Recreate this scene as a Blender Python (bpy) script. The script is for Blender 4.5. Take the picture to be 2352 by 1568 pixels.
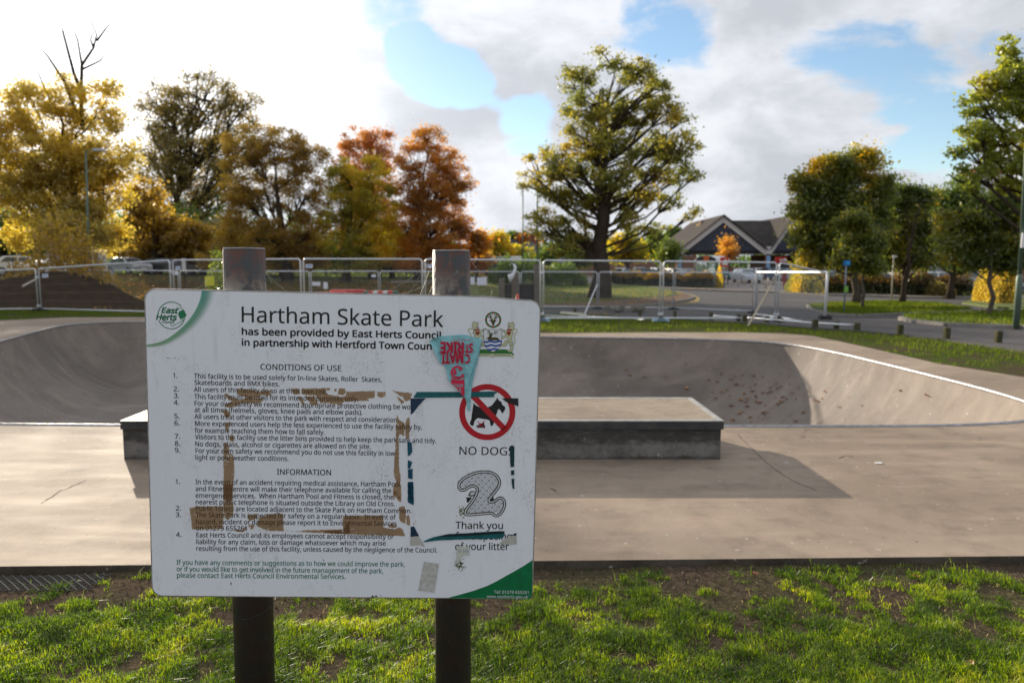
import bpy, math, random, os
import numpy as np
from mathutils import Vector, Matrix
from mathutils.geometry import delaunay_2d_cdt, tessellate_polygon

for o in list(bpy.data.objects):
    bpy.data.objects.remove(o)
scene = bpy.context.scene
COL = scene.collection
R = math.radians
rng = random.Random(7)

# ---------------------------------------------------------------- camera
EYE = 1.65
FPX = 1640.0                    # focal length in pixels of a 2352 px wide picture
PITCH = math.atan((784 - 612) / FPX)
cam_data = bpy.data.cameras.new('camera')
cam = bpy.data.objects.new('camera', cam_data)
COL.objects.link(cam)
cam.location = (0, 0, EYE)
cam.rotation_euler = (R(90) - PITCH, 0, 0)
cam_data.sensor_width = 36.0
cam_data.lens = FPX / 2352 * 36.0
cam_data.clip_start = 0.1
cam_data.clip_end = 5000
cam_data.dof.use_dof = True
cam_data.dof.focus_distance = 2.2
cam_data.dof.aperture_fstop = 3.6
scene.camera = cam

# ---------------------------------------------------------------- sun, sky, exposure
SUNV = Vector((-0.65, 1.01, 0.345)).normalized()          # towards the sun
SUN_EL = math.asin(SUNV.z)
SUN_AZ = math.atan2(SUNV.x, SUNV.y)                        # clockwise from +Y
sd = bpy.data.lights.new('sun', 'SUN')
sd.energy = 5.0
sd.angle = R(0.6)
sd.color = (1.0, 0.87, 0.70)
sun = bpy.data.objects.new('sun', sd)
COL.objects.link(sun)
sun.rotation_euler = (-SUNV).to_track_quat('-Z', 'Y').to_euler()
sun.location = (-20, 30, 30)

scene.view_settings.view_transform = 'Standard'
scene.view_settings.look = 'None'
scene.view_settings.gamma = 1
scene.view_settings.exposure = 0.68
scene.view_settings.use_curve_mapping = False


class NT:
    """small helper for node trees"""
    def __init__(self, tree):
        self.t = tree
        self.n = tree.nodes
        self.l = tree.links
    def new(self, kind, **kw):
        nd = self.n.new(kind)
        for k, v in kw.items():
            if k.startswith('i_'):
                key = k[2:]
                key = int(key) if key.isdigit() else key.replace('_', ' ')
                nd.inputs[key].default_value = v
            else:
                setattr(nd, k, v)
        return nd
    def link(self, a, b):
        self.l.new(a, b)
    def val(self, sock, x):
        if hasattr(x, 'is_output'):
            self.l.new(x, sock)
        else:
            sock.default_value = x
    def math(self, op, a, b=0.0, c=None, clamp=False):
        nd = self.n.new('ShaderNodeMath')
        nd.operation = op
        nd.use_clamp = clamp
        self.val(nd.inputs[0], a)
        self.val(nd.inputs[1], b)
        if c is not None:
            self.val(nd.inputs[2], c)
        return nd.outputs[0]
    def vmath(self, op, a, b=(0, 0, 0)):
        nd = self.n.new('ShaderNodeVectorMath')
        nd.operation = op
        self.val(nd.inputs[0], a)
        self.val(nd.inputs[1], b)
        return nd.outputs['Value'] if op == 'DOT_PRODUCT' else nd.outputs[0]
    def mix(self, f, a, b):
        nd = self.n.new('ShaderNodeMix')
        nd.data_type = 'RGBA'
        self.val(nd.inputs[0], f)
        for s, x in ((nd.inputs[6], a), (nd.inputs[7], b)):
            if hasattr(x, 'is_output'):
                self.l.new(x, s)
            else:
                s.default_value = (*x[:3], 1)
        return nd.outputs[2]
    def noise(self, vec, scale, detail=3, rough=0.55, dist=0.0):
        nd = self.new('ShaderNodeTexNoise', i_Scale=scale, i_Detail=detail, i_Roughness=rough, i_Distortion=dist)
        if vec is not None:
            self.l.new(vec, nd.inputs['Vector'])
        return nd.outputs['Fac']
    def rng(self, x, a, b, c=0.0, d=1.0, smooth=False):
        nd = self.n.new('ShaderNodeMapRange')
        nd.interpolation_type = 'SMOOTHSTEP' if smooth else 'LINEAR'
        for i, v in enumerate((x, a, b, c, d)):
            self.val(nd.inputs[i], v)
        return nd.outputs[0]
    def ramp(self, f, stops):
        nd = self.n.new('ShaderNodeValToRGB')
        els = nd.color_ramp.elements
        while len(els) < len(stops):
            els.new(0.5)
        for e, (p, c) in zip(els, stops):
            e.position = p
            e.color = (*c[:3], 1)
        self.l.new(f, nd.inputs[0])
        return nd.outputs[0]


world = bpy.data.worlds.new('World')
scene.world = world
world.use_nodes = True
w = NT(world.node_tree)
w.n.clear()
gen = w.new('ShaderNodeTexCoord').outputs['Generated']
sky = w.new('ShaderNodeTexSky')
sky.sky_type = 'NISHITA'
sky.sun_disc = False
sky.sun_elevation = SUN_EL
sky.sun_rotation = SUN_AZ
sky.altitude = 50
sky.air_density = 1.0
sky.dust_density = 0.15
sky.ozone_density = 1.6
bg_sky = w.new('ShaderNodeBackground', i_Strength=0.11)
w.link(sky.outputs[0], bg_sky.inputs[0])
sep = w.new('ShaderNodeSeparateXYZ')
w.link(gen, sep.inputs[0])
zc = w.math('MAXIMUM', sep.outputs[2], 0.0)
den = w.math('ADD', zc, 0.13)
comb = w.new('ShaderNodeCombineXYZ')
w.link(w.math('DIVIDE', sep.outputs[0], den), comb.inputs[0])
w.link(w.math('DIVIDE', sep.outputs[1], den), comb.inputs[1])
pl = comb.outputs[0]
n1 = w.noise(w.vmath('ADD', pl, (3.1, 7.7, 0.0)), 1.15, 9, 0.60, 0.35)
n2 = w.noise(w.vmath('ADD', w.vmath('MULTIPLY', gen, (1.0, 1.0, 1.7)), (5.0, 1.0, 2.0)), 6.5, 7, 0.60, 0.3)
n3 = w.noise(w.vmath('MULTIPLY', gen, (1.0, 1.0, 2.2)), 3.2, 6, 0.55, 0.3)
def dirpx(px, py):
    v = Vector(((px - 1176) / FPX, 1, -(py - 784) / FPX))
    return (Matrix.Rotation(-PITCH, 3, 'X') @ v).normalized()
dens = w.math('ADD', w.math('MULTIPLY', n1, 0.60), w.math('MULTIPLY', n2, 0.40))
# gaps of clear sky and thick cloud banks, given as directions
for px, py, rad, amt in ((1950, 180, 6, -.10), (2040, 250, 6, -.10), (2110, 330, 5, -.12), (1860, 100, 5, -.05), (960, 160, 4, -.30), (1060, 200, 4, -.26), (900, 30, 4, -.16), (1200, 300, 4, -.20), (900, 90, 6, .06), (1180, 120, 6, .12), (800, 220, 6, .10), (1000, 330, 7, .08), (1540, 30, 5, -.12), (2120, 60, 10, .10), (1700, 60, 9, .08), (2200, 330, 5, -.04),
                         (760, 120, 7, -.02), (2200, 170, 9, -.05), (2330, 380, 6, -.02), (1540, 40, 9, -.07), (1200, 215, 4, -.05), (1380, 30, 7, .08), (1720, 400, 12, .10), (1500, 350, 12, .06), (1060, 420, 9, .07), (300, 300, 24, .16), (1250, 110, 6, .05)):
    d = dirpx(px, py)
    dot = w.vmath('DOT_PRODUCT', gen, tuple(d))
    c = math.cos(R(rad * 0.9))
    g = w.rng(dot, c, 1.0, 0.0, 1.0, True)
    dens = w.math('ADD', dens, w.math('MULTIPLY', g, amt))
dens = w.math('ADD', dens, w.rng(sep.outputs[2], 0.28, 0.0, 0.0, 0.12))
cover = w.rng(w.math('ADD', dens, w.math('MULTIPLY', w.math('SUBTRACT', w.noise(gen, 14, 6, .62), .5), .16)), 0.38, 0.49, 0.0, 1.0, True)
thick = w.rng(w.math('ADD', w.math('MULTIPLY', n3, 0.6), w.math('MULTIPLY', n2, 0.4)), 0.40, 0.60, 0.0, 1.0, True)
sdot = w.vmath('DOT_PRODUCT', gen, tuple(SUNV))
near = w.math('POWER', w.math('MAXIMUM', sdot, 0.0), 11.0)
aur = w.math('POWER', w.math('MAXIMUM', sdot, 0.0), 30.0)
lum = w.math('ADD', 0.58, w.math('MULTIPLY', near, 0.30))
cl_b = w.mix(1.0, (0, 0, 0), (0.97, 0.99, 1.04))
cl_d = w.mix(1.0, (0, 0, 0), (0.64, 0.67, 0.73))
ccol = w.mix(thick, cl_b, cl_d)
bg_cl = w.new('ShaderNodeBackground')
w.link(ccol, bg_cl.inputs[0])
w.link(lum, bg_cl.inputs[1])
mixs = w.new('ShaderNodeMixShader')
w.link(cover, mixs.inputs[0])
w.link(bg_sky.outputs[0], mixs.inputs[1])
w.link(bg_cl.outputs[0], mixs.inputs[2])
bg_au = w.new('ShaderNodeBackground')
bg_au.inputs[0].default_value = (1.0, 0.97, 0.92, 1)
w.link(w.math('MULTIPLY', aur, 0.6), bg_au.inputs[1])
adds = w.new('ShaderNodeAddShader')
w.link(mixs.outputs[0], adds.inputs[0])
w.link(bg_au.outputs[0], adds.inputs[1])
wo = w.new('ShaderNodeOutputWorld')
w.link(adds.outputs[0], wo.inputs[0])

cy = scene.cycles
cy.use_denoising = True
cy.max_bounces = 8
cy.transparent_max_bounces = 12
cy.caustics_reflective = False
cy.caustics_refractive = False

# ---------------------------------------------------------------- places
def smooth(a, b, x):
    t = min(1.0, max(0.0, (x - a) / (b - a)))
    return t * t * (3 - 2 * t)

def H(x, y):
    """height of the terrain"""
    s = smooth(-4, -9, x)
    y0 = 22.4 + 3.9 * s
    z = -0.35 * smooth(y0, y0 + 3.6, y)
    if x > -10:
        z += 0.35 * smooth(52, 85, y) * smooth(-10, 4, x)
    l = smooth(4, -8, x)
    if l > 0:
        t = 0.43 + 0.5 * smooth(-20, -33, x)
        z += l * (t + 0.35) * min(1.0, max(0.0, (y - 31) / (61 - 31 - 8 * smooth(-20, -33, x))))
    return z

def ray(px, py):
    v = Vector(((px - 1176) / FPX, 1, -(py - 784) / FPX))
    return (Matrix.Rotation(-PITCH, 3, 'X') @ v)

def at(px, py, y):
    d = ray(px, py)
    return Vector((0, 0, EYE)) + d * (y / d.y)

def G(px, py, z=None):
    d = ray(px, py)
    o = Vector((0, 0, EYE))
    if z is not None:
        return o + d * ((z - EYE) / d.z)
    t = 2.0
    while t < 400:
        p = o + d * t
        if p.z < H(p.x, p.y):
            break
        t *= 1.01
    lo, hi = t / 1.01, t
    for _ in range(20):
        m = (lo + hi) / 2
        p = o + d * m
        if p.z < H(p.x, p.y):
            hi = m
        else:
            lo = m
    return o + d * hi

# ---------------------------------------------------------------- object helpers
ORG = {}

def props(o, label=None, cat=None, group=None, kind=None):
    if label: o['label'] = label
    if cat: o['category'] = cat
    if group: o['group'] = group
    if kind: o['kind'] = kind
    return o

def thing(name, label, cat, loc, group=None):
    o = bpy.data.objects.new(name, None)
    o.empty_display_size = 0.2
    COL.objects.link(o)
    o.location = loc
    ORG[o] = Vector(loc)
    return props(o, label, cat, group)

class M:
    def __init__(self):
        self.v = []
        self.f = []
    def add(self, vs, fs):
        b = len(self.v)
        self.v += [tuple(p) for p in vs]
        self.f += [tuple(i + b for i in f) for f in fs]
        return self
    def box(self, c, s, rz=0.0, taper=1.0):
        cs, sn = math.cos(rz), math.sin(rz)
        vs = []
        for dz in (-.5, .5):
            k = 1.0 if dz < 0 else taper
            for dx, dy in ((-.5, -.5), (.5, -.5), (.5, .5), (-.5, .5)):
                x, y = dx * s[0] * k, dy * s[1] * k
                vs.append((c[0] + x * cs - y * sn, c[1] + x * sn + y * cs, c[2] + dz * s[2]))
        return self.add(vs, [(3, 2, 1, 0), (4, 5, 6, 7), (0, 1, 5, 4), (1, 2, 6, 5), (2, 3, 7, 6), (3, 0, 4, 7)])
    def tube(self, pts, r, n=6, caps=True, closed=False):
        pts = [Vector(p) for p in pts]
        m = len(pts)
        rs = r if isinstance(r, (list, tuple)) else [r] * m
        vs = []
        up = None
        for i, p in enumerate(pts):
            if closed:
                t = pts[(i + 1) % m] - pts[i - 1]
            else:
                t = pts[min(i + 1, m - 1)] - pts[max(i - 1, 0)]
            if t.length < 1e-9:
                t = Vector((0, 0, 1))
            t.normalize()
            if up is None:
                up = Vector((0, 0, 1)) if abs(t.z) < 0.9 else Vector((1, 0, 0))
            a = t.cross(up)
            if a.length < 1e-4:
                a = t.cross(Vector((0.3, 1, 0.2)))
            a.normalize()
            b = a.cross(t)
            up = b
            for k in range(n):
                an = 2 * math.pi * k / n
                vs.append(p + (a * math.cos(an) + b * math.sin(an)) * rs[i])
        fs = []
        for i in range(m if closed else m - 1):
            j = (i + 1) % m
            for k in range(n):
                k2 = (k + 1) % n
                fs.append((i * n + k, i * n + k2, j * n + k2, j * n + k))
        if caps and not closed:
            fs.append(tuple(range(n))[::-1])
            fs.append(tuple(range((m - 1) * n, m * n)))
        return self.add(vs, [f[::-1] for f in fs])
    def poly(self, pts):
        return self.add(pts, [tuple(range(len(pts)))])
    def prism(self, pts, off):
        """closed outline extruded by a vector"""
        n = len(pts)
        off = Vector(off)
        vs = [Vector(p) for p in pts] + [Vector(p) + off for p in pts]
        fs = [tuple(range(n))[::-1], tuple(range(n, 2 * n))]
        for i in range(n):
            j = (i + 1) % n
            fs.append((i, j, j + n, i + n))
        return self.add(vs, fs)

def build(name, m, mat, parent=None, sm=False, bevel=0, loc=None):
    me = bpy.data.meshes.new(name)
    if parent is not None:
        og = ORG[parent]
    elif loc is not None:
        og = Vector(loc)
    else:
        og = Vector((0, 0, 0))
    if isinstance(m, M):
        me.from_pydata([(a - og.x, b - og.y, c - og.z) for a, b, c in m.v], [], m.f)
    else:
        me = m
    if mat:
        me.materials.append(mat)
    if sm:
        me.shade_smooth() if hasattr(me, 'shade_smooth') else me.polygons.foreach_set('use_smooth', [True] * len(me.polygons))
    o = bpy.data.objects.new(name, me)
    COL.objects.link(o)
    if parent is not None:
        o.parent = parent
    else:
        o.location = og
    ORG[o] = og
    if bevel:
        b = o.modifiers.new('bevel', 'BEVEL')
        b.width = bevel
        b.segments = 2
        b.limit_method = 'ANGLE'
    return o

def copy_tree(o, parent=None, name=None):
    c = o.copy()
    COL.objects.link(c)
    if parent is not None:
        c.parent = parent
    for ch in [x for x in CH.get(o, ())]:
        copy_tree(ch, c)
    return c
CH = {}
def index_children(o):
    CH[o] = [c for c in bpy.data.objects if c.parent == o]
    for c in CH[o]:
        index_children(c)

def np_mesh(name, verts, nper, mat, parent=None, loc=(0, 0, 0)):
    """verts: array (n*k,3), faces of k consecutive vertices"""
    n = len(verts) // nper
    me = bpy.data.meshes.new(name)
    me.vertices.add(n * nper)
    og = ORG[parent] if parent is not None else Vector(loc)
    me.vertices.foreach_set('co', (verts - np.array(og)).astype(np.float32).ravel())
    me.loops.add(n * nper)
    me.loops.foreach_set('vertex_index', np.arange(n * nper, dtype=np.int32))
    me.polygons.add(n)
    me.polygons.foreach_set('loop_start', np.arange(0, n * nper, nper, dtype=np.int32))
    me.update(calc_edges=True)
    me.materials.append(mat)
    o = bpy.data.objects.new(name, me)
    COL.objects.link(o)
    if parent is not None:
        o.parent = parent
    else:
        o.location = og
    ORG[o] = og
    return o

# ---------------------------------------------------------------- materials
MATS = {}
def mat(name, col=(.5, .5, .5), rough=0.6, metal=0.0, spec=0.5, var=0.0, scale=4.0, bump=0.0, bscale=60.0, alpha=1.0, objcol=False, col2=None, detail=4, trans=0.0):
    if name in MATS:
        return MATS[name]
    m = bpy.data.materials.new(name)
    m.use_nodes = True
    t = NT(m.node_tree)
    b = t.n['Principled BSDF']
    b.inputs['Base Color'].default_value = (*col, 1)
    b.inputs['Roughness'].default_value = rough
    b.inputs['Metallic'].default_value = metal
    b.inputs['Specular IOR Level'].default_value = spec if rough < .78 else .03
    if alpha < 1:
        b.inputs['Alpha'].default_value = alpha
    if trans:
        b.inputs['Transmission Weight'].default_value = trans
    pos = t.new('ShaderNodeNewGeometry').outputs['Position']
    base = None
    if objcol:
        base = t.new('ShaderNodeObjectInfo').outputs['Color']
        t.link(base, b.inputs['Base Color'])
    if var or col2:
        n = t.noise(pos, scale, detail, 0.6)
        if col2:
            c = t.mix(t.rng(n, .35, .65), col, col2)
        else:
            src = base if base is not None else col
            nd = t.new('ShaderNodeHueSaturation')
            t.link(t.rng(n, .25, .75, 1 - var, 1 + var), nd.inputs['Value'])
            if base is not None:
                t.link(base, nd.inputs['Color'])
            else:
                nd.inputs['Color'].default_value = (*col, 1)
            c = nd.outputs[0]
        t.link(c, b.inputs['Base Color'])
    if bump:
        bp = t.new('ShaderNodeBump', i_Strength=bump, i_Distance=0.01)
        t.link(t.noise(pos, bscale, 4, 0.6), bp.inputs['Height'])
        t.link(bp.outputs[0], b.inputs['Normal'])
    MATS[name] = m
    return m

def concrete(name, c1, c2, rough=(.35, .6), stain=(.14, .11, .09), bump=.25, sc=1.0, cracks=True, spec=.12):
    m = bpy.data.materials.new(name)
    m.use_nodes = True
    t = NT(m.node_tree)
    b = t.n['Principled BSDF']
    b.inputs['Specular IOR Level'].default_value = spec
    pos = t.new('ShaderNodeNewGeometry').outputs['Position']
    big = t.noise(pos, .45 * sc, 5, .6, .4)
    mid = t.noise(pos, 3.5 * sc, 6, .65)
    st = t.noise(t.vmath('MULTIPLY', pos, (.5, 2.6, 1)), 1.2 * sc, 6, .62, .3)
    fine = t.noise(pos, 90, 3, .6)
    grit = t.noise(pos, 420, 2, .6)
    c = t.mix(t.rng(big, .38, .62), c1, c2)
    c = t.mix(t.rng(mid, .48, .72, 0, .5), c, stain)
    c = t.mix(t.rng(st, .5, .70, 0, .6), c, (c1[0] * 1.25, c1[1] * 1.22, c1[2] * 1.18))
    c = t.mix(t.rng(fine, .55, .75, 0, .35), c, stain)
    c = t.mix(t.rng(grit, .62, .8, 0, .5), c, (.07, .06, .05))
    spk = t.noise(pos, 17, 2, .5)
    c = t.mix(t.rng(spk, .70, .73, 0, .6), c, (.5, .46, .42))
    c = t.mix(t.rng(spk, .27, .24, 0, .5), c, (.08, .065, .05))
    if cracks:
        sc1 = t.noise(t.vmath('MULTIPLY', pos, (.7, 14, 1)), 2.2, 3, .5, .15)
        sc2 = t.noise(t.vmath('MULTIPLY', pos, (11, 1.1, 1)), 2.0, 3, .5, .2)
        c = t.mix(t.math('MULTIPLY', t.rng(sc1, .70, .74, 0, .35), t.rng(mid, .4, .6)), c, (.42, .36, .30))
        c = t.mix(t.math('MULTIPLY', t.rng(sc2, .70, .74, 0, .30), t.rng(mid, .6, .4)), c, (.10, .08, .065))
        vo = t.new('ShaderNodeTexVoronoi', feature='DISTANCE_TO_EDGE', i_Scale=.33)
        wob = t.new('ShaderNodeTexNoise', i_Scale=1.7, i_Detail=6)
        t.link(pos, wob.inputs['Vector'])
        t.link(t.vmath('ADD', pos, t.vmath('MULTIPLY', wob.outputs['Color'], (.9, .9, 0))), vo.inputs['Vector'])
        cr = t.math('MULTIPLY', t.rng(vo.outputs['Distance'], .0016, .0004), t.rng(big, .5, .56))
        c = t.mix(t.math('MULTIPLY', cr, .55), c, (.06, .05, .04))
    t.link(c, b.inputs['Base Color'])
    t.link(t.rng(t.math('ADD', t.math('MULTIPLY', big, .5), t.math('MULTIPLY', st, .5)), .35, .65, rough[1], rough[0]), b.inputs['Roughness'])
    bp = t.new('ShaderNodeBump', i_Strength=bump, i_Distance=.004)
    t.link(t.math('ADD', fine, t.math('MULTIPLY', grit, .8)), bp.inputs['Height'])
    bp2 = t.new('ShaderNodeBump', i_Strength=bump, i_Distance=.02)
    t.link(mid, bp2.inputs['Height'])
    t.link(bp2.outputs[0], bp.inputs['Normal'])
    t.link(bp.outputs[0], b.inputs['Normal'])
    MATS[name] = m
    return m

def leafmat(name, stops, scale=.5, trans=.5, fine=9.0, spec=True):
    m = bpy.data.materials.new(name)
    m.use_nodes = True
    t = NT(m.node_tree)
    t.n.remove(t.n['Principled BSDF'])
    pos = t.new('ShaderNodeNewGeometry').outputs['Position']
    n = t.math('ADD', t.math('MULTIPLY', t.noise(pos, scale, 3, .6), .62), t.math('MULTIPLY', t.noise(pos, fine, 2, .5), .38))
    c = t.ramp(t.rng(n, .28, .72), stops)
    d = t.new('ShaderNodeBsdfDiffuse')
    tr = t.new('ShaderNodeBsdfTranslucent')
    t.link(c, d.inputs[0])
    hs = t.new('ShaderNodeHueSaturation', i_Saturation=1.1, i_Value=1.9)
    t.link(c, hs.inputs['Color'])
    t.link(hs.outputs[0], tr.inputs[0])
    mx = t.new('ShaderNodeMixShader', i_0=trans)
    t.link(d.outputs[0], mx.inputs[1])
    t.link(tr.outputs[0], mx.inputs[2])
    out = mx.outputs[0]
    if spec:
        gl = t.new('ShaderNodeBsdfGlossy', i_Roughness=.38)
        gl.inputs[0].default_value = (.9, .9, .9, 1)
        m2 = t.new('ShaderNodeMixShader', i_0=.05)
        t.link(out, m2.inputs[1])
        t.link(gl.outputs[0], m2.inputs[2])
        out = m2.outputs[0]
    t.link(out, t.n['Material Output'].inputs[0])
    MATS[name] = m
    return m

def ground_mat():
    m = bpy.data.materials.new('ground')
    m.use_nodes = True
    t = NT(m.node_tree)
    b = t.n['Principled BSDF']
    pos = t.new('ShaderNodeNewGeometry').outputs['Position']
    sp = t.new('ShaderNodeSeparateXYZ')
    t.link(pos, sp.inputs[0])
    n = t.noise(pos, 1.6, 5, .65)
    f = t.noise(pos, 40, 4, .65)
    soil = t.mix(t.rng(f, .35, .7), (.06, .043, .031), (.125, .092, .066))
    soil = t.mix(t.rng(t.noise(pos, 5, 4, .6), .4, .7, 0, .5), soil, (.05, .04, .03))
    grass = t.mix(t.rng(f, .3, .7), (.035, .062, .012), (.085, .12, .022))
    g = t.rng(n, .42, .58)
    far = t.rng(sp.outputs[1], 5.5, 20, 0, .30)
    near = t.rng(sp.outputs[1], 3.1, 4.0, .15, -.45)
    g2 = t.math('ADD', g, far, clamp=True)
    g2 = t.math('MULTIPLY', g2, t.rng(sp.outputs[1], 3.0, 3.9, 1, .2) if False else 1.0)
    c = t.mix(t.math('MULTIPLY', g2, t.rng(sp.outputs[1], 4.5, 9.0, .30, .85)), soil, grass)
    # leaf litter on the bank under the trees
    lit = t.mix(t.rng(f, .4, .65), (.05, .035, .018), (.13, .075, .025))
    bank = t.math('MULTIPLY', t.rng(sp.outputs[1], 31, 33), t.rng(sp.outputs[1], 62, 55))
    bank = t.math('MULTIPLY', bank, t.rng(sp.outputs[0], 3, -5))
    bank = t.math('MULTIPLY', bank, t.rng(t.noise(pos, .35, 5, .65), .36, .5))
    c = t.mix(t.math('MULTIPLY', bank, .8), c, lit)
    t.link(c, b.inputs['Base Color'])
    b.inputs['Roughness'].default_value = .8
    b.inputs['Specular IOR Level'].default_value = 0.0
    bp = t.new('ShaderNodeBump', i_Strength=.7, i_Distance=.02)
    t.link(t.math('ADD', f, t.noise(pos, 9, 4, .6)), bp.inputs['Height'])
    t.link(bp.outputs[0], b.inputs['Normal'])
    return m
MG = ground_mat()
M_SLAB = concrete('slab_concrete', (.335, .268, .207), (.235, .185, .14), (.68, .84), stain=(.12, .096, .076))
M_BOWL = concrete('bowl_concrete', (.25, .215, .185), (.165, .144, .125), (.6, .8), sc=.8)
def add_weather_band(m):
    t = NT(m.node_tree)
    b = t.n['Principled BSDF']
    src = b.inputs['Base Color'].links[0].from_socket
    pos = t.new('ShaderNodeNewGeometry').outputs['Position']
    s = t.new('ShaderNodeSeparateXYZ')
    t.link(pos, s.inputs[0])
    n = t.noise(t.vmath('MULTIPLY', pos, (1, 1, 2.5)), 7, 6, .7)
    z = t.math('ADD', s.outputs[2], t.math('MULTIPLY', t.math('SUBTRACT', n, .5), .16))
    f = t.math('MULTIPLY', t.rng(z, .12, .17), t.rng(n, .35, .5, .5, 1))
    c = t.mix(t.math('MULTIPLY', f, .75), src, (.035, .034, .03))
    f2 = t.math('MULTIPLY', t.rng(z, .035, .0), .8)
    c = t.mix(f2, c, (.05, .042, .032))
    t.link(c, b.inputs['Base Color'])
M_BLOCK = concrete('block_concrete', (.21, .20, .19), (.13, .124, .117), (.6, .8), stain=(.035, .035, .03), bump=.8, sc=5, cracks=False)
add_weather_band(M_BLOCK)
M_ASPH = concrete('asphalt', (.10, .095, .095), (.08, .076, .077), (.65, .8), stain=(.05, .048, .048), bump=.3, sc=.5, cracks=False)
M_PAVE = concrete('paving', (.23, .20, .185), (.19, .17, .155), (.5, .75), stain=(.12, .1, .09), sc=.6, cracks=False)
M_KERB = mat('kerb_stone', (.26, .24, .22), .8, var=.3, scale=3)
M_STEEL = mat('galvanised_steel', (.66, .69, .73), .42, .45, var=.15, scale=20)
M_COPE = mat('coping_steel', (.34, .34, .35), .45, .7, var=.35, scale=14)
M_BARK = mat('bark', (.06, .046, .034), .9, var=.4, scale=6, bump=.8, bscale=18)
M_BARK2 = mat('grey_bark', (.10, .085, .07), .9, var=.4, scale=6, bump=.8, bscale=18)
M_BLACK = mat('black_plastic', (.02, .02, .022), .5)
M_WHITEP = mat('white_paint', (.78, .78, .76), .5, var=.08)

# ================================================================ SETTING
def inside(p, poly):
    x, y = p[0], p[1]
    c = False
    n = len(poly)
    for i in range(n):
        x1, y1 = poly[i][:2]
        x2, y2 = poly[i - 1][:2]
        if (y1 > y) != (y2 > y) and x < (x2 - x1) * (y - y1) / (y2 - y1) + x1:
            c = not c
    return c

def chaikin(p, k=2, closed=True):
    p = [Vector(q) for q in p]
    for _ in range(k):
        q = []
        n = len(p)
        for i in range(n if closed else n - 1):
            a, b = p[i], p[(i + 1) % n]
            q += [a * .75 + b * .25, a * .25 + b * .75]
        if not closed:
            q = [p[0]] + q + [p[-1]]
        p = q
    return p

# slab outline (seen from above) and the bowl's rim
e0, e1 = G(0, 1300, 0), G(2352, 1276, 0)
sl = (e1.y - e0.y) / (e1.x - e0.x)
def near_edge(x):
    return e0.y + sl * (x - e0.x)
DECK = [(-17.5, near_edge(-17.5)), (9.2, near_edge(9.2)), (8.9, 7.5), (8.1, 9.6)]
DECK += [tuple(G(px, py, 0))[:2] for px, py in ((2352, 866), (2151, 834), (2073, 816), (1949, 788), (1866, 771), (1790, 765), (1700, 763), (1500, 763), (1245, 765))]
DECK += [(-3.5, 19.6), (-9.0, 23.0)]
DECK += [tuple(G(px, py, 0))[:2] for px, py in ((334, 728), (150, 729), (0, 736))]
DECK += [(-17.8, 19.5)]
RIMC = [(-5.2, 7.33), (-2, 7.30), (3.2, 7.27), (5.0, 7.32), (6.0, 7.75), (6.42, 8.8), (6.38, 11.5), (6.25, 14.2), (5.75, 15.6), (4.4, 16.3), (2.6, 16.55), (.6, 16.8), (-4, 18.4), (-8.4, 20.4),
        (-11.2, 21.7), (-12.9, 20.9), (-12.2, 18.2), (-11.2, 15.4), (-10.4, 12), (-9.4, 9.2), (-7.9, 7.6)]
RIM = [Vector((p.x, p.y, 0)) for p in chaikin([(x, y, 0) for x, y in RIMC], 3)]

# terrain: one sheet out to the horizon
xs = sorted(set([round(-6 + .3 * i, 3) for i in range(50)] + [round(-40 + 1.0 * i, 3) for i in range(34)] + [round(9 + 1.0 * i, 3) for i in range(45)]
            + [-1500, -900, -500, -300, -200, -150, -120, -100, -80, -70, -60, -55, -50, -45] + [57, 62, 70, 80, 100, 140, 200, 300, 500, 900, 1500]))
ys = sorted(set([-600, -200, -60, -20, -8, -3, 0, 1, 1.6] + [round(2 + .2 * i, 3) for i in range(16)] + [round(5.2 + .5 * i, 3) for i in range(30)] + [round(20.5 + .5 * i, 3) for i in range(30)]
            + [round(36 + 1.5 * i, 3) for i in range(36)] + [95, 105, 120, 140, 170, 220, 300, 450, 700, 1100, 1800]))
def TZ(x, y):
    z = H(x, y)
    if y < 5.5:
        z -= .042
        z += .012 * math.sin(3.1 * x + 1) * math.sin(4.3 * y + x)
    elif y < 24:
        z -= .03
    return z
m = M()
nx = len(xs)
m.v = [(x, y, TZ(x, y)) for y in ys for x in xs]
dk = [Vector((a, b, 0)) for a, b in DECK]
ctr = Vector((-4, 12, 0))
ins = [inside((x, y), [(c.x + (ctr.x - c.x) * .025, c.y + (ctr.y - c.y) * .025) for c in dk]) for y in ys for x in xs]
for j in range(len(ys) - 1):
    for i in range(nx - 1):
        q = (j * nx + i, j * nx + i + 1, (j + 1) * nx + i + 1, (j + 1) * nx + i)
        if not all(ins[k] for k in q):
            m.f.append(q)
props(build('ground', m, MG, sm=True), kind='structure')

# slab: top sheet with the hole of the bowl, and its edge
def skirt(m, loop, z0, z1):
    n = len(loop)
    for i in range(n):
        a, b = loop[i], loop[(i + 1) % n]
        m.add([(a[0], a[1], z1), (b[0], b[1], z1), (b[0], b[1], z0), (a[0], a[1], z0)], [(0, 1, 2, 3)])
m = M()
hole = [p.copy() for p in RIM][::-1]
allp = dk + hole
tris = tessellate_polygon([dk, hole])
m.v = [tuple(p) for p in allp]
for t3 in tris:
    a, b, c = [allp[i] for i in t3]
    m.f.append(tuple(t3) if (b - a).cross(c - a).z > 0 else tuple(t3)[::-1])
slab = props(build('concrete_slab', m, M_SLAB), kind='structure')
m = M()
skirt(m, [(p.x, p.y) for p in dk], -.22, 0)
build('slab_edge', m, concrete('shaded_dirty_slab_edge', (.12, .10, .08), (.06, .05, .04), (.8, .9), stain=(.025, .022, .018), bump=.8, sc=4, cracks=False), slab)  # dirty concrete, colour darkened further to paint in the shadow gap under the slab

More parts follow.
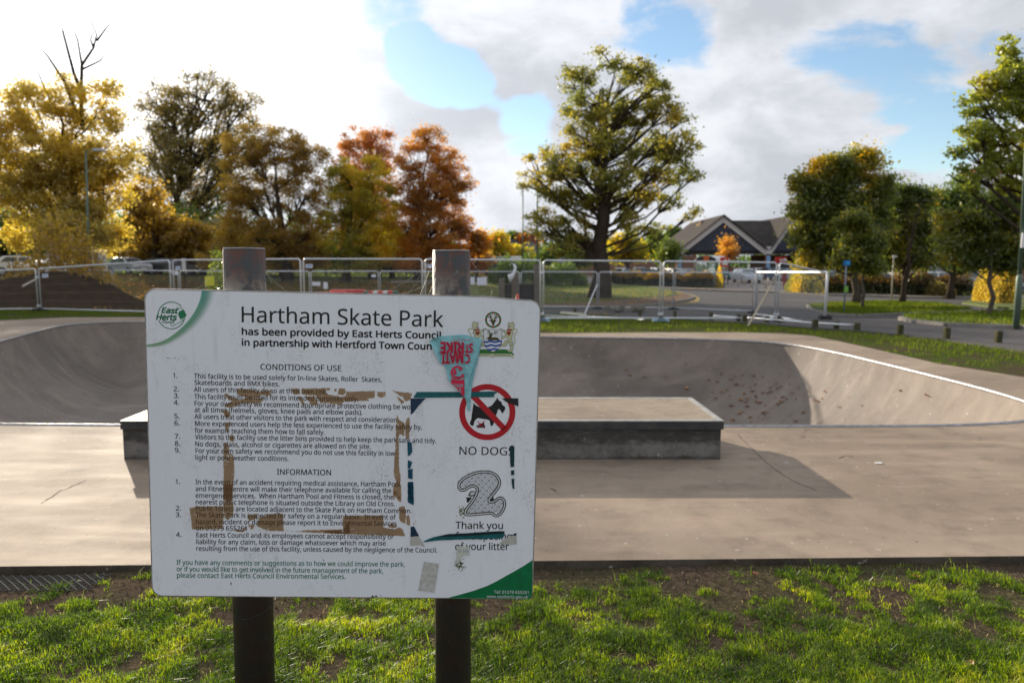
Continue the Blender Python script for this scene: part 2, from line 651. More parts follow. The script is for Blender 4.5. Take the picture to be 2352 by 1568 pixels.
# bowl
def offset_loop(loop, d):
    out = []
    n = len(loop)
    for i in range(n):
        t = (loop[(i + 1) % n] - loop[i - 1]).normalized()
        nrm = Vector((-t.y, t.x, 0))
        out.append(loop[i] + nrm * d)
    return out
DEPTH, RR = 1.7, 2.35
phi = math.acos(1 - DEPTH / RR)
m = M()
loops = []
K = 12
for k in range(K + 1):
    p = phi * (1 - k / K)
    run = RR * (math.sin(phi) - math.sin(p))
    z = -DEPTH + RR * (1 - math.cos(p))
    loops.append([q + Vector((0, 0, z)) for q in offset_loop(RIM, run)])
n = len(RIM)
for lp in loops:
    m.v += [tuple(q) for q in lp]
for k in range(K):
    for i in range(n):
        j = (i + 1) % n
        m.f.append((k * n + i, k * n + j, (k + 1) * n + j, (k + 1) * n + i))
fl = [q for q in loops[-1]]
for t3 in tessellate_polygon([fl]):
    a, b, c = [fl[i] for i in t3]
    t3 = tuple(t3) if (b - a).cross(c - a).z > 0 else tuple(t3)[::-1]
    m.f.append(tuple(K * n + i for i in t3))
bowl = props(build('skate_bowl', m, M_BOWL, sm=True), kind='structure')
cp = M().tube([p + Vector((0, 0, -.004)) for p in RIM], .022, 8, closed=True)
build('coping', cp, M_COPE, bowl, sm=True)

# hairline cracks in the slab
M_CRK = mat('crack_filler', (.36, .31, .25), .9)
M_CRKD = mat('crack_dark', (.07, .058, .045), .9)
for pts_, mt_, wd_ in (([(90, 800), (105, 850), (120, 880), (155, 905), (205, 945), (245, 990), (285, 1035), (300, 1090)], M_CRK, .007), ([(660, 950), (690, 975), (715, 1000)], M_CRK, .006), ([(1000, 630), (1060, 690), (1110, 740), (1180, 800), (1260, 850), (1400, 910)], M_CRKD, .006), ([(1480, 745), (1510, 735), (1560, 742)], M_CRKD, .010),
                       ([(1560, 1000), (1620, 1060), (1700, 1130)], M_CRK, .005), ([(-2280, 960), (-2200, 905), (-2120, 870), (-2060, 845)], M_CRKD, .006), ([(120, 885), (150, 905)], M_CRKD, .012)):
    m = M()
    ps = []
    rr_ = random.Random(len(pts_))
    vp = [((2100 + x * .8486) / 1.7415, (1200 + y * .8486) / 1.7415) for x, y in pts_]
    for i in range(len(vp) - 1):
        for k in range(5):
            f_ = k / 5
            q = G(vp[i][0] * (1 - f_) + vp[i + 1][0] * f_ + rr_.uniform(-1.5, 1.5), vp[i][1] * (1 - f_) + vp[i + 1][1] * f_ + rr_.uniform(-1, 1), 0)
            ps.append(q)
    for i, p in enumerate(ps):
        t_ = ps[min(i + 1, len(ps) - 1)] - ps[max(0, i - 1)]
        nr = Vector((-t_.y, t_.x, 0)).normalized() * wd_ / 2 * rr_.uniform(.5, 1.2)
        m.v += [(p.x + nr.x, p.y + nr.y, .002), (p.x - nr.x, p.y - nr.y, .002)]
    for i in range(len(ps) - 1):
        m.f.append((2 * i, 2 * i + 1, 2 * i + 3, 2 * i + 2))
    build('crack', m, mt_, slab)

# draped patches: roads, paths, islands
def drape(name, poly, mt, off, step=1.5, curb=None, parent=None, kind='structure'):
    pts = [Vector((p[0], p[1])) for p in poly]
    dense = []
    for i, a in enumerate(pts):
        b = pts[(i + 1) % len(pts)]
        k = max(1, int((b - a).length / step))
        dense += [a + (b - a) * (j / k) for j in range(k)]
    x0, x1 = min(p.x for p in pts), max(p.x for p in pts)
    y0, y1 = min(p.y for p in pts), max(p.y for p in pts)
    edges = [(i, (i + 1) % len(dense)) for i in range(len(dense))]
    inner = []
    x = x0 + step / 2
    while x < x1:
        y = y0 + step / 2
        while y < y1:
            if inside((x, y), pts):
                inner.append(Vector((x, y)))
            y += step
        x += step
    vs, _, fs, *_ = delaunay_2d_cdt(dense + inner, edges, [], 1, 1e-4)
    m = M()
    m.v = [(v.x, v.y, H(v.x, v.y) + off) for v in vs]
    for f in fs:
        a, b, c = [vs[i] for i in f[:3]]
        ar = (b.x - a.x) * (c.y - a.y) - (b.y - a.y) * (c.x - a.x)
        m.f.append(tuple(f) if ar > 0 else tuple(f)[::-1])
    ar = sum(a.x * dense[(i + 1) % len(dense)].y - a.y * dense[(i + 1) % len(dense)].x for i, a in enumerate(dense))
    d2 = dense if ar > 0 else dense[::-1]
    nd = len(d2)
    for i in range(nd):
        a, b = d2[i], d2[(i + 1) % nd]
        m.add([(b.x, b.y, H(b.x, b.y) + off), (a.x, a.y, H(a.x, a.y) + off), (a.x, a.y, H(a.x, a.y) - .15), (b.x, b.y, H(b.x, b.y) - .15)], [(0, 1, 2, 3)])
    o = build(name, m, mt, parent)
    if kind: o['kind'] = kind
    if curb:
        mk = M()
        for i in range(nd):
            a, b = d2[i], d2[(i + 1) % nd]
            t = (b - a).normalized() * curb
            nr = Vector((t.y, -t.x))
            q = [a, b, b + nr, a + nr]
            zz = [H(p.x, p.y) for p in q]
            mk.add([(p.x, p.y, z + off + .01) for p, z in zip(q, zz)] + [(p.x, p.y, z - .1) for p, z in zip(q, zz)],
                   [(3, 2, 1, 0), (7, 6, 2, 3), (4, 7, 3, 0), (6, 5, 1, 2)])
        build('kerb', mk, M_KERB, o)
    return o

def gl(pts):
    return [tuple(G(px, py))[:2] for px, py in pts]

road = gl([(1100, 719), (1253, 722), (1400, 724), (1550, 732), (1640, 738), (1760, 745), (1866, 754), (1969, 760), (2073, 769), (2176, 781), (2352, 806)]) + [(16, 12.5), (60, 14), (60, 40)] + \
    gl([(2352, 689), (2217, 688), (2072, 686), (1907, 680.5), (1786, 674), (1708, 672), (1493, 664), (1300, 656), (1100, 651)]) + [(-4, 52), (-4, 31)]
drape('road', road, M_ASPH, .015, 2.0)
path = gl([(1100, 719)]) + [(-3.9, 31)] + gl([(1100, 710), (700, 703), (400, 698), (150, 692), (-100, 690), (-100, 700), (150, 702), (400, 706), (700, 712)])
drape('path', gl([(1150, 719), (1150, 709), (700, 701), (400, 697), (150, 694), (-200, 694), (-200, 702), (150, 704), (400, 707), (700, 712)]), M_ASPH, .02, 1.5)

M_GRASSI = bpy.data.materials.new('verge_grass')
M_GRASSI.use_nodes = True
t = NT(M_GRASSI.node_tree)
b = t.n['Principled BSDF']
pos = t.new('ShaderNodeNewGeometry').outputs['Position']
c = t.mix(t.rng(t.noise(pos, 14, 4, .65), .35, .65), (.05, .085, .014), (.13, .175, .026))
c = t.mix(t.rng(t.noise(pos, .6, 4, .6), .45, .7, 0, .6), c, (.16, .15, .025))
c = t.mix(t.rng(t.noise(pos, 7, 2, .5), .66, .7, 0, .8), c, (.35, .16, .02))
t.link(c, b.inputs['Base Color'])
b.inputs['Roughness'].default_value = .8
bp = t.new('ShaderNodeBump', i_Strength=1.0, i_Distance=.05)
t.link(t.noise(pos, 18, 4, .7), bp.inputs['Height'])
t.link(bp.outputs[0], b.inputs['Normal'])

M_SOIL = mat('worn_soil', (.12, .085, .06), .9, col2=(.2, .15, .11), scale=3, bump=.5, bscale=30)
isl1 = gl([(1035, 651), (1100, 651.5), (1253, 652.5), (1400, 655), (1479, 659), (1530, 666), (1575, 677), (1592, 685), (1575, 691), (1538, 698), (1479, 704), (1372, 708.5), (1253, 708), (1100, 703), (1035, 690)])
drape('verge', isl1, M_SOIL, .10, 2.0, curb=.14)
drape('verge', gl([(1037, 652), (1100, 651.8), (1253, 653), (1400, 655.5), (1476, 659.5), (1525, 666.5), (1565, 677), (1540, 684), (1470, 688), (1400, 694), (1330, 700), (1253, 702), (1100, 700), (1038, 689)]), M_GRASSI, .13, 2.0)
drape('verge', gl([(1858, 704), (1907, 700), (1980, 697), (2052, 695.5), (2155, 700.5), (2238, 715), (2180, 721), (2073, 724), (1969, 728), (1907, 724), (1866, 714)]), M_GRASSI, .10, 1.5, curb=.13)
drape('verge', gl([(2073, 735), (2110, 728), (2176, 723), (2279, 719), (2500, 718), (2560, 752), (2341, 756), (2176, 750), (2093, 741)]), M_GRASSI, .10, 1.5, curb=.13)
drape('verge', gl([(2209, 699), (2238, 688), (2352, 684), (2700, 684), (2700, 716), (2352, 714), (2269, 707)]), M_GRASSI, .10, 2)
# lines painted round the island's tip and across the road
M_YEL = mat('worn_yellow_paint', (.42, .32, .12), .8, var=.3, scale=8)
def ribbon_ground(name, pts, wdt, mt, off=.03):
    m = M()
    ps = [Vector(G(px, py)) for px, py in pts]
    ps = chaikin(ps, 2, False)
    n = len(ps)
    for i, p in enumerate(ps):
        t = (ps[min(i + 1, n - 1)] - ps[max(i - 1, 0)])
        t.z = 0
        t.normalize()
        nr = Vector((-t.y, t.x, 0)) * wdt / 2
        for s in (-1, 1):
            q = p + nr * s
            m.v.append((q.x, q.y, H(q.x, q.y) + off))
    for i in range(n - 1):
        m.f.append((2 * i, 2 * i + 2, 2 * i + 3, 2 * i + 1))
    return props(build(name, m, mt), kind='structure')
for off in (4, 8.5):
    ribbon_ground('road_marking', [(1440, 659 - off * .2), (1500, 664 - off * .4), (1560, 674 - off * .6), (1596 + off, 684 - off * .2), (1596 + off, 690 + off * .5), (1560, 697 + off * .5), (1500, 703 + off * .6), (1400, 709 + off * .5)], .12, M_YEL)
for a in range(5):
    x = 1540 + a * 38
    ribbon_ground('road_marking', [(x, 711 + a * .3), (x + 7, 711.4 + a * .3)], .12, M_WHITEP)
ribbon_ground('road_marking', [(1800, 690), (1900, 693)], .1, M_WHITEP)
# pavement in front of the hedge and the car park behind it
pv = gl([(900, 650), (1100, 650.5), (1300, 655.5), (1493, 663), (1708, 671), (1786, 673), (1907, 679.5), (2072, 685), (2217, 687), (2600, 688)])
pv2 = [(x + .3, y + 1.6 + 1.2 * smooth(5, 20, x)) for x, y in pv][::-1]
drape('pavement', pv + pv2, M_PAVE, .12, 2.0, curb=.14)
drape('pavement', gl([(1662, 667), (1705, 669.5), (1790, 672), (1880, 676), (1800, 652), (1790, 640), (1640, 640), (1640, 655)]), M_PAVE, .11, 3)
drape('car_park', [(2, 76), (45, 55), (90, 50), (110, 150), (-12, 150), (-8, 82)], M_ASPH, .02, 6)

# ================================================================ SKATE PARK FURNITURE
fl0 = G(277, 1056, 0)
fr0 = G(1655, 1053, 0)
Yf = (fl0.y + fr0.y) / 2
zt = at(1662, 966, Yf - .03).z
tl, tr = at(275, 961, Yf - .03), at(1663, 966, Yf - .03)
br_ = G(1583, 912, zt)
bl_ = G(336, 930, zt)
bl_.y = br_.y
zt = tr.z
box = thing('grind_box', 'long low concrete grind box with steel lips standing on the slab beside the bowl', 'grind box', ((fl0.x + fr0.x) / 2, Yf + .5, 0))
m = M()
q = [(fl0.x + .02, Yf, 0), (fr0.x - .01, Yf, 0), (br_.x - .03, br_.y - .03, 0), (fl0.x + .02, br_.y - .03, 0)]
m.prism(q, (0, 0, zt - .075))
m.f = [f for f in m.f]
build('block', m, M_BLOCK, box)
m = M()
y1 = br_.y
x0, x1 = tl.x, tr.x
ew = .055
m.prism([(x0 + ew, Yf - .03 + ew, zt - .073), (x1 - ew, Yf - .03 + ew, zt - .073), (x1 - ew, y1 - ew, zt - .073), (x0 + ew, y1 - ew, zt - .073)], (0, 0, .071))
build('top_slab', m, concrete('worn_top', (.33, .27, .20), (.25, .20, .15), (.4, .6), sc=2), box)
M_LIP = mat('lip_steel', (.26, .26, .26), .6, .2, col2=(.40, .39, .37), scale=9)
M_LIPD = mat('dark_steel', (.030, .034, .042), .5, .4, col2=(.07, .07, .068), scale=7)
for pts in (((x0, Yf - .03), (x1, Yf - .03), (x1 - ew, Yf - .03 + ew), (x0 + ew, Yf - .03 + ew)),
            ((x1, Yf - .03), (x1, y1), (x1 - ew, y1 - ew), (x1 - ew, Yf - .03 + ew)),
            ((x1, y1), (x0, y1), (x0 + ew, y1 - ew), (x1 - ew, y1 - ew)),
            ((x0, y1), (x0, Yf - .03), (x0 + ew, Yf - .03 + ew), (x0 + ew, y1 - ew))):
    build('steel_edge', M().prism([(a, b, zt - .075) for a, b in pts], (0, 0, .068)), M_LIPD, box)
    build('worn_lip', M().prism([(a, b, zt - .006) for a, b in pts], (0, 0, .006)), M_LIP, box)

# fallen leaves: in the bowl, on the slab
leafm = [leafmat('fallen_leaf_brown', [(0, (.14, .06, .025)), (.5, (.34, .15, .055)), (1, (.50, .26, .10))], 3, .15, 30, True)]
def leaf_mesh(s, seed):
    r = random.Random(seed)
    vs = [(0, 0, .004)]
    k = 10
    for i in range(k):
        a = 2 * math.pi * i / k
        rr = s * (1.0 if i % 2 == 0 else .62) * r.uniform(.8, 1.1)
        vs.append((rr * math.cos(a), rr * .8 * math.sin(a), .004 + s * r.uniform(0, .35)))
    me = bpy.data.meshes.new('leaf')
    me.from_pydata(vs, [], [(0, i + 1, (i + 1) % k + 1) for i in range(k)])
    me.materials.append(leafm[0])
    return me
lms = [leaf_mesh(.07, i) for i in range(6)]
def bowl_z(x, y):
    best = 1e9
    for i in range(0, len(RIM), 2):
        d = math.hypot(RIM[i].x - x, RIM[i].y - y)
        best = min(best, d)
    run = best
    tot = RR * math.sin(phi)
    if run >= tot:
        return -DEPTH
    s_ = math.sin(phi) - run / RR
    return -DEPTH + RR * (1 - math.cos(math.asin(min(1, max(0, s_)))))
r = random.Random(5)
nb = 0
while nb < 95:
    if nb < 70:
        px, py = r.gauss(1780, 85), r.gauss(915, 34)
    else:
        px, py = r.uniform(1300, 2200), r.uniform(830, 978)
    if py > 980 or py < 800 or px < 1250:
        continue
    # find the bowl surface along this line of sight
    d = ray(px, py)
    hit = None
    for k in range(200):
        tt = 7.6 + k * .05
        p = Vector((0, 0, EYE)) + d * (tt / d.y)
        if inside((p.x, p.y), RIM) and p.z <= bowl_z(p.x, p.y):
            hit = p
            break
    if hit is None:
        continue
    o = bpy.data.objects.new('fallen_leaf', lms[nb % 6])
    COL.objects.link(o)
    o.location = (hit.x, hit.y, bowl_z(hit.x, hit.y) + .012)
    sc = r.uniform(.5, 1.15)
    o.scale = (sc, sc, sc)
    o.rotation_euler = (r.uniform(-.25, .25), r.uniform(-.25, .25), r.uniform(0, 6.3))
    props(o, 'dry brown leaf in the drift of leaves at the bottom of the concrete bowl' if nb < 70 else 'stray dry leaf lying apart from the drift on the bowl surface', 'leaf', 'fallen leaves in the skate bowl' if nb < 70 else 'stray leaves on the bowl surface')
    nb += 1
for px, py, s, lab in ((2017, 1064, .9, 'small white scrap of litter on the slab right of the box shadow'), (1424, 880, .7, 'orange leaf high on the far side of the bowl')):
    p = G(px, py, 0) if py > 1000 else None
    if p is None:
        continue
    mm = M().prism([(p.x - .03, p.y - .012, .003), (p.x + .025, p.y - .02, .003), (p.x + .035, p.y + .015, .003), (p.x - .02, p.y + .018, .003)], (0, 0, .004))
    props(build('litter_scrap', mm, M_WHITEP, loc=(p.x, p.y, 0)), lab, 'litter')

# ================================================================ THE SIGN
W2, H2 = .6, .482
SIGNC = Vector((-.524, 2.184, 1.085))
ya, pi_, ro = R(1.89), R(-.48), R(1.39)
SM = (Matrix.Rotation(ya, 3, 'Z') @ Matrix.Rotation(pi_, 3, 'X') @ Matrix.Rotation(ro, 3, 'Y'))
SMi = SM.inverted()
def S(px, py):
    """place on the photograph's sign (4096 wide pixels) -> sign plane u, w in metres"""
    d = ray(px / 1.741497, py / 1.741497)
    o = Vector((0, 0, EYE))
    nn = SM @ Vector((0, 1, 0))
    t = (SIGNC - o).dot(nn) / d.dot(nn)
    q = SMi @ (o + d * t - SIGNC)
    return Vector((q.x, q.z))
def on(u, w_, t=0.0):
    p = SIGNC + SM @ Vector((u, -t, w_))
    return (p.x, p.y, p.z)
gz = TZ(-.5, 2.27)
sign = thing('park_sign', 'large weathered white skate park rules board on two rusty round posts in the grass', 'sign', (-.52, 2.27, gz))
def print_mat(name, col, rough=.45, var=.12, alpha=1.0):
    return mat(name, col, rough, var=var, scale=30, alpha=alpha, spec=.4)
# board
mb = bpy.data.materials.new('sign_enamel')
mb.use_nodes = True
t = NT(mb.node_tree)
b = t.n['Principled BSDF']
pos = t.new('ShaderNodeNewGeometry').outputs['Position']
dirt = t.noise(t.vmath('MULTIPLY', pos, (1, 1, .6)), 9, 7, .7)
sp1 = t.noise(pos, 160, 3, .6)
strk = t.noise(t.vmath('MULTIPLY', pos, (1, 1, .12)), 60, 3, .6)
c = t.mix(t.rng(t.noise(pos, 1.5, 3, .5), .3, .7), (.77, .81, .86), (.82, .86, .90))
c = t.mix(t.math('MULTIPLY', t.rng(dirt, .5, .75), t.rng(sp1, .45, .7)), c, (.30, .31, .27))
c = t.mix(t.rng(strk, .6, .8, 0, .25), c, (.42, .42, .38))
c = t.mix(t.math('MULTIPLY', t.rng(sp1, .70, .74), t.rng(t.noise(pos, 5, 3, .5), .5, .6)), c, (.08, .075, .055))
t.link(c, b.inputs['Base Color'])
t.link(t.rng(dirt, .3, .8, .3, .55), b.inputs['Roughness'])
M_EDGE = mat('board_edge', (.35, .33, .31), .5, .4, var=.4, scale=40)
cr = .032
def outline(n=8, wd=W2, ht=H2):
    pts = []
    for (sx, sy, a0) in ((1, 1, 0), (-1, 1, 90), (-1, -1, 180), (1, -1, 270)):
        for i in range(n + 1):
            a = R(a0 + 90 * i / n)
            pts.append([sx * (wd - cr) + cr * math.cos(a), sy * (ht - cr) + cr * math.sin(a)])
    return pts
pts = outline()
def bend(u, w_):
    k = smooth(.40, .58, u) * smooth(.30, .47, w_)
    return w_ - .0085 * k
pts2 = []
for i, (u, w_) in enumerate(pts):
    pts2.append((u, w_))
    if i == 8:   # after the top right corner: points along the top edge so that it can sag
        for uu in (.55, .52, .49, .46, .43, .40, .36, .3):
            pts2.append((uu, H2))
pts = [(u, bend(u, w_)) for u, w_ in pts2]
m = M()
m.prism([on(u, w_, 0) for u, w_ in pts], Vector(on(0, 0, -.004)) - Vector(on(0, 0, 0)))
build('board', m, mb, sign)
m = M()
m.tube([on(u * 1.0015, w_ * 1.0015, -.002) for u, w_ in pts], .0028, 6, closed=True)
build('board_edge', m, M_EDGE, sign, sm=True)

# posts
mp = bpy.data.materials.new('rusty_post')
mp.use_nodes = True
t = NT(mp.node_tree)
b = t.n['Principled BSDF']
pos = t.new('ShaderNodeNewGeometry').outputs['Position']
sz = t.new('ShaderNodeSeparateXYZ')
t.link(pos, sz.inputs[0])
n = t.noise(pos, 17, 8, .72)
n2_ = t.noise(t.vmath('MULTIPLY', pos, (1, 1, .35)), 34, 4, .6)
c = t.mix(t.rng(n, .42, .6), (.055, .06, .062), (.115, .05, .036))
c = t.mix(t.rng(n2_, .6, .72, 0, .8), c, (.20, .09, .04))
c = t.mix(t.rng(t.noise(pos, 22, 5, .7), .63, .68, 0, .8), c, (.20, .21, .17))
low = t.math('MULTIPLY', t.rng(sz.outputs[2], 1.645, 1.58), t.rng(n, .44, .58))
low = t.math('MULTIPLY', low, t.rng(sz.outputs[2], 1.5, 1.56))
c = t.mix(t.math('MULTIPLY', low, .8), c, (.24, .235, .20))
c = t.mix(t.rng(sz.outputs[2], 1.5, 1.0, 0, .8), c, (.022, .018, .015))
t.link(c, b.inputs['Base Color'])
b.inputs['Roughness'].default_value = .62
b.inputs['Metallic'].default_value = .15
bp = t.new('ShaderNodeBump', i_Strength=.9, i_Distance=.008)
t.link(n2_, bp.inputs['Height'])
t.link(bp.outputs[0], b.inputs['Normal'])
PY = 2.262
POSTS = []
for (xa, ya_, xb, wpx) in ((560.5, 572, 586, 92), (1036.5, 577, 1041, 86)):
    top = at(xa, ya_, PY)
    bot = at(xb, 1568, PY)
    rad = wpx / 2 / FPX * PY
    dirv = (bot - top)
    k = (top.z - (gz - .1)) / -dirv.z
    base = top + dirv * k
    m = M()
    m.tube([base, top + Vector((0, 0, -.004)), top], [rad, rad, rad - .004], 40)
    o = build('post', m, mp, sign, sm=False)
    o.data.polygons.foreach_set('use_smooth', [len(p.vertices) == 4 for p in o.data.polygons])
    capm = M().tube([top, top + Vector((0, 0, .004))], [rad * .985, rad * .965], 40)
    build('cap', capm, mat('worn_cap', (.3, .29, .28), .5, .4, var=.3, scale=50), o)
    POSTS.append((top, base, rad))
# wire band round the left post, under the board
tp, bs, rad = POSTS[0]
m = M()
ring = []
for i in range(28):
    a = 2 * math.pi * i / 28
    p0 = at(586, 1392, PY)
    ring.append((p0.x + (rad + .0015) * math.cos(a), p0.y + (rad + .0015) * math.sin(a), p0.z + .02 * math.cos(a - .5)))
m.tube(ring, .0012, 5, closed=True)
build('wire_tie', m, M_BLACK, sign, sm=True)

# ---- printing
fpath = os.path.join(bpy.utils.resource_path('LOCAL'), 'datafiles', 'fonts', 'NotoSansHebrew-Regular.woff2')
try:
    FONT = bpy.data.fonts.load(fpath)
except Exception:
    FONT = None
def text_geo(s, bold=0.0, res=2, shear=0.0, spacing=1.0):
    """outlines of the letters, filled contour by contour (the font's contours may overlap)"""
    cu = bpy.data.curves.new('t', 'FONT')
    cu.body = s
    if FONT: cu.font = FONT
    cu.size = 1
    cu.shear = shear
    cu.space_character = spacing
    o = bpy.data.objects.new('t', cu)
    COL.objects.link(o)
    dg = bpy.context.evaluated_depsgraph_get()
    dg.update()
    cv = o.evaluated_get(dg).to_curve(dg)
    cons = []
    for sp in cv.splines:
        bp_ = sp.bezier_points
        n = len(bp_)
        if n < 2:
            continue
        out = []
        for i in range(n):
            a, b_ = bp_[i], bp_[(i + 1) % n]
            p0, p1, p2, p3 = a.co, a.handle_right, b_.handle_left, b_.co
            straight = abs((p1 - p0).cross(p3 - p0).z) < 1e-6 and abs((p2 - p3).cross(p3 - p0).z) < 1e-6
            k = 1 if straight else res
            for j in range(k):
                t_ = j / k
                q = p0 * (1 - t_) ** 3 + p1 * 3 * t_ * (1 - t_) ** 2 + p2 * 3 * t_ * t_ * (1 - t_) + p3 * t_ ** 3
                if not out or (Vector((q.x, q.y, 0)) - out[-1]).length > 1e-5:
                    out.append(Vector((q.x, q.y, 0)))
        if len(out) > 2 and (out[0] - out[-1]).length < 1e-5:
            out.pop()
        if len(out) > 2:
            cons.append(out)
    o.to_curve_clear() if hasattr(o, 'to_curve_clear') else None
    bpy.data.objects.remove(o)
    bpy.data.curves.remove(cu)
    def area(c_):
        return sum(c_[i - 1].x * c_[i].y - c_[i].x * c_[i - 1].y for i in range(len(c_))) / 2
    ars = [area(c_) for c_ in cons]
    if not cons:
        return [], []
    sgn = 1 if ars[max(range(len(ars)), key=lambda i: abs(ars[i]))] > 0 else -1
    vs, fs = [], []
    used_ = set()
    outer = [i for i in range(len(cons)) if ars[i] * sgn > 0]
    for i in outer:
        holes = [j for j in range(len(cons)) if ars[j] * sgn < 0 and j not in used_ and abs(ars[j]) < abs(ars[i]) and inside(cons[j][0], cons[i])]
        used_.update(holes)
        loops_ = [cons[i]] + [cons[j] for j in holes]
        b0 = len(vs)
        for l in loops_:
            vs += [(p.x, p.y) for p in l]
        fs += [tuple(b0 + q for q in t3) for t3 in tessellate_polygon(loops_)]
    if bold:
        for c_ in cons:
            n = len(c_)
            b0 = len(vs)
            for k in range(n):
                d = (c_[(k + 1) % n] - c_[k - 1])
                d = d.normalized() if d.length > 1e-9 else Vector((1, 0, 0))
                nr = Vector((-d.y, d.x, 0)) * bold
                vs += [(c_[k].x + nr.x, c_[k].y + nr.y), (c_[k].x - nr.x, c_[k].y - nr.y)]
            fs += [(b0 + 2 * k, b0 + 2 * k + 1, b0 + (2 * k + 3) % (2 * n), b0 + (2 * k + 2) % (2 * n)) for k in range(n)]
    return vs, fs
vsH, _ = text_geo('H')
CAPH = max(v[1] for v in vsH)
def put_text(m, s, p0, p1, cap, t=.0006, **kw):
    kw.setdefault('bold', .009 if cap < 30 else .004)
    """text from p0 to p1 (photograph pixels on the baseline), cap height in pixels"""
    vs, fs = text_geo(s, **kw)
    a, b_ = S(*p0), S(*p1)
    x0, x1 = min(v[0] for v in vs), max(v[0] for v in vs)
    ex = (b_ - a)
    L = ex.length
    ex = ex / L
    ey = Vector((-ex.y, ex.x))
    px = (S(p0[0] + 100, p0[1]) - a).length / 100
    k = L / (x1 - x0)
    sy = cap * px / CAPH
    out = []
    for x, y in vs:
        q = a + ex * ((x - x0) * k) + ey * (y * sy)
        out.append(on(q.x, q.y, t))
    m.add(out, fs)
def fix_up(m):
    """make every face look out of the board"""
    nn = SM @ Vector((0, -1, 0))
    fs = []
    for f in m.f:
        a, b_, c_ = [Vector(m.v[i]) for i in f[:3]]
        fs.append(f if (b_ - a).cross(c_ - a).dot(nn) > 0 else f[::-1])
    m.f = fs
    return m
INK = print_mat('black_print', (.014, .014, .016))
GREEN = print_mat('green_print', (.012, .19, .075))
DGREEN = print_mat('dark_green_print', (.0, .17, .085))
m = M(); put_text(m, 'Hartham Skate Park', (967, 1288), (1773, 1307.5), 63, res=4)
build('heading_lettering', fix_up(m), INK, sign)
m = M()
put_text(m, 'has been provided by East Herts Council', (967, 1338.6), (1764, 1354), 27.5, bold=.026)
put_text(m, 'in partnership with Hertford Town Coun', (967, 1382), (1727, 1398), 27.5, bold=.026)
build('subheading_lettering', fix_up(m), INK, sign)
CB = 19.8
m = M()
put_text(m, 'CONDITIONS OF USE', (1042, 1477.5), (1365, 1483), 22.8)
for s, x, y in (('1.', 693, 1510.4), ('2.', 694.6, 1564), ('3.', 695.7, 1591), ('4.', 695.7, 1618), ('5.', 697.5, 1673), ('6.', 698.2, 1700), ('7.', 699.3, 1753.6), ('8.', 700, 1782), ('9.', 700, 1808.6)):
    put_text(m, s, (x, y), (x + (17 if s == '1.' else 21), y + .2), CB)
for s, a_, b_ in (('This facility is to be used solely for In-line Skates, Roller  Skates,', (776, 1512.5), (1527.7, 1527.2)), ('Skateboards and BMX bikes.', (778, 1538.2), (1118, 1544.6)),
                  ('All users of this facility do so at their own risk.', (775.4, 1565.7), (1310, 1575)), ('This facility must be used for its intended purposes only.', (777, 1594.3), (1432.8, 1604.5)),
                  ('For your own safety we recommend appropriate protective clothing be wo', (778.6, 1621.4), (1640.6, 1636)), ('at all times (helmets, gloves, knee pads and elbow pads).', (779, 1647), (1450, 1658)),
                  ('All users treat other visitors to the park with respect and consideration.', (778, 1674), (1594, 1688)), ('More experienced users help the less experienced to use the facility safely by,', (780.4, 1701.8), (1687.6, 1716.3)),
                  ('for example teaching them how to fall safely.', (779.6, 1729.3), (1298.6, 1737)), ('Visitors to the facility use the litter bins provided to help keep the park safe and tidy.', (780.4, 1755.4), (1745, 1771)),
                  ('No dogs, glass, alcohol or cigarettes are allowed on the site.', (781.4, 1783.6), (1483, 1794)), ('For your own safety we recommend you do not use this facility in low', (782.5, 1810.4), (1581, 1821.5)),
                  ('light or poor weather conditions.', (782, 1837.5), (1154, 1842.5))):
    put_text(m, s, a_, b_, CB)
build('conditions_lettering', fix_up(m), INK, sign)
m = M()
put_text(m, 'INFORMATION', (1108, 1897), (1324.3, 1899.6), 22.8)
for s, x, y in (('1.', 703, 1934), ('2.', 703.6, 2040.4), ('3.', 703.6, 2066), ('4.', 704.6, 2145.7)):
    put_text(m, s, (x, y), (x + (17 if s == '1.' else 21), y + .2), CB)
for s, a_, b_ in (('In the event of an accident requiring medical assistance, Hartham Pool', (782.5, 1935), (1599.6, 1944.8)), ('and Fitness centre will make their telephone available for calling the', (782.5, 1962.5), (1565.2, 1970)),
                  ('emergency services.  When Hartham Pool and Fitness is closed, the', (782.5, 1989.3), (1573.6, 1995.7)), ('nearest public telephone is situated outside the Library on Old Cross.', (783.2, 2015), (1579.3, 2023.2)),
                  ('Public Toilets are located adjacent to the Skate Park on Hartham Common.', (783.2, 2041), (1646.3, 2051)), ('The Skate Park is inspected for safety on a regular basis.  In event of', (783.2, 2066.8), (1583.9, 2076)),
                  ('hazard, incident or damage please report it to Environmental Services', (783.9, 2094), (1587, 2101.7)), ('on 01279 655261', (784, 2119.6), (986.8, 2121.4)),
                  ('East Herts Council and its employees cannot accept responsibility or', (785.7, 2147), (1574.7, 2154.5)), ('liability for any claim, loss or damage whatsoever which may arise', (785, 2174), (1543, 2180.5)),
                  ('resulting from the use of this facility, unless caused by the negligence of the Council.', (785.7, 2201), (1749, 2208))):
    put_text(m, s, a_, b_, CB)
build('information_lettering', fix_up(m), INK, sign)
m = M()
for s, a_, b_ in (('If you have any comments or suggestions as to how we could improve the park,', (707, 2256.4), (1618.8, 2264.3)), ('or if you would like to get involved in the future management of the park,', (707, 2283), (1532.3, 2291)),
                  ('please contact East Herts Council Environmental Services.', (708.2, 2308.2), (1382, 2313.6))):
    put_text(m, s, a_, b_, 20)
build('contact_lettering', fix_up(m), DGREEN, sign)
m = M()
put_text(m, 'NO DOGS', (1837.6, 1817), (2056, 1820), 32.5)
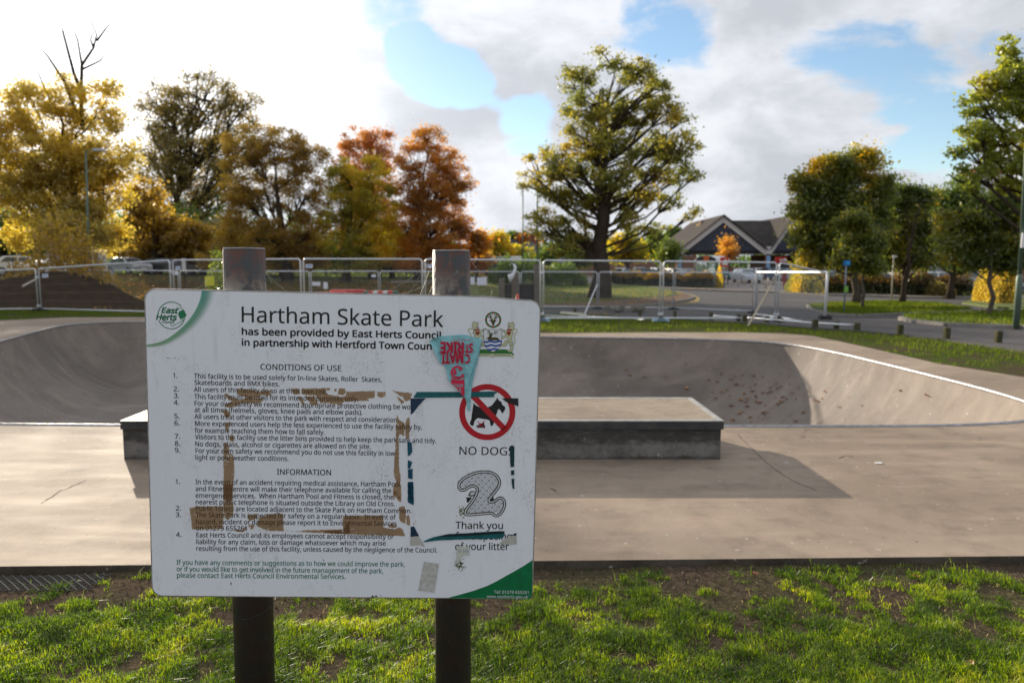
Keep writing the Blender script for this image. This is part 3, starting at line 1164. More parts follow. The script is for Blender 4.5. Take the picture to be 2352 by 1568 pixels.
build('no_dogs_lettering', fix_up(m), INK, sign)
m = M()
put_text(m, 'Thank you', (1822.3, 2113), (2011.7, 2114.3), 29)
put_text(m, 'for disposing', (1822, 2155.5), (2046, 2157), 29)
put_text(m, 'of your litter', (1820.4, 2197.7), (2035.5, 2198), 29)
build('litter_lettering', fix_up(m), INK, sign)

def shape(m, pts, t=.0006):
    """filled outline in photograph pixels; concave allowed"""
    q = [S(*p) for p in pts]
    vs = [Vector((a.x, a.y, 0)) for a in q]
    m.add([on(a.x, a.y, t) for a in q], [tuple(f) for f in tessellate_polygon([vs])])
def stroke(m, pts, wpx, t=.0006, closed=False):
    px = (S(pts[0][0] + 100, pts[0][1]) - S(*pts[0])).length / 100
    q = [S(*p) for p in pts]
    n = len(q)
    hw = wpx * px / 2
    vs = []
    for i in range(n):
        if closed:
            a, b_ = q[i - 1], q[(i + 1) % n]
        else:
            a, b_ = q[max(0, i - 1)], q[min(n - 1, i + 1)]
        d = (b_ - a)
        d = d.normalized() if d.length > 1e-9 else Vector((1, 0))
        nr = Vector((-d.y, d.x)) * hw
        vs += [q[i] + nr, q[i] - nr]
    fs = [(2 * i, 2 * i + 1, (2 * i + 3) % (2 * n), (2 * i + 2) % (2 * n)) for i in range(n if closed else n - 1)]
    m.add([on(a.x, a.y, t) for a in vs], fs)
def arc(cx, cy, r_, a0, a1, n=32, ry=None):
    ry = ry or r_
    return [(cx + r_ * math.cos(R(a0 + (a1 - a0) * i / n)), cy + ry * math.sin(R(a0 + (a1 - a0) * i / n))) for i in range(n + 1)]
def Z1(pts, ox=560, oy=960, s=2.8):
    return [(ox + x / s, oy + y / s) for x, y in pts]
# corner swoosh: a green band that fades out
gm = bpy.data.materials.new('fading_green_print')
gm.use_nodes = True
t = NT(gm.node_tree)
b = t.n['Principled BSDF']
va = t.new('ShaderNodeVertexColor', layer_name='fade')
sp_ = t.new('ShaderNodeSeparateColor')
t.link(va.outputs[0], sp_.inputs[0])
c = t.mix(t.rng(sp_.outputs[1], 0, 1), (.10, .36, .29), (.22, .42, .20))
t.link(c, b.inputs['Base Color'])
t.link(t.rng(sp_.outputs[0], 0, 1, 0, .95, True), b.inputs['Alpha'])
b.inputs['Roughness'].default_value = .45
inner = chaikin([(x, y, 0) for x, y in ((690, 566), (683, 640), (655, 720), (610, 810), (545, 900), (470, 980), (400, 1040), (300, 1110), (200, 1150), (72, 1172))], 2, False)
m = M(); cols = []
nI = len(inner)
NB = 6
for i, p in enumerate(inner):
    k = i / (nI - 1)
    wd = 150 * (1 - k) ** .8 + 30
    a0, b0 = inner[max(0, i - 1)], inner[min(nI - 1, i + 1)]
    d = (b0 - a0).normalized()
    nr = Vector((-d.y, d.x, 0))
    if nr.x < 0: nr = -nr
    if i == 0: nr = Vector((1, 0, 0))
    if i == nI - 1: nr = Vector((0, 1, 0))
    for j in range(NB + 1):
        q = p + nr * wd * j / NB
        q.x = max(q.x, 72); q.y = max(q.y, 567 + (q.x - 690) * .03)
        s_ = S(560 + q.x / 2.8, 960 + q.y / 2.8)
        m.v.append(on(s_.x, s_.y, .0005))
        cols.append(((1 - j / NB), k))
for i in range(nI - 1):
    for j in range(NB):
        a_ = i * (NB + 1) + j
        m.f.append((a_, a_ + 1, a_ + NB + 2, a_ + NB + 1))
fix_up(m)
o = build('green_swoosh', m, gm, sign)
ca = o.data.color_attributes.new('fade', 'FLOAT_COLOR', 'POINT')
for i, (a_, b_) in enumerate(cols):
    ca.data[i].color = (a_, b_, 0, 1)
# green corner bottom right
m = M()
shape(m, [(1300 + x / 2.6133, 1900 + y / 2.6133) for x, y in ((1258, 1285), (1400, 1248), (1550, 1205), (1700, 1152), (1800, 1102), (1900, 1045), (2000, 990), (2080, 943), (2170, 884), (2164, 1240), (2156, 1272), (2130, 1292))], .0006)
build('green_corner', fix_up(m), print_mat('green_corner_print', (.0, .15, .05), var=.25), sign)
m = M()
put_text(m, 'Tel: 01279 655261', (1976, 2371.4), (2114, 2373.3), 12.5, t=.0010)
put_text(m, 'www.eastherts.gov.uk', (1946.7, 2388.6), (2112, 2391), 12, t=.0010)
build('web_lettering', fix_up(m), print_mat('white_print', (.62, .66, .66)), sign)
# council logo
m = M()
c0 = (352, 843)
stroke(m, Z1(arc(*c0, 150, -205 + 28, -43)), 3.3)
stroke(m, Z1(arc(*c0, 150, 12, 158)), 3.3)
put_text(m, 'East', Z1([(238, 815)])[0], Z1([(432, 822)])[0], 22, bold=.04, shear=.25)
put_text(m, 'Herts', Z1([(178, 892)])[0], Z1([(418, 897)])[0], 23, bold=.04, shear=.25)
put_text(m, 'Council', Z1([(250, 927)])[0], Z1([(388, 931)])[0], 9.6, bold=.03, shear=.25)
shape(m, Z1([(440, 800), (455, 790), (475, 785), (495, 790), (505, 803), (508, 818), (523, 832), (515, 848), (510, 862), (490, 872), (475, 882), (455, 888), (448, 875), (440, 865), (432, 850), (430, 830), (432, 812)]))
stroke(m, Z1([(415, 750), (432, 768), (452, 758), (475, 768), (497, 795)]), 2.4)
stroke(m, Z1([(483, 884), (475, 902), (448, 915), (425, 930), (400, 945), (385, 950), (362, 965), (350, 952), (342, 934)]), 2.4)
build('council_logo', fix_up(m), GREEN, sign)
# no dogs roundel
m = M()
shape(m, [(1300 + x / 2.6133, 1440 + y / 2.6133) for x, y in ((1553, 445), (1575, 470), (1620, 492), (1690, 500), (1745, 470), (1780, 425), (1803, 388), (1812, 415), (1848, 440), (1850, 462), (1884, 490), (1882, 515), (1858, 555), (1843, 540), (1830, 515), (1808, 512), (1798, 550), (1780, 590), (1770, 620), (1760, 670), (1745, 688), (1730, 680), (1722, 630), (1700, 620), (1640, 612), (1600, 602), (1580, 615), (1562, 640), (1552, 680), (1535, 686), (1515, 665), (1515, 650), (1530, 615), (1535, 560), (1545, 500))], .0006)
shape(m, [(1300 + x / 2.6133, 1440 + y / 2.6133) for x, y in ((1580, 690), (1592, 677), (1615, 680), (1605, 668), (1625, 660), (1650, 655), (1655, 635), (1662, 655), (1668, 680), (1680, 692), (1665, 704), (1600, 704))], .0006)
build('dog_symbol', fix_up(m), INK, sign)
m = M()
rc = (1300 + 1696 / 2.6133, 1440 + 541 / 2.6133)
stroke(m, arc(*rc, 100.7, 0, 360, 64)[:-1], 23, .0010, True)
stroke(m, [(rc[0] - 62, rc[1] - 70), (rc[0] + 69, rc[1] + 68)], 23, .0010)
for a_ in (((1594, 637), (1668, 710)), ((1670, 637), (1594, 710))):
    stroke(m, [(1300 + x / 2.6133, 1440 + y / 2.6133) for x, y in a_], 2.6, .0012)
build('prohibition_ring', fix_up(m), print_mat('red_print', (.46, .012, .022)), sign)

# patterned numeral 2
Z2 = lambda pts: [(1780 + x / 3.2667, 1820 + y / 3.2667) for x, y in pts]
P2 = [(180, 400), (190, 352), (240, 305), (330, 250), (430, 220), (545, 212), (630, 232), (690, 280), (716, 345), (705, 405), (660, 470), (605, 535), (572, 578), (578, 605), (612, 612), (660, 590), (700, 560), (738, 552), (772, 585), (782, 640), (766, 700), (732, 755), (690, 790), (650, 788), (625, 765), (600, 750), (440, 765), (258, 782), (272, 705), (330, 640), (380, 570), (415, 500), (428, 440), (395, 405), (350, 397), (305, 418), (262, 450), (218, 458), (188, 435)]
P2s = [(p.x, p.y) for p in chaikin([(x, y, 0) for x, y in P2], 2)]
m = M(); stroke(m, Z2(P2s), 12.5, .0006, True)
shape(m, Z2([(590, 590), (635, 535), (635, 590)]))
shape(m, Z2([(300, 520), (335, 465), (425, 470), (380, 530), (330, 540)]), .0005)
shape(m, Z2([(268, 548), (350, 548), (348, 560), (300, 620), (285, 610), (282, 565)]), .0005)
build('numeral_outline', fix_up(m), INK, sign)
m = M(); stroke(m, Z2(P2s), 4.6, .0010, True)
shape(m, Z2([(320, 518), (345, 478), (405, 482), (370, 518)]), .0009)
build('numeral_inline', fix_up(m), print_mat('pale_print', (.66, .68, .69)), sign)
m = M()
for i in range(14):
    for j in range(14):
        x, y = 160 + i * 44 + j * 5, 180 + j * 44 - i * 3
        if i % 2 == j % 2:
            for k in range(2):
                a = k * 90 + 45
                q = arc(x + 44 * math.cos(R(a)) * .72, y + 44 * math.sin(R(a)) * .72, 40, 0, 360, 14)[:-1]
                for u_, v_ in zip(q, q[1:] + q[:1]):
                    if inside(u_, P2s) and inside(v_, P2s):
                        stroke(m, Z2([u_, v_]), .7, .0005)
        elif inside((x, y), P2s):
            for k in range(3):
                q = [(x - 14, y - 10 + k * 9), (x + 12, y - 12 + k * 9)]
                if all(inside(z_, P2s) for z_ in q):
                    stroke(m, Z2(q), 1.3, .0005)
build('numeral_pattern', fix_up(m), print_mat('grey_print', (.22, .23, .25)), sign)
# moss stains round the numeral and below the litter line
M_MOSS = mat('moss', (.10, .12, .03), .9, col2=(.17, .17, .06), scale=300)
def specks(m, cx, cy, rx, ry, n, s, t, seed):
    rr = random.Random(seed)
    for _ in range(n):
        x, y = rr.gauss(cx, rx), rr.gauss(cy, ry)
        k = rr.uniform(.4, 1) * s
        shape(m, [(x + k * math.cos(a) * rr.uniform(.6, 1.2), y + k * math.sin(a) * rr.uniform(.6, 1.2)) for a in (0, 1.2, 2.5, 3.8, 5.1)], t)
m = M()
specks(m, 1780 + 190 / 3.2667, 1820 + 1430 / 3.2667, 9, 10, 90, 3.2, .0009, 3)
specks(m, 1780 + 225 / 3.2667, 1820 + 740 / 3.2667, 9, 10, 60, 3, .0009, 4)
for i in range(0, 60):
    p = Z2([P2s[(i * 2) % 70]])[0]
    specks(m, p[0] - 2, p[1] - 5, 2, 2, 2, 2, .0005, i)
specks(m, 1660, 1900 + 500 / 2.6133, 4, 5, 6, 2.4, .0009, 6)
specks(m, 1300 + 500 / 2.6133, 1900 + 1265 / 2.6133, 10, 3, 26, 3, .0009, 8)
specks(m, 925, 2332, 2.5, 3.5, 12, 2, .0009, 9)
for x, y in ((676, 1432), (698, 1432)):
    specks(m, x, y, 3, 1, 5, 2, .0009, x)
build('moss_patch', fix_up(m), M_MOSS, sign)

# coat of arms, plain drawing of the photograph's emblem
Z3 = lambda pts: [(1820 + x / 6.8167, 1220 + y / 6.8167) for x, y in pts]
cream = print_mat('cream_print', (.52, .56, .36))
dark = print_mat('olive_print', (.065, .06, .018))
redp = print_mat('crest_red_print', (.30, .035, .02))
blue = print_mat('crest_blue_print', (.02, .08, .38))
leafg = print_mat('crest_green_print', (.03, .17, .03))
lionR = [(1430, 500), (1480, 475), (1545, 480), (1560, 450), (1590, 470), (1610, 500), (1625, 560), (1600, 610), (1620, 650), (1570, 690), (1600, 760), (1560, 830), (1550, 900), (1560, 1000), (1600, 1070), (1580, 1140), (1590, 1200), (1560, 1260), (1510, 1285), (1420, 1250), (1440, 1210), (1500, 1215), (1520, 1150), (1480, 1080), (1470, 1010), (1430, 1030), (1400, 1110), (1330, 1130), (1260, 1110), (1270, 1050), (1340, 1040), (1350, 970), (1430, 950), (1440, 900), (1400, 860), (1340, 900), (1260, 920), (1250, 860), (1330, 840), (1390, 790), (1300, 700), (1210, 670), (1230, 640), (1320, 670), (1410, 700), (1430, 640), (1500, 640), (1490, 580), (1440, 560), (1470, 545)]
lionL = [(2085 - x, y - 12) for x, y in lionR]
mc = M(); shape(mc, Z3(lionR), .0007); shape(mc, Z3(lionL), .0007)
tail = [(1620, 1060), (1640, 960), (1610, 880), (1640, 800), (1690, 720), (1690, 660), (1640, 650), (1610, 690)]
stroke(mc, Z3(tail), 5, .0007); stroke(mc, Z3([(2060 - x, y - 15) for x, y in tail]), 5, .0007)
shape(mc, Z3([(600, 1320), (1540, 1325), (1590, 1360), (1590, 1440), (1540, 1440), (1530, 1405), (1060, 1400), (1060, 1430), (980, 1430), (980, 1400), (600, 1395)]), .0011)
shape(mc, Z3([(1020, 330), (1075, 330), (1070, 400), (1045, 425), (1020, 400)]), .0011)
build('crest_lions', fix_up(mc), cream, sign)
m = M()
for li in (lionR, lionL):
    stroke(m, Z3(li), 1.3, .0009, True)
    for sx in (1, -1):
        pass
rr = random.Random(2)
for li in (lionR, lionL):
    k = 0
    while k < 22:
        x, y = rr.uniform(min(p[0] for p in li), max(p[0] for p in li)), rr.uniform(620, 1250)
        if inside((x, y), li):
            stroke(m, Z3([(x, y - 12), (x, y + 12)]), 1.6, .0009)
            k += 1
shape(m, Z3([(985, 400), (925, 405), (975, 440), (1000, 480), (1020, 550), (1062, 550), (1085, 480), (1105, 440), (1150, 405), (1095, 400), (1075, 375), (1005, 375)]), .0009)
for a_ in ([(1010, 390), (960, 350), (940, 330), (905, 315)], [(985, 375), (975, 320), (1000, 290), (1020, 270)], [(960, 350), (955, 290), (965, 255)], [(1070, 390), (1120, 350), (1150, 340), (1180, 320)], [(1095, 375), (1105, 320), (1085, 290), (1065, 270)], [(1120, 350), (1130, 290), (1110, 255)]):
    stroke(m, Z3(a_), 3, .0009)
stroke(m, Z3([(785, 665), (1280, 665), (1275, 1000), (1240, 1120), (1160, 1220), (1030, 1280), (900, 1220), (820, 1120), (783, 1000)]), 2, .0011, True)
stag = [(910, 800), (950, 790), (990, 790), (1020, 800), (1000, 880), (1100, 875), (1170, 890), (1215, 940), (1200, 960), (1060, 962), (900, 955), (885, 900), (870, 910), (868, 960), (855, 955), (860, 890), (900, 880), (930, 850), (945, 820), (912, 815)]
shape(m, Z3(stag), .0012)
for a_ in ([(985, 790), (960, 770), (920, 765), (880, 770)], [(960, 770), (935, 730), (905, 720), (880, 695)], [(935, 730), (940, 690)], [(910, 720), (915, 685)], [(1000, 790), (1050, 775), (1080, 750), (1175, 718)], [(1080, 780), (1145, 788)], [(1080, 750), (1085, 710)], [(1110, 745), (1120, 695)], [(1010, 790), (1005, 745)], [(985, 785), (975, 745)]):
    stroke(m, Z3(a_), 2.6, .0012)
put_text(m, 'FAITH IN OUR FUTURE', Z3([(1062, 1378)])[0], Z3([(1515, 1384)])[0], 5.2, t=.0014)
put_text(m, 'PRIDE IN OUR PAST', Z3([(470, 1370)])[0], Z3([(945, 1374)])[0], 5.2, t=.0014)
build('crest_drawing', fix_up(m), dark, sign)
m = M()
shape(m, Z3([(787, 667), (1278, 667), (1273, 1000), (1238, 1118), (1158, 1217), (1030, 1277), (902, 1217), (822, 1117), (785, 1000)]), .0010)
build('crest_shield', fix_up(m), print_mat('shield_white_print', (.68, .70, .72)), sign)
m = M()
for yy, x0_, x1_ in ((995, 787, 1272), (1100, 812, 1245), (1205, 890, 1165)):
    k = 24
    stroke(m, Z3([(x0_ + (x1_ - x0_) * i / k, yy + 14 * math.sin(i / k * (x1_ - x0_) / 38)) for i in range(k + 1)]), 7.5, .0012)
build('crest_waves', fix_up(m), blue, sign)
m = M()
stroke(m, Z3(arc(1040, 400, 195, 0, 360, 48)[:-1]), 7.5, .0007, True)
shape(m, Z3([(560, 1318), (600, 1250), (700, 1210), (800, 1200), (900, 1215), (1000, 1275), (1060, 1275), (1160, 1215), (1300, 1200), (1430, 1215), (1540, 1270), (1600, 1320), (1612, 1360), (1560, 1375), (1500, 1330)]), .0006)
build('crest_wreath', fix_up(m), leafg, sign)
m = M()
for k in range(8):
    a = k * 45 + 2
    shape(m, Z3(arc(1040 + 195 * math.cos(R(a)), 400 + 195 * math.sin(R(a)), 30, 0, 330, 11)), .0009)
for sx in (0, 1):
    f_ = (lambda x: x) if sx else (lambda x: 2085 - x)
    shape(m, Z3([(f_(1420), 645), (f_(1562), 660), (f_(1558), 700), (f_(1420), 690)]), .0011)
    shape(m, Z3([(f_(1410), 715), (f_(1522), 715), (f_(1520), 780), (f_(1465), 830), (f_(1415), 780)]), .0011)
    shape(m, Z3([(f_(1420), 570), (f_(1440), 590), (f_(1500), 580), (f_(1500), 605), (f_(1440), 605)]), .0011)
shape(m, Z3([(1005, 335), (1080, 335), (1078, 385), (1042, 400), (1006, 385)]), .0010)
build('crest_roses', fix_up(m), redp, sign)
# ---- tape remnants and stickers stuck on the board
def tape_mat(name, tint):
    """brown see-through film: the printing stays visible under it"""
    m = bpy.data.materials.new(name)
    m.use_nodes = True
    t = NT(m.node_tree)
    b = t.n['Principled BSDF']
    pos = t.new('ShaderNodeNewGeometry').outputs['Position']
    n = t.noise(pos, 55, 6, .7, .3)
    b.inputs['Base Color'].default_value = (.24, .16, .10, 1)
    b.inputs['Roughness'].default_value = .35
    tr = t.new('ShaderNodeBsdfTransparent')
    t.link(t.mix(t.rng(t.noise(pos, 20, 4, .6), .3, .7), tuple(x * .92 for x in tint), tuple(min(1, x * 1.06) for x in tint)), tr.inputs[0])
    mx = t.new('ShaderNodeMixShader', i_0=.35)
    t.link(tr.outputs[0], mx.inputs[1])
    t.link(b.outputs[0], mx.inputs[2])
    clear = t.new('ShaderNodeBsdfTransparent')
    m2 = t.new('ShaderNodeMixShader')
    t.link(t.rng(n, .35, .38), m2.inputs[0])
    t.link(clear.outputs[0], m2.inputs[1])
    t.link(mx.outputs[0], m2.inputs[2])
    t.link(m2.outputs[0], t.n['Material Output'].inputs[0])
    return m
BROWN = tape_mat('brown_parcel_tape', (.80, .65, .49))
TEAL = mat('teal_poster_remnant', (.006, .11, .12), .35, var=.25, scale=60)
NAVY = mat('navy_poster_remnant', (.006, .016, .045), .4, col2=(.01, .06, .13), scale=30)
PAPER = mat('torn_paper', (.50, .50, .46), .7, col2=(.6, .6, .56), scale=90)
A = lambda pts: [(1300 + x / 2.6133, 1440 + y / 2.6133) for x, y in pts]      # upper right view
B = lambda pts: [(1300 + x / 2.6133, 1900 + y / 2.6133) for x, y in pts]      # lower right view
C = lambda pts: [(560 + x / 2.8, 1440 + y / 2.8) for x, y in pts]            # upper left view
D = lambda pts: [(560 + x / 2.8, 1900 + y / 2.8) for x, y in pts]            # lower left view
Es = lambda pts: [(880 + x / 2.94, 1520 + y / 2.94) for x, y in pts]
def torn(pts, amp=1.6, seed=1, step=7):
    rr = random.Random(seed)
    out = []
    n = len(pts)
    for i in range(n):
        a, b_ = pts[i], pts[(i + 1) % n]
        L = math.hypot(b_[0] - a[0], b_[1] - a[1])
        k = max(1, int(L / step))
        for j in range(k):
            f = j / k
            jx, jy = (0, 0) if j == 0 else (rr.uniform(-amp, amp), rr.uniform(-amp, amp))
            out.append((a[0] + (b_[0] - a[0]) * f + jx, a[1] + (b_[1] - a[1]) * f + jy))
    return out
def piece(name, polys, mt, t, amp=1.4, seed=1, label=None):
    m = M()
    for i, p in enumerate(polys):
        shape(m, torn(p, amp, seed + i), t)
    o = build(name, fix_up(m), mt, sign)
    if label: o['label'] = label
    return o
piece('parcel_tape', [Es([(205, 95), (340, 103), (470, 130), (600, 115), (595, 180), (480, 175), (470, 205), (330, 205), (200, 170)]), Es([(45, 165), (80, 150), (130, 195), (240, 225), (200, 240), (110, 235)]),
                      Es([(230, 235), (300, 205), (520, 215), (500, 250), (450, 270), (250, 265), (160, 318), (50, 318), (80, 280), (150, 240)]), Es([(60, 380), (110, 400), (95, 440), (60, 420)])], BROWN, .0017, 1.2, 11)
piece('parcel_tape', [Es([(830, 95), (935, 95), (945, 160), (870, 165)]), Es([(960, 95), (1300, 93), (1290, 120), (1240, 125), (1260, 160), (1440, 195), (1480, 180), (1480, 220), (1430, 290), (1280, 265), (1180, 268), (1130, 180), (965, 165)]), Es([(1345, 100), (1375, 95), (1365, 135), (1345, 130)]),
                      Es([(1400, 95), (1465, 92), (1480, 150), (1440, 175), (1385, 165)]), Es([(1485, 130), (1825, 128), (1815, 205), (1730, 215), (1760, 235), (1560, 245), (1470, 250), (1480, 190)]), Es([(1850, 132), (1945, 132), (1950, 180), (1900, 205), (1850, 185)]),
                      Es([(905, 188), (960, 195), (1000, 290), (970, 285)]), Es([(1000, 190), (1120, 190), (1160, 290), (1080, 290)])], BROWN, .0017, 1.4, 31)
piece('parcel_tape', [A([(700, 310), (780, 330), (905, 340), (900, 400), (850, 430), (800, 380), (760, 350)]), A([(745, 380), (790, 400), (830, 430), (800, 460), (770, 420)]),
                      A([(757, 570), (775, 620), (830, 655), (835, 700), (825, 790), (780, 770), (770, 800), (775, 1100), (790, 1200), (785, 1300), (740, 1250), (720, 1180), (735, 900), (745, 700)]),
                      A([(850, 610), (880, 595), (886, 700), (880, 815), (845, 820), (842, 700)]), A([(715, 1330), (745, 1250), (795, 1300), (795, 1350), (800, 1460), (770, 1440), (745, 1340), (725, 1463), (712, 1400)])], BROWN, .0017, 2.2, 51)
piece('parcel_tape', [C([(950, 700), (1020, 690), (990, 790), (985, 830), (962, 760)]), C([(1000, 870), (1030, 820), (1053, 870), (1045, 915), (1010, 900)]), C([(940, 920), (975, 925), (1000, 960), (990, 1040), (1045, 1050), (1058, 1250), (1045, 1400), (1040, 1568), (937, 1568), (937, 1200)]),
                      C([(925, 570), (970, 545), (1015, 600), (990, 640), (950, 620)])], BROWN, .0017, 1.4, 71)
piece('parcel_tape', [D([(935, 100), (1045, 100), (1020, 280), (1050, 340), (1045, 430), (990, 500), (955, 480), (935, 400)]), D([(557, 365), (640, 342), (930, 345), (935, 480), (925, 590), (870, 600), (585, 600), (575, 500)])], BROWN, .0020, 1.0, 91, 'square end of brown parcel tape at the lower left')
piece('parcel_tape', [D([(1045, 600), (1150, 610), (1190, 560), (1200, 600), (1160, 632), (1090, 632)]), D([(1205, 440), (1320, 430), (1300, 480), (1230, 510), (1205, 480)]), D([(1215, 540), (1290, 560), (1250, 605), (1225, 605)]), D([(1330, 480), (1440, 430), (1600, 425), (1612, 625), (1440, 620), (1310, 565)]),
                      D([(1620, 618), (1780, 625), (1830, 612), (2280, 600), (2352, 500), (2352, 655), (1800, 630)]), B([(190, 420), (610, 415), (610, 540), (720, 560), (780, 540), (810, 560), (837, 633), (0, 605), (0, 575), (190, 570)]), B([(660, 510), (740, 505), (752, 540), (670, 545)]),
                      B([(775, 330), (830, 320), (845, 400), (842, 500), (790, 480), (775, 420)]), B([(848, 430), (875, 408), (888, 470), (888, 525), (850, 505)]), B([(715, 190), (740, 150), (790, 240), (805, 275), (770, 270)])], BROWN, .0017, 1.6, 111)
piece('poster_remnant', [A([(960, 330), (1400, 330), (1420, 328), (1810, 325), (1766, 360), (1766, 384), (1300, 388), (1150, 390), (925, 392)])], TEAL, .0022, .5, 3, 'long teal strip of a torn poster above the dog symbol')
piece('poster_remnant', [A([(895, 398), (1055, 396), (990, 460), (925, 545), (897, 568)]), B([(895, 535), (930, 530), (985, 632), (895, 638)])], NAVY, .0022, .5, 5, 'dark corner scraps of a torn poster')
piece('poster_remnant', [A([(1850, 397), (2020, 397), (2020, 483), (1980, 465), (1930, 450), (1890, 430)]), B([(1945, 625), (2000, 597), (2000, 628)])], mat('black_scrap', (.012, .014, .016), .4), .0022, .5, 7, 'black corner scraps of a torn poster at the right')
piece('poster_remnant', [A([(862, 845), (908, 858), (912, 960), (890, 990), (865, 1000)]), A([(865, 1040), (912, 1060), (890, 1130), (866, 1130)]), A([(866, 1140), (915, 1130), (917, 1240), (868, 1230)]), A([(866, 1270), (918, 1265), (925, 1463), (866, 1463)]), B([(866, 80), (925, 70), (928, 310), (868, 280)])], mat('blue_poster_remnant', (.004, .06, .12), .35, col2=(.006, .10, .15), scale=50), .0022, .8, 9, 'blue vertical strip of a torn poster beside the text')
piece('poster_remnant', [A([(1930, 900), (1955, 885), (1980, 900), (1978, 1110), (1938, 1115)]), A([(1943, 1150), (1978, 1145), (1977, 1195), (1946, 1200)]), A([(1948, 1235), (1977, 1235), (1977, 1345), (1960, 1335)])], mat('dark_teal_remnant', (.004, .042, .045), .35), .0022, .5, 13, 'narrow dark teal sliver right of the words NO DOGS')
piece('poster_remnant', [B([(1025, 690), (1100, 655), (1140, 640), (1300, 612), (1500, 600), (1830, 578), (1876, 580), (1870, 640), (1850, 655), (1500, 665), (1200, 675), (1035, 695)])], TEAL, .0024, .6, 15, 'teal strip of a torn poster across the litter notice')
piece('poster_remnant', [B([(1150, 640), (1300, 608), (1500, 600), (1830, 580), (1874, 582), (1870, 606), (1500, 630), (1250, 640)])], mat('very_dark_teal', (.004, .022, .024), .4), .0027, .5, 16)
piece('tape_end', [B([(893, 640), (985, 640), (1045, 745), (990, 725), (893, 732)]), B([(1820, 718), (1870, 665), (1945, 630), (2000, 630), (2000, 716)])], mat('dirty_clear_tape', (.42, .42, .36), .45, col2=(.5, .5, .47), scale=70), .0024, .5, 17)
piece('sticker', [B([(1035, 898), (1192, 922), (1140, 1223), (977, 1200)])], mat('grubby_sticker', (.40, .41, .36), .6, col2=(.56, .58, .56), scale=70, detail=6), .0016, 1.0, 19, 'grubby blank pale sticker low on the board')
st2 = piece('sticker', [B([(1380, 735), (1510, 745), (1505, 830), (1450, 830), (1410, 860), (1405, 892), (1376, 890)])], mat('faded_label', (.56, .58, .50), .6), .0030, 1.0, 21, 'faded torn label under the litter notice')
m = M(); put_text(m, 'N HE', B([(1392, 800)])[0], B([(1500, 803)])[0], 13, t=.0034, bold=.02)
build('faded_lettering', fix_up(m), print_mat('pale_blue_print', (.36, .45, .55)), st2)

# climate sticker: creased vinyl, one corner of it folded
F = lambda pts: [(1700 + x / 3.92, 1300 + y / 3.92) for x, y in pts]
mv = mat('pale_blue_vinyl', (.24, .55, .60), .3, var=.12, scale=25, bump=.5, bscale=40)
sticker = None
def folded(name, polys, mt, parent):
    m = M()
    for pts_t in polys:
        q = [(S(*F([(x, y)])[0]), t_) for x, y, t_ in pts_t]
        tri = tessellate_polygon([[Vector((a.x, a.y, 0)) for a, _ in q]])
        m.add([on(a.x, a.y, t_) for a, t_ in q], [tuple(f) for f in tri])
    return build(name, fix_up(m), mt, parent)
sticker = folded('sticker', [
    [(72, 243, .006), (150, 200, .012), (192, 245, .004), (240, 375, .003), (300, 630, .004), (240, 600, .010), (170, 450, .012)],
    [(150, 200, .012), (240, 172, .008), (585, 145, .004), (622, 150, .007), (622, 1080, .006), (640, 1150, .004), (600, 1115, .004), (540, 1040, .004), (495, 980, .004), (365, 855, .008), (335, 700, .004), (300, 630, .003), (240, 375, .003), (192, 245, .004)],
    [(622, 150, .009), (640, 148, .008), (760, 185, .005), (893, 210, .010), (860, 400, .005), (830, 560, .004), (785, 680, .010), (785, 700, .010), (745, 880, .005), (730, 1000, .004), (715, 1200, .004), (710, 1335, .006), (672, 1330, .005), (652, 1220, .004), (622, 1080, .008)]], mv, sign)
sticker['label'] = 'creased pale blue climate strike sticker hanging upside down'
CR = print_mat('sticker_red_print', (.62, .02, .07))
def put_rot(m, s, p0, p1, cap, t, **kw):
    put_text(m, s, p0, p1, cap, t, **kw)
m = M()
# upside down: the baseline runs right to left along the top of each word
tt = lambda x, y: F([(x, y)])[0]
def upside(m, s, xr, xl, ybase, cap, t=.0125, **kw):
    vs, fs = text_geo(s, **kw)
    a, b_ = S(*tt(xr, ybase)), S(*tt(xl, ybase))
    x0_, x1_ = min(v[0] for v in vs), max(v[0] for v in vs)
    ex = b_ - a
    L = ex.length
    ex /= L
    ey = Vector((-ex.y, ex.x))
    k = L / (x1_ - x0_)
    pxm = (S(2000, 1500) - S(1900, 1500)).length / 100
    sy = cap / 3.92 * pxm / CAPH
    m.add([on(*(a + ex * ((x - x0_) * k) + ey * (y * sy)), t) for x, y in vs], fs)
upside(m, 'ST', 752, 632, 290, 128, bold=.045)
upside(m, 'RIKE', 612, 245, 262, 165, bold=.045)
upside(m, 'C', 708, 628, 455, 128, bold=.045)
upside(m, 'MATI', 605, 268, 432, 155, bold=.045)
upside(m, '@youthstrike4climate', 720, 422, 215, 24)
stroke(m, F([(738, 236), (768, 238), (765, 272), (732, 268)]), .9, .0125, True)
stroke(m, F(arc(512, 732, 90, -35, -325, 30)), 8, .0125)
shape(m, F([(455, 700), (475, 668), (485, 700), (500, 720), (490, 760), (465, 770), (450, 745)]), .0125)
shape(m, F([(525, 695), (540, 660), (575, 690), (572, 712), (545, 700)]), .0125)
shape(m, F([(470, 785), (520, 800), (560, 800), (540, 832), (500, 820)]), .0125)
shape(m, F([(575, 770), (600, 745), (612, 780), (605, 830), (585, 800)]), .0125)
shape(m, F([(425, 800), (440, 835), (500, 850), (560, 850), (600, 840), (617, 850), (617, 1075), (605, 1105), (540, 1035), (495, 975), (410, 890)]), .0122)
build('sticker_lettering', fix_up(m), CR, sticker)
m = M()
upside(m, 'APRIL', 602, 455, 912, 50, .0128, bold=.02)
upside(m, '3', 572, 540, 985, 62, .0128, bold=.03)
build('sticker_date', fix_up(m), mv, sticker)

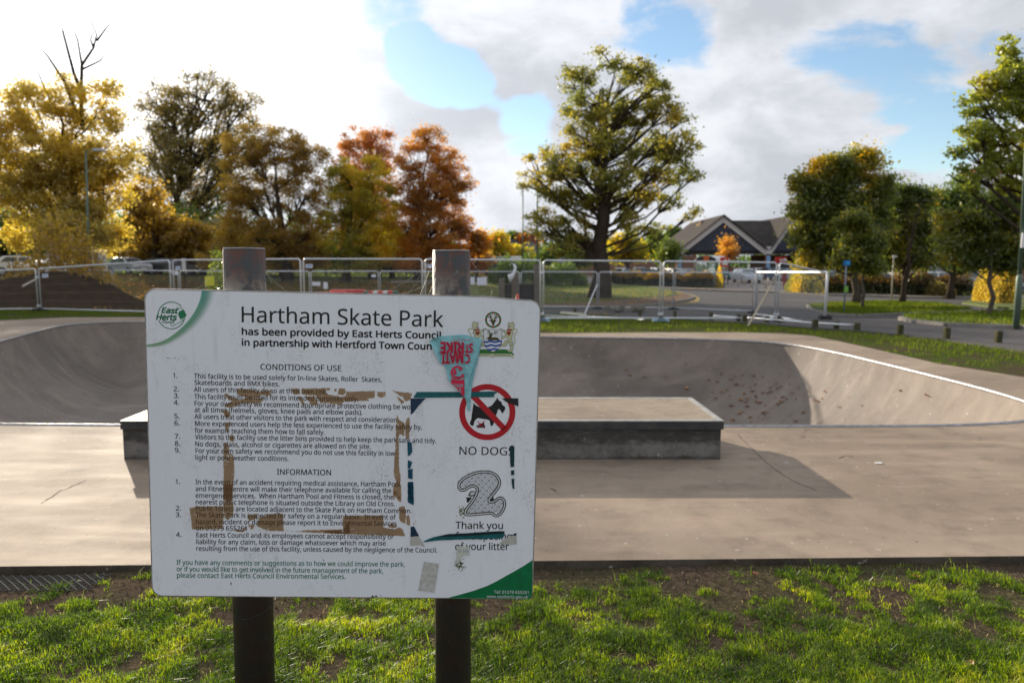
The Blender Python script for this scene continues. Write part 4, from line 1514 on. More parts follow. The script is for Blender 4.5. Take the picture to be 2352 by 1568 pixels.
# cobwebs between the posts and the board's top edge
M_WEB = mat('cobweb_silk', (.75, .72, .66), .35)
def web(lab, lines, seed):
    rr = random.Random(seed)
    m = M()
    for (x0_, y0_, x1_, y1_) in lines:
        a, b_ = at(x0_ / 1.7415, y0_ / 1.7415, 2.235), at(x1_ / 1.7415, y1_ / 1.7415, 2.20)
        mid = (a + b_) / 2 + Vector((0, 0, -.004))
        m.tube([a, mid, b_], .00022, 3, caps=False)
    c0_ = at(lines[0][2] / 1.7415, lines[0][3] / 1.7415, 2.2)
    props(build('cobweb', m, M_WEB, loc=c0_), lab, 'cobweb')
T2 = lambda a: tuple((560 + v / 2.8) if i % 2 == 0 else (960 + v / 2.8) for i, v in enumerate(a))
T3 = lambda a: tuple((1300 + v / 2.6133) if i % 2 == 0 else (960 + v / 2.6133) for i, v in enumerate(a))
web('cobweb strung from the left post down to the top edge of the board', [T2(a) for a in ((940, 165, 845, 320), (938, 225, 880, 270), (880, 270, 845, 320), (845, 320, 755, 440), (755, 440, 610, 557), (755, 440, 715, 557), (945, 380, 930, 560), (945, 455, 875, 560), (1025, 515, 925, 558), (850, 510, 885, 545), (1410, 355, 1490, 495), (1410, 365, 1640, 570), (1400, 480, 1430, 570))], 1)
web('cobweb strands fanning from the left side of the right post', [T3(a) for a in ((1120, 150, 915, 490), (1190, 270, 1110, 585), (1120, 230, 990, 580), (1120, 240, 870, 560), (1100, 260, 660, 535), (1120, 440, 780, 570), (1115, 420, 940, 520), (1120, 480, 1070, 580), (1525, 220, 1640, 350), (1640, 350, 1750, 520), (1750, 520, 1720, 600))], 2)

# ================================================================ FENCE PANELS
M_WIRE = mat('fence_wire', (.30, .31, .33), .5, .6)
M_PLATE = mat('white_plate', (.62, .68, .80), .5)
M_FOOT = mat('rubber_block', (.04, .04, .042), .8)
M_FOOTB = mat('pale_blue_foot', (.30, .45, .55), .7)
def lerp(a, b, t): return a + (b - a) * t
def panel(label, A0, A1, B0, B1, group, notices=(), rf=.024, wires=58, hw=5, foot=M_FOOT, rail=True, wire_r=.0026):
    """A0,B0 bottom corners; A1,B1 top corners"""
    A0, A1, B0, B1 = map(Vector, (A0, A1, B0, B1))
    base = (A0 + B0) / 2
    base.z = H(base.x, base.y)
    o = thing('fence_panel', label, 'fence panel', base, group)
    m = M()
    r_ = .10
    ux = (B1 - A1).normalized()
    ua = (A0 - A1).normalized()
    ub = (B0 - B1).normalized()
    ptsx = [A0]
    for k in range(5):
        a = math.pi / 2 * k / 4
        ptsx.append(A1 + ua * r_ * (1 - math.sin(a)) + ux * r_ * (1 - math.cos(a)))
    for k in range(5):
        a = math.pi / 2 * k / 4
        ptsx.append(B1 - ux * r_ * (1 - math.sin(a)) + ub * r_ * (1 - math.cos(a)))
    ptsx.append(B0)
    m.tube(ptsx, rf, 8)
    if rail:
        up = .10
        m.tube([lerp(A0, A1, up / 2), lerp(B0, B1, up / 2)], rf, 8)
    build('frame', m, M_STEEL, o, sm=True)
    m = M()
    for i in range(1, wires):
        f = i / wires
        m.tube([lerp(lerp(A0, B0, f), lerp(A1, B1, f), .05), lerp(A1, B1, f)], wire_r, 3, caps=False)
    for i in range(1, hw):
        f = .05 + .95 * i / hw
        m.tube([lerp(A0, A1, f), lerp(B0, B1, f)], wire_r * .7, 3, caps=False)
    wm = build('wire_mesh', m, M_WIRE, o)
    for P, Q in ((A0, A1), (B0, B1)):
        fm = M().box((P.x, P.y, H(P.x, P.y) + .06), (.42, .18, .10), 0, .85)
        build('foot', fm, foot, o, bevel=.02)
    for (px, py, w_, h_, mt, kind) in notices:
        # place on the panel's plane
        nn = (B1 - A1).cross(A1 - A0).normalized()
        d = ray(px, py)
        o0 = Vector((0, 0, EYE))
        t_ = (A0 - o0).dot(nn) / d.dot(nn)
        c_ = o0 + d * t_
        k = t_ / FPX
        ex = (B1 - A1).normalized() * w_ * k / 2
        ez = Vector((0, 0, 1)) * h_ * k / 2
        tow = -nn if nn.y > 0 else nn
        c_ = c_ + tow * .03
        pm = M().prism([c_ - ex - ez, c_ + ex - ez, c_ + ex + ez, c_ - ex + ez], tow * .006)
        pl_ = build(kind, pm, mt, o)
        if kind == 'sign_plate':
            c2 = c_ + tow * .009
            build('print_band', M().prism([c2 - ex * .8 - ez * .3, c2 + ex * .8 - ez * .3, c2 + ex * .8 + ez * .45, c2 - ex * .8 + ez * .45], tow * .003), mat('blue_band', (.10, .22, .55), .5), pl_)
    return o
YELN = mat('yellow_notice', (.55, .55, .04), .6)
WHN = mat('white_notice', (.75, .77, .85), .6)
row1 = [(-225, 27.5, 633), (85, 26.5, 617), (393, 24.2, 597.5), (693, 22.4, 594.5), (973, 21.6, 595), (1245, 21.4, 598), (1521, 21.4, 600), (1788, 21.4, 603)]
labs1 = ['tall mesh panel running out of frame at the far left', 'tall mesh panel sloping up in front of the earth mound', 'tall mesh panel with the yellow notice behind the left post', 'tall mesh panel between the two sign posts with the walking man behind it',
         'tall mesh panel behind the right sign post', 'tall mesh panel in front of the big tree trunk', 'tall mesh panel in front of the road and the gabled store']
n1 = {0: [], 1: [(105.5, 633, 19, 8, WHN, 'sign_plate')], 2: [(410.5, 615.5, 14, 8, WHN, 'sign_plate'), (483, 645, 27, 22, YELN, 'notice')], 3: [(711, 611, 17, 8, WHN, 'sign_plate')], 4: [(988, 611, 14, 8, WHN, 'sign_plate')], 5: [], 6: []}
for i in range(len(row1) - 1):
    (xa, da, ta), (xb, db, tb) = row1[i], row1[i + 1]
    gapx = 3.5
    A1 = at(xa + gapx, ta, da); B1 = at(xb - gapx, tb, db)
    A0 = Vector((A1.x, A1.y, H(A1.x, A1.y) + .02)); B0 = Vector((B1.x, B1.y, H(B1.x, B1.y) + .02))
    p = panel('galvanised ' + labs1[i], A0, A1, B0, B1, 'tall mesh panels of the front fence line', n1[i], foot=M_FOOTB if i >= 5 else M_FOOT)
    for f in (.12, .80):
        q = lerp(B0, B1, f)
        build('clamp', M().box((q.x + .04, q.y, q.z), (.14, .06, .05)), M_STEEL, p)
# the last one, turned and tilted back
A1 = at(1791, 603, 21.4); B1 = at(1902, 627, 22.6); A0 = Vector((A1.x, A1.y, H(A1.x, A1.y) + .02)); B0 = at(1894, 750, 22.3)
panel('galvanised end panel tilting down to the right at the end of the fence', A0, A1, B0, B1, 'tall mesh panels of the front fence line', wires=36)
# second line, beyond
row2 = [(-60, 34, 622), (95, 34, 620.5), (258, 34, 620.5), (411, 34, 622), (560, 34, 623), (712, 34, 623), (870.6, 34, 623), (1030, 34, 623.5), (1194.7, 34, 624), (1374, 33.6, 624.5), (1549, 33.0, 625.5), (1733, 30.5, 626)]
labs2 = ['at the far left behind the front fence', 'behind the earth mound', 'right of the earth mound', 'behind the yellow notice', 'behind the left sign post', 'carrying two papers behind the red barriers', 'behind the striped barrier', 'with white papers beside the right sign post', 'left of the leaning prop', 'in front of the grass island', 'across the curve of the road']
n2n = {0: [], 1: [(246, 630, 14, 8, WHN, 'notice')], 3: [(402, 627.5, 13, 8, WHN, 'notice')], 5: [(705, 634, 12, 8, WHN, 'notice') if False else (727, 651.5, 19, 9, WHN, 'notice'), (748, 655.5, 10, 15, WHN, 'notice'), (858.5, 633.5, 10, 6, WHN, 'notice')],
       7: [(1085.5, 644.6, 10, 17, WHN, 'notice'), (1107, 646, 22, 18, WHN, 'notice')], 10: [(1706, 647, 0.1, 0.1, WHN, 'notice')]}
for i in range(len(row2) - 1):
    (xa, da, ta), (xb, db, tb) = row2[i], row2[i + 1]
    A1 = at(xa + 2.2, ta, da); B1 = at(xb - 2.2, tb, db)
    A0 = Vector((A1.x, A1.y, H(A1.x, A1.y) + .02)); B0 = Vector((B1.x, B1.y, H(B1.x, B1.y) + .02))
    panel('grey mesh panel of the rear fence ' + labs2[i], A0, A1, B0, B1, 'mesh panels of the rear fence line', [q for q in n2n.get(i, []) if q[2] > 1], wires=44, hw=4, rf=.024, wire_r=.0024)
A1 = at(1738, 625, 28.4); B1 = at(1901, 625.5, 23.2)
A0 = at(1736, 727, 28.4); B0 = at(1893, 751, 23.0)
panel('bright newly galvanised low panel closing the right end of the fences', A0, A1, B0, B1, 'mesh panels of the rear fence line', wires=50, rf=.045)
# props and loose rails
def pole(name, lab, cat, a, b, r_, mt, group=None, n=8):
    a, b = Vector(a), Vector(b)
    return props(build(name, M().tube([a, b], r_, n), mt, loc=(min(a, b, key=lambda q: q.z))), lab, cat, group)
g_ = G(1718, 749)
pole('prop_pole', 'pale timber prop leaning on the front fence near its right end', 'prop', (g_.x, g_.y, g_.z), at(1771, 655, 21.5), .028, mat('prop_timber', (.42, .36, .25), .7, var=.2))
g_ = G(1342, 723)
pole('prop_pole', 'grey steel prop leaning on the rear fence by the big tree', 'prop', (g_.x, g_.y, g_.z), at(1372, 652, 33.4), .03, M_STEEL)
g_ = at(50, 655, 25.8)
pole('loose_rail', 'pale rail sticking out sideways from the left fence panel', 'rail', at(83, 641, 26.4), at(52, 657, 25.2), .03, mat('pale_wood', (.5, .46, .38), .7))
# loose rails lying along the foot of the front fence
for i, (a, b, wd) in enumerate((((1252, 727), (1330, 731), .05), ((1330, 729), (1478, 737), .06), ((1290, 722), (1345, 727), .14))):
    pa, pb = G(*a), G(*b)
    m = M().tube([(pa.x, pa.y, pa.z + .05), (pb.x, pb.y, pb.z + .05)], wd * .6, 6)
    props(build('loose_rail', m, M_STEEL if i < 2 else mat('pale_board', (.55, .56, .45), .6), loc=pa), ('steel rail lying on the grass below the front panel by the big tree', 'long steel rail lying on the verge left of the clamp joint', 'short pale board lying across the rails')[i], 'rail')
# timber bollards along the verge
M_BOL = mat('weathered_timber', (.10, .092, .055), .85, col2=(.045, .05, .022), scale=12, bump=.5, bscale=25)
bl = [(1321, 722, 13, 8), (1470, 726, 14, 9), (1550, 731, 16, 9), (1633, 734, 16, 10), (1696, 738, 16, 11), (1710.5, 739.5, 15, 12), (1762, 741, 14, 12), (1790, 742, 14, 10), (1872, 753, 18, 14), (1921, 756, 16, 13), (1968.5, 759, 16.5, 14), (2067, 768, 21, 15), (2174, 779, 25, 16), (2292, 788, 26, 17), (2279, 743, 13, 12)]
bq = ['left of the grey prop', 'right of the rubble heap', 'below the panel joint', 'where the silver rail begins', 'left one of a close pair', 'right one of a close pair', 'behind the leaning timber prop', 'behind the front fence corner', 'below the end panel', 'under the bright low panel corner', 'where the silver rail ends', 'first one standing clear right of the rail', 'second one standing clear right of the rail', 'rightmost by the road', 'short stump on the far verge']
for (px, py, hh, ww), lb in zip(bl, bq):
    p = G(px, py)
    k = p.y / FPX
    m = M()
    m.box((p.x, p.y, p.z + hh * k / 2 - .02), (ww * k * .8, ww * k * .7, hh * k * 1.1 + .06), .12)
    o = props(build('timber_bollard', m, M_BOL, loc=p, bevel=.02), 'mossy timber bollard ' + lb, 'bollard', 'timber bollards along the road verge')
for (a, b, lb) in (((1638, 727.5), (1695, 731), 'silver knee rail between the bollards behind the front fence'), ((1716, 732), (1872, 745), 'long silver knee rail running behind the front fence corner'), ((1880, 746), (1963, 750.5), 'bright silver knee rail ending at the clear bollards')):
    pa, pb = G(a[0], a[1] + 9), G(b[0], b[1] + 8)
    props(build('knee_rail', M().tube([(pa.x, pa.y, pa.z + .15), (pb.x, pb.y, pb.z + .13)], .026, 8), mat('bright_steel', (.75, .76, .78), .3, .7), loc=pa, sm=True), lb, 'rail', 'silver knee rails')
# rubble heap behind the front fence
p = G(1425, 716)
rr = random.Random(3)
m = M()
for i in range(16):
    x, y, z = rr.gauss(p.x, .5), rr.gauss(p.y, .3), rr.uniform(.03, .22)
    m.box((x, y, p.z + z), (rr.uniform(.2, .5), rr.uniform(.15, .3), rr.uniform(.08, .16)), rr.uniform(0, 3), .7)
props(build('rubble_heap', m, mat('rubble', (.16, .155, .13), .9, var=.4, scale=5), loc=p, bevel=.01), 'small heap of broken grey rubble behind the front fence', 'rubble', kind='stuff')

# barriers
def barrier(lab, px, py, wd, ht, rz, mats, Y, tilt=0):
    c_ = at(px, py, Y)
    o = thing('barrier', lab, 'barrier', (c_.x, c_.y, H(c_.x, c_.y)))
    k = len(mats)
    for i, mt in enumerate(mats):
        f = (i + .5) / k - .5
        x = c_.x + f * wd * math.cos(rz)
        y = c_.y + f * wd * math.sin(rz)
        m = M().box((x, y, c_.z - ht / 2 + f * tilt), (wd / k - .012, .34, ht), rz, .92)
        build('segment', m, mt, o, bevel=.03)
    m = M().box((c_.x, c_.y, H(c_.x, c_.y) + (c_.z - ht - H(c_.x, c_.y)) / 2), (wd * .9, .3, max(.05, c_.z - ht - H(c_.x, c_.y))), rz)
    build('base', m, mats[0], o)
    return o
RED = mat('red_plastic', (.50, .035, .03), .45, var=.2, scale=3)
BWH = mat('white_plastic', (.68, .68, .66), .45)
BGR = mat('green_plastic', (.02, .11, .07), .5)
barrier('stacked red plastic barrier block just above the board', 762, 671, 1.0, .5, .0, [RED], 23.6, .0)
barrier('red plastic barrier tipped up at a slant between the posts', 800, 665.5, 1.3, .3, .1, [RED], 24.2, .0)
barrier('green ended barrier striped red and white behind the board', 874.5, 668, 1.16, .6, 0, [BGR, RED, BWH, RED, BWH, RED, BGR], 24.0)
# timber post and black board screen
c_ = at(1196, 690, 25.0)
scr = thing('board_screen', 'black boards fixed between grey timber posts beside the right edge of the board', 'screen', (c_.x, c_.y, H(c_.x, c_.y)))
M_POSTW = mat('grey_timber', (.16, .14, .12), .85, var=.3, scale=10)
for (px, pt, ww) in ((1152, 640, 14), (1183.6, 625, 16), (1235, 607, 17)):
    a = at(px, pt, 25)
    z0 = H(a.x, a.y)
    build('post', M().box((a.x, a.y, (a.z + z0) / 2), (ww * 25 / FPX, .2, a.z - z0)), M_POSTW, scr, bevel=.015)
for (xa, xb, pt) in ((1159, 1175.5, 654.5), (1192, 1226.5, 653)):
    a, b = at(xa, pt, 25.03), at(xb, pt, 25.03)
    z0 = H(a.x, a.y) + .05
    bd = build('black_board', M().box(((a.x + b.x) / 2, 25.03, (a.z + z0) / 2), (b.x - a.x - .01, .05, a.z - z0)), M_BLACK, scr)
    build('top_strip', M().box(((a.x + b.x) / 2, 25.03, a.z + .022), (b.x - a.x - .01, .07, .035)), M_POSTW, bd)
a = at(1180, 612, 24.7)
m = M()
ps = [at(1180, 606, 24.7), at(1184, 614, 24.7), at(1180, 628, 24.7), at(1173, 634, 24.7), at(1172, 648, 24.7)]
m.tube(ps, [.03, .06, .05, .13, .02], 6)
props(build('plastic_sheet', m, WHN, loc=ps[-1], sm=True), 'torn strip of pale plastic hanging on the timber screen', 'plastic sheet')
cp_ = at(1188.5, 690, 23.6)
cone = thing('traffic_cone', 'small orange traffic cone below the black boards', 'traffic cone', (cp_.x, cp_.y, H(cp_.x, cp_.y)))
z0 = H(cp_.x, cp_.y)
build('cone_body', M().tube([(cp_.x, cp_.y, z0 + .03), (cp_.x, cp_.y, z0 + .85)], [.2, .03], 14), mat('orange_plastic', (.60, .08, .03), .5), cone, sm=True)
build('cone_base', M().box((cp_.x, cp_.y, z0 + .02), (.5, .5, .04)), M_BLACK, cone)

# ================================================================ TREES
def quads(cent, size, rs, flat=0.0, stretch=1.5):
    """random leaf quads around centres"""
    n = len(cent)
    a = rs.normal(size=(n, 3))
    a[:, 2] *= (1 - flat)
    a /= np.linalg.norm(a, axis=1)[:, None]
    b = rs.normal(size=(n, 3))
    b[:, 2] *= (1 - flat)
    b -= (a * b).sum(1)[:, None] * a
    b /= np.linalg.norm(b, axis=1)[:, None]
    s = (size * rs.uniform(.6, 1.25, n))[:, None]
    a = a * s * .5 * stretch
    b = b * s * .5
    v = np.empty((n, 4, 3))
    v[:, 0] = cent - a
    v[:, 1] = cent + b * .9
    v[:, 2] = cent + a
    v[:, 3] = cent - b * .9
    return v.reshape(-1, 3)

def tree(name, label, cat, base, blobs, leafm_, nleaf, lsize, trunk_r, seed, barkm=None, group=None, clumps=60, clump_r=.55, depth=.9, trunk_top=None, bare=0.0, droop=0.0, lean=0.0, extra=None, limb_from=.25, twig_r=.02, shell=.5):
    """blobs: ellipsoids (x, y, z, rx, rz) in metres; crown foliage gathered in clumps at the tips of real limbs"""
    rs = np.random.RandomState(seed)
    r = random.Random(seed)
    base = Vector(base)
    o = thing(name, label, cat, base, group)
    if name != 'background_tree':
        nleaf, lsize, clump_r, clumps, depth = int(nleaf * 1.5), lsize * .74, clump_r * 1.3, int(clumps * 1.25), .75
    barkm = barkm or M_BARK
    zs = [b_[2] + b_[4] for b_ in blobs]
    top = trunk_top or max(zs) * .8 + base.z * .2
    cxm = sum(b_[0] * b_[3] for b_ in blobs) / sum(b_[3] for b_ in blobs)
    cym = base.y
    # trunk
    m = M()
    tp = []
    Ht = top - base.z
    for i in range(9):
        f = i / 8
        tp.append(Vector((base.x + (cxm - base.x) * f ** 1.5 * .7 + lean * f + (r.uniform(-.02, .02) * Ht if 0 < i else 0), cym + r.uniform(-.02, .02) * Ht * (i > 0), base.z - .1 + (Ht + .1) * f)))
    rad = [trunk_r * (1.45 if i == 0 else 1.0) * (1 - i / 8) ** .9 + .02 for i in range(9)]
    m.tube(tp, rad, 9)
    def trunk_at(z):
        f = min(1, max(0, (z - base.z) / Ht)) * 8
        i = min(7, int(f))
        return lerp(tp[i], tp[i + 1], f - i), rad[i] + (rad[i + 1] - rad[i]) * (f - i)
    tot = sum(b_[3] ** 2 * b_[4] for b_ in blobs)
    cents = []
    lm = M()
    for (bx, by, bz, rx, rz) in blobs:
        k = max(3, int(clumps * rx ** 2 * rz / tot))
        c_ = Vector((bx, by, bz))
        z_att = max(base.z + Ht * limb_from, bz - rz * .8 - math.hypot(bx - base.x, by - base.y) * .55)
        p0, r0 = trunk_at(min(z_att, base.z + Ht * .92))
        midp = lerp(p0, c_, .5) + Vector((r.uniform(-.3, .3), r.uniform(-.3, .3), -.12 * (c_ - p0).length + .1))
        limb = [p0, lerp(p0, midp, .5) + Vector((0, 0, -.02)), midp, lerp(midp, c_, .6), c_]
        lr = min(r0 * .5, .03 + .022 * math.sqrt(k) + .02 * rx)
        lm.tube(limb, [lr, lr * .85, lr * .7, lr * .5, lr * .3], 6, caps=False)
        for j in range(k):
            while True:
                v = Vector((r.uniform(-1, 1), r.uniform(-1, 1), r.uniform(-1, 1)))
                if v.length <= 1 and v.length > r.random() * shell * 1.3:
                    break
            q = Vector((bx + v.x * rx, by + v.y * rx * depth, bz + v.z * rz - droop * (v.x ** 2 + v.y ** 2)))
            cents.append((q, r.uniform(.65, 1.3)))
            if True:
                a = limb[r.choice((1, 2, 3, 4)) if q.z > midp.z else r.choice((1, 2, 3))]
                if rx < 1.0:
                    a = limb[3]
                mq = lerp(a, q, .55) + Vector((r.uniform(-.15, .15), r.uniform(-.15, .15), .08 * (q - a).length))
                lm.tube([a, mq, q], [twig_r * 1.7, twig_r, twig_r * .4], 4, caps=False)
                if bare and r.random() < bare:
                    for _ in range(3):
                        e_ = q + Vector((r.uniform(-.5, .5) * rx * .35, r.uniform(-.5, .5) * rx * .35, r.uniform(.1, .9) * rz * .35))
                        lm.tube([lerp(mq, q, .6), lerp(q, e_, .5) + Vector((r.uniform(-.1, .1), 0, 0)), e_], [twig_r * .7, twig_r * .5, twig_r * .25], 3, caps=False)
    if extra:
        for pts_, r0, r1 in extra:
            n_ = len(pts_)
            lm.tube(pts_, [r0 + (r1 - r0) * i / (n_ - 1) for i in range(n_)], 6, caps=False)
    tr = build('trunk', m, barkm, o, sm=True)
    build('limbs', lm, barkm, o, sm=True)
    # foliage
    P = np.array([tuple(c_[0]) for c_ in cents])
    W = np.array([c_[1] for c_ in cents])
    idx = rs.choice(len(cents), nleaf, p=W / W.sum())
    d = rs.normal(size=(nleaf, 3))
    d /= np.linalg.norm(d, axis=1)[:, None]
    rad_ = rs.uniform(0, 1, nleaf) ** .6 * clump_r * W[idx]
    ctr_ = P[idx] + d * rad_[:, None] * np.array((1, 1, .62))
    # a thin scatter outside the clumps
    ns = nleaf // 7
    ctr_[:ns] += rs.normal(size=(ns, 3)) * clump_r * .45
    ctr_ = ctr_[ctr_[:, 2] > base.z + .6]
    v = quads(ctr_, lsize, rs, .25)
    np_mesh('crown', v, 4, leafm_, o)
    return o

def PB(px, py, rx, ry, Y, dy=0.0, d=None):
    """ellipse in the picture at depth Y -> ellipsoid in metres"""
    c_ = at(px, py, Y + dy)
    k = (Y + dy) / FPX
    return (c_.x, c_.y, c_.z, rx * k, ry * k)

L_YEL = leafmat('yellow_leaves', [(0, (0.170, 0.135, 0.048)), (.4, (0.357, 0.288, 0.072)), (.75, (0.561, 0.432, 0.084)), (1, (0.306, 0.306, 0.096))], .35, 0.6)
L_DULL = leafmat('dull_olive_leaves', [(0, (0.128, 0.115, 0.046)), (.5, (0.230, 0.192, 0.063)), (.85, (0.433, 0.306, 0.077)), (1, (0.714, 0.433, 0.077))], .4, 0.5)
L_BRN = leafmat('yellow_brown_leaves', [(0, (0.128, 0.092, 0.033)), (.45, (0.288, 0.194, 0.044)), (.8, (0.440, 0.308, 0.055)), (1, (0.272, 0.255, 0.066))], .4, 0.6)
L_GRNY = leafmat('green_gold_leaves', [(0, (0.108, 0.130, 0.031)), (.4, (0.232, 0.227, 0.038)), (.75, (0.585, 0.438, 0.049)), (1, (0.646, 0.324, 0.059))], .3, 0.58)
L_RED = leafmat('red_orange_leaves', [(0, (0.146, 0.076, 0.036)), (.5, (0.389, 0.169, 0.052)), (1, (0.510, 0.288, 0.082))], .4, 0.6)
L_ORG = leafmat('orange_leaves', [(0, (0.147, 0.095, 0.044)), (.45, (0.383, 0.198, 0.055)), (.8, (0.590, 0.321, 0.061)), (1, (0.442, 0.378, 0.074))], .4, 0.6)
L_BIG = leafmat('sycamore_leaves', [(0, (.07, .085, .022)), (.42, (.15, .165, .035)), (.68, (.28, .24, .045)), (1, (.55, .36, .06))], .3, .6)
L_DKG = leafmat('dark_green_leaves', [(0, (0.038, 0.071, 0.021)), (.55, (0.095, 0.147, 0.031)), (.85, (0.189, 0.231, 0.042)), (1, (0.546, 0.420, 0.063))], .4, 0.5)
L_MIX = leafmat('green_orange_leaves', [(0, (.045, .07, .02)), (.46, (.12, .15, .03)), (.62, (.24, .22, .035)), (.82, (.55, .34, .04)), (1, (.62, .34, .05))], .45, .55)
L_LGT = leafmat('pale_green_leaves', [(0, (.06, .09, .02)), (.6, (.16, .20, .04)), (1, (.30, .30, .05))], .5, .5)

def gb(px, Y, dx=0.0):
    x = (px - 1176) / FPX * Y + dx
    return (x, Y, H(x, Y))

# leftmost yellow tree with a bare broken top
Y = 45
ex = []
for pl_ in (((175, 260), (150, 190), (110, 130), (93, 110)), ((195, 230), (170, 170), (145, 75), (143, 62)), ((190, 300), (186, 230), (188, 150), (215, 110), (222, 80), (200, 30)), ((222, 95), (240, 70), (258, 48)), ((188, 150), (178, 90), (160, 55)), ((188, 160), (230, 140), (245, 120)),
            ((120, 240), (97, 190), (85, 160)), ((215, 110), (208, 92), (214, 70))):
    ex.append(([at(x, y, Y) for x, y in pl_], .13 if len(pl_) > 3 else .07, .02))
tree('autumn_tree', 'tall yellow tree with bare broken branches sticking out of its top at far left', 'tree', gb(198, Y), [PB(40, 260, 75, 70, Y), PB(165, 240, 80, 60, Y), PB(235, 250, 50, 60, Y), PB(80, 370, 120, 70, Y), PB(215, 350, 90, 75, Y), PB(0, 430, 80, 60, Y, 1), PB(130, 470, 110, 70, Y), PB(250, 450, 65, 80, Y), PB(180, 535, 110, 48, Y, -1), PB(265, 540, 45, 48, Y), PB(60, 535, 65, 36, Y, 1), PB(-60, 330, 80, 120, Y)],
     L_YEL, 52000, .17, .42, 11, clumps=330, clump_r=.62, extra=ex, trunk_top=at(190, 230, Y).z, group='autumn trees on the bank')
Y = 95
tree('autumn_tree', 'dark half bare tree with a twiggy crown between the yellow trees at left', 'tree', gb(400, Y, 0), [PB(380, 260, 70, 70, Y), PB(470, 230, 80, 60, Y), PB(550, 260, 60, 65, Y), PB(350, 370, 60, 80, Y), PB(440, 350, 90, 90, Y), PB(540, 370, 70, 80, Y), PB(400, 480, 80, 70, Y), PB(500, 480, 70, 70, Y)],
     L_DULL, 21000, .30, .6, 12, clumps=420, clump_r=1.0, bare=.9, twig_r=.06, group='autumn trees on the bank')
Y = 60
tree('autumn_tree', 'round yellow brown tree directly above the left sign post', 'tree', gb(662, Y), [PB(560, 340, 55, 50, Y), PB(640, 340, 65, 55, Y), PB(705, 360, 45, 55, Y), PB(540, 430, 50, 60, Y), PB(610, 440, 60, 50, Y, 2), PB(700, 450, 60, 60, Y), PB(550, 520, 55, 50, Y), PB(620, 550, 60, 50, Y, -1), PB(710, 540, 60, 55, Y), PB(510, 590, 60, 35, Y, -2), PB(600, 600, 55, 25, Y), PB(700, 595, 60, 28, Y)],
     L_BRN, 48000, .15, .42, 13, clumps=330, clump_r=.55, bare=.3, group='autumn trees on the bank')
Y = 59
tree('autumn_tree', 'green and gold tree with a dark forked trunk between the sign posts', 'tree', gb(795, Y), [PB(800, 410, 50, 45, Y), PB(850, 400, 45, 40, Y), PB(780, 480, 55, 50, Y), PB(860, 470, 55, 55, Y), PB(790, 555, 55, 40, Y), PB(870, 560, 60, 45, Y), PB(830, 600, 70, 25, Y)],
     L_GRNY, 32000, .15, .34, 14, clumps=230, clump_r=.5, group='autumn trees on the bank')
Y = 70
tree('autumn_tree', 'taller red tipped tree standing behind the green and gold one', 'tree', gb(860, Y), [PB(820, 330, 45, 40, Y), PB(870, 350, 45, 50, Y), PB(790, 360, 30, 45, Y), PB(840, 420, 70, 60, Y), PB(850, 520, 80, 70, Y)],
     L_RED, 26000, .18, .4, 15, clumps=220, clump_r=.6, group='autumn trees on the bank')
Y = 60
tree('autumn_tree', 'orange brown tree above and left of the right sign post', 'tree', gb(962, Y), [PB(980, 320, 38, 35, Y), PB(945, 370, 35, 35, Y), PB(1020, 370, 40, 35, Y), PB(940, 440, 45, 50, Y), PB(1010, 440, 55, 50, Y), PB(1060, 420, 25, 40, Y), PB(930, 520, 45, 50, Y), PB(1000, 530, 60, 50, Y), PB(1055, 510, 32, 50, Y), PB(960, 595, 65, 28, Y), PB(1040, 580, 35, 30, Y)],
     L_ORG, 46000, .15, .34, 16, clumps=330, clump_r=.5, group='autumn trees on the bank')
# the big sycamore
Y = 43
big = [(1400, 135, 38, 26), (1330, 175, 38, 36), (1300, 190, 18, 22), (1460, 175, 50, 34), (1500, 205, 42, 30), (1360, 240, 50, 40), (1310, 260, 16, 16), (1440, 260, 60, 40), (1530, 260, 45, 34), (1575, 265, 28, 18), (1345, 320, 55, 40), (1420, 340, 55, 35), (1500, 335, 50, 38), (1560, 345, 40, 40), (1598, 320, 22, 26),
       (1275, 385, 50, 34), (1250, 345, 16, 16), (1330, 390, 55, 34), (1210, 385, 24, 26), (1215, 415, 28, 22), (1420, 410, 55, 30), (1500, 405, 45, 26), (1560, 400, 40, 22), (1600, 405, 26, 12), (1270, 450, 48, 26), (1225, 485, 34, 20), (1330, 450, 45, 32), (1410, 460, 45, 30), (1480, 450, 45, 22), (1540, 460, 36, 22), (1250, 530, 38, 28), (1310, 520, 50, 40),
       (1350, 550, 34, 28), (1440, 500, 42, 18), (1500, 525, 38, 13), (1300, 572, 45, 18), (1592, 497, 20, 15), (1450, 525, 24, 14)]
exb = [([at(x, y, Y) for x, y in pl_], a, b_) for pl_, a, b_ in ((((1378, 575), (1350, 560), (1310, 562), (1290, 550)), .17, .05), (((1385, 580), (1420, 560), (1450, 545), (1470, 530)), .12, .03), (((1395, 520), (1385, 480), (1370, 440), (1330, 410)), .16, .05), (((1395, 500), (1430, 470), (1480, 455), (1540, 450)), .15, .04),
                                                              (((1400, 440), (1430, 400), (1480, 360), (1530, 330)), .14, .04), (((1398, 400), (1385, 340), (1370, 280), (1350, 220)), .13, .04), (((1400, 380), (1420, 300), (1450, 230), (1480, 190)), .12, .03), (((1540, 490), (1565, 497), (1590, 500)), .035, .02),
                                                              (((1398, 560), (1430, 520), (1500, 495), (1550, 488)), .12, .03), (((1545, 450), (1580, 465), (1600, 455), (1612, 445)), .03, .012))]
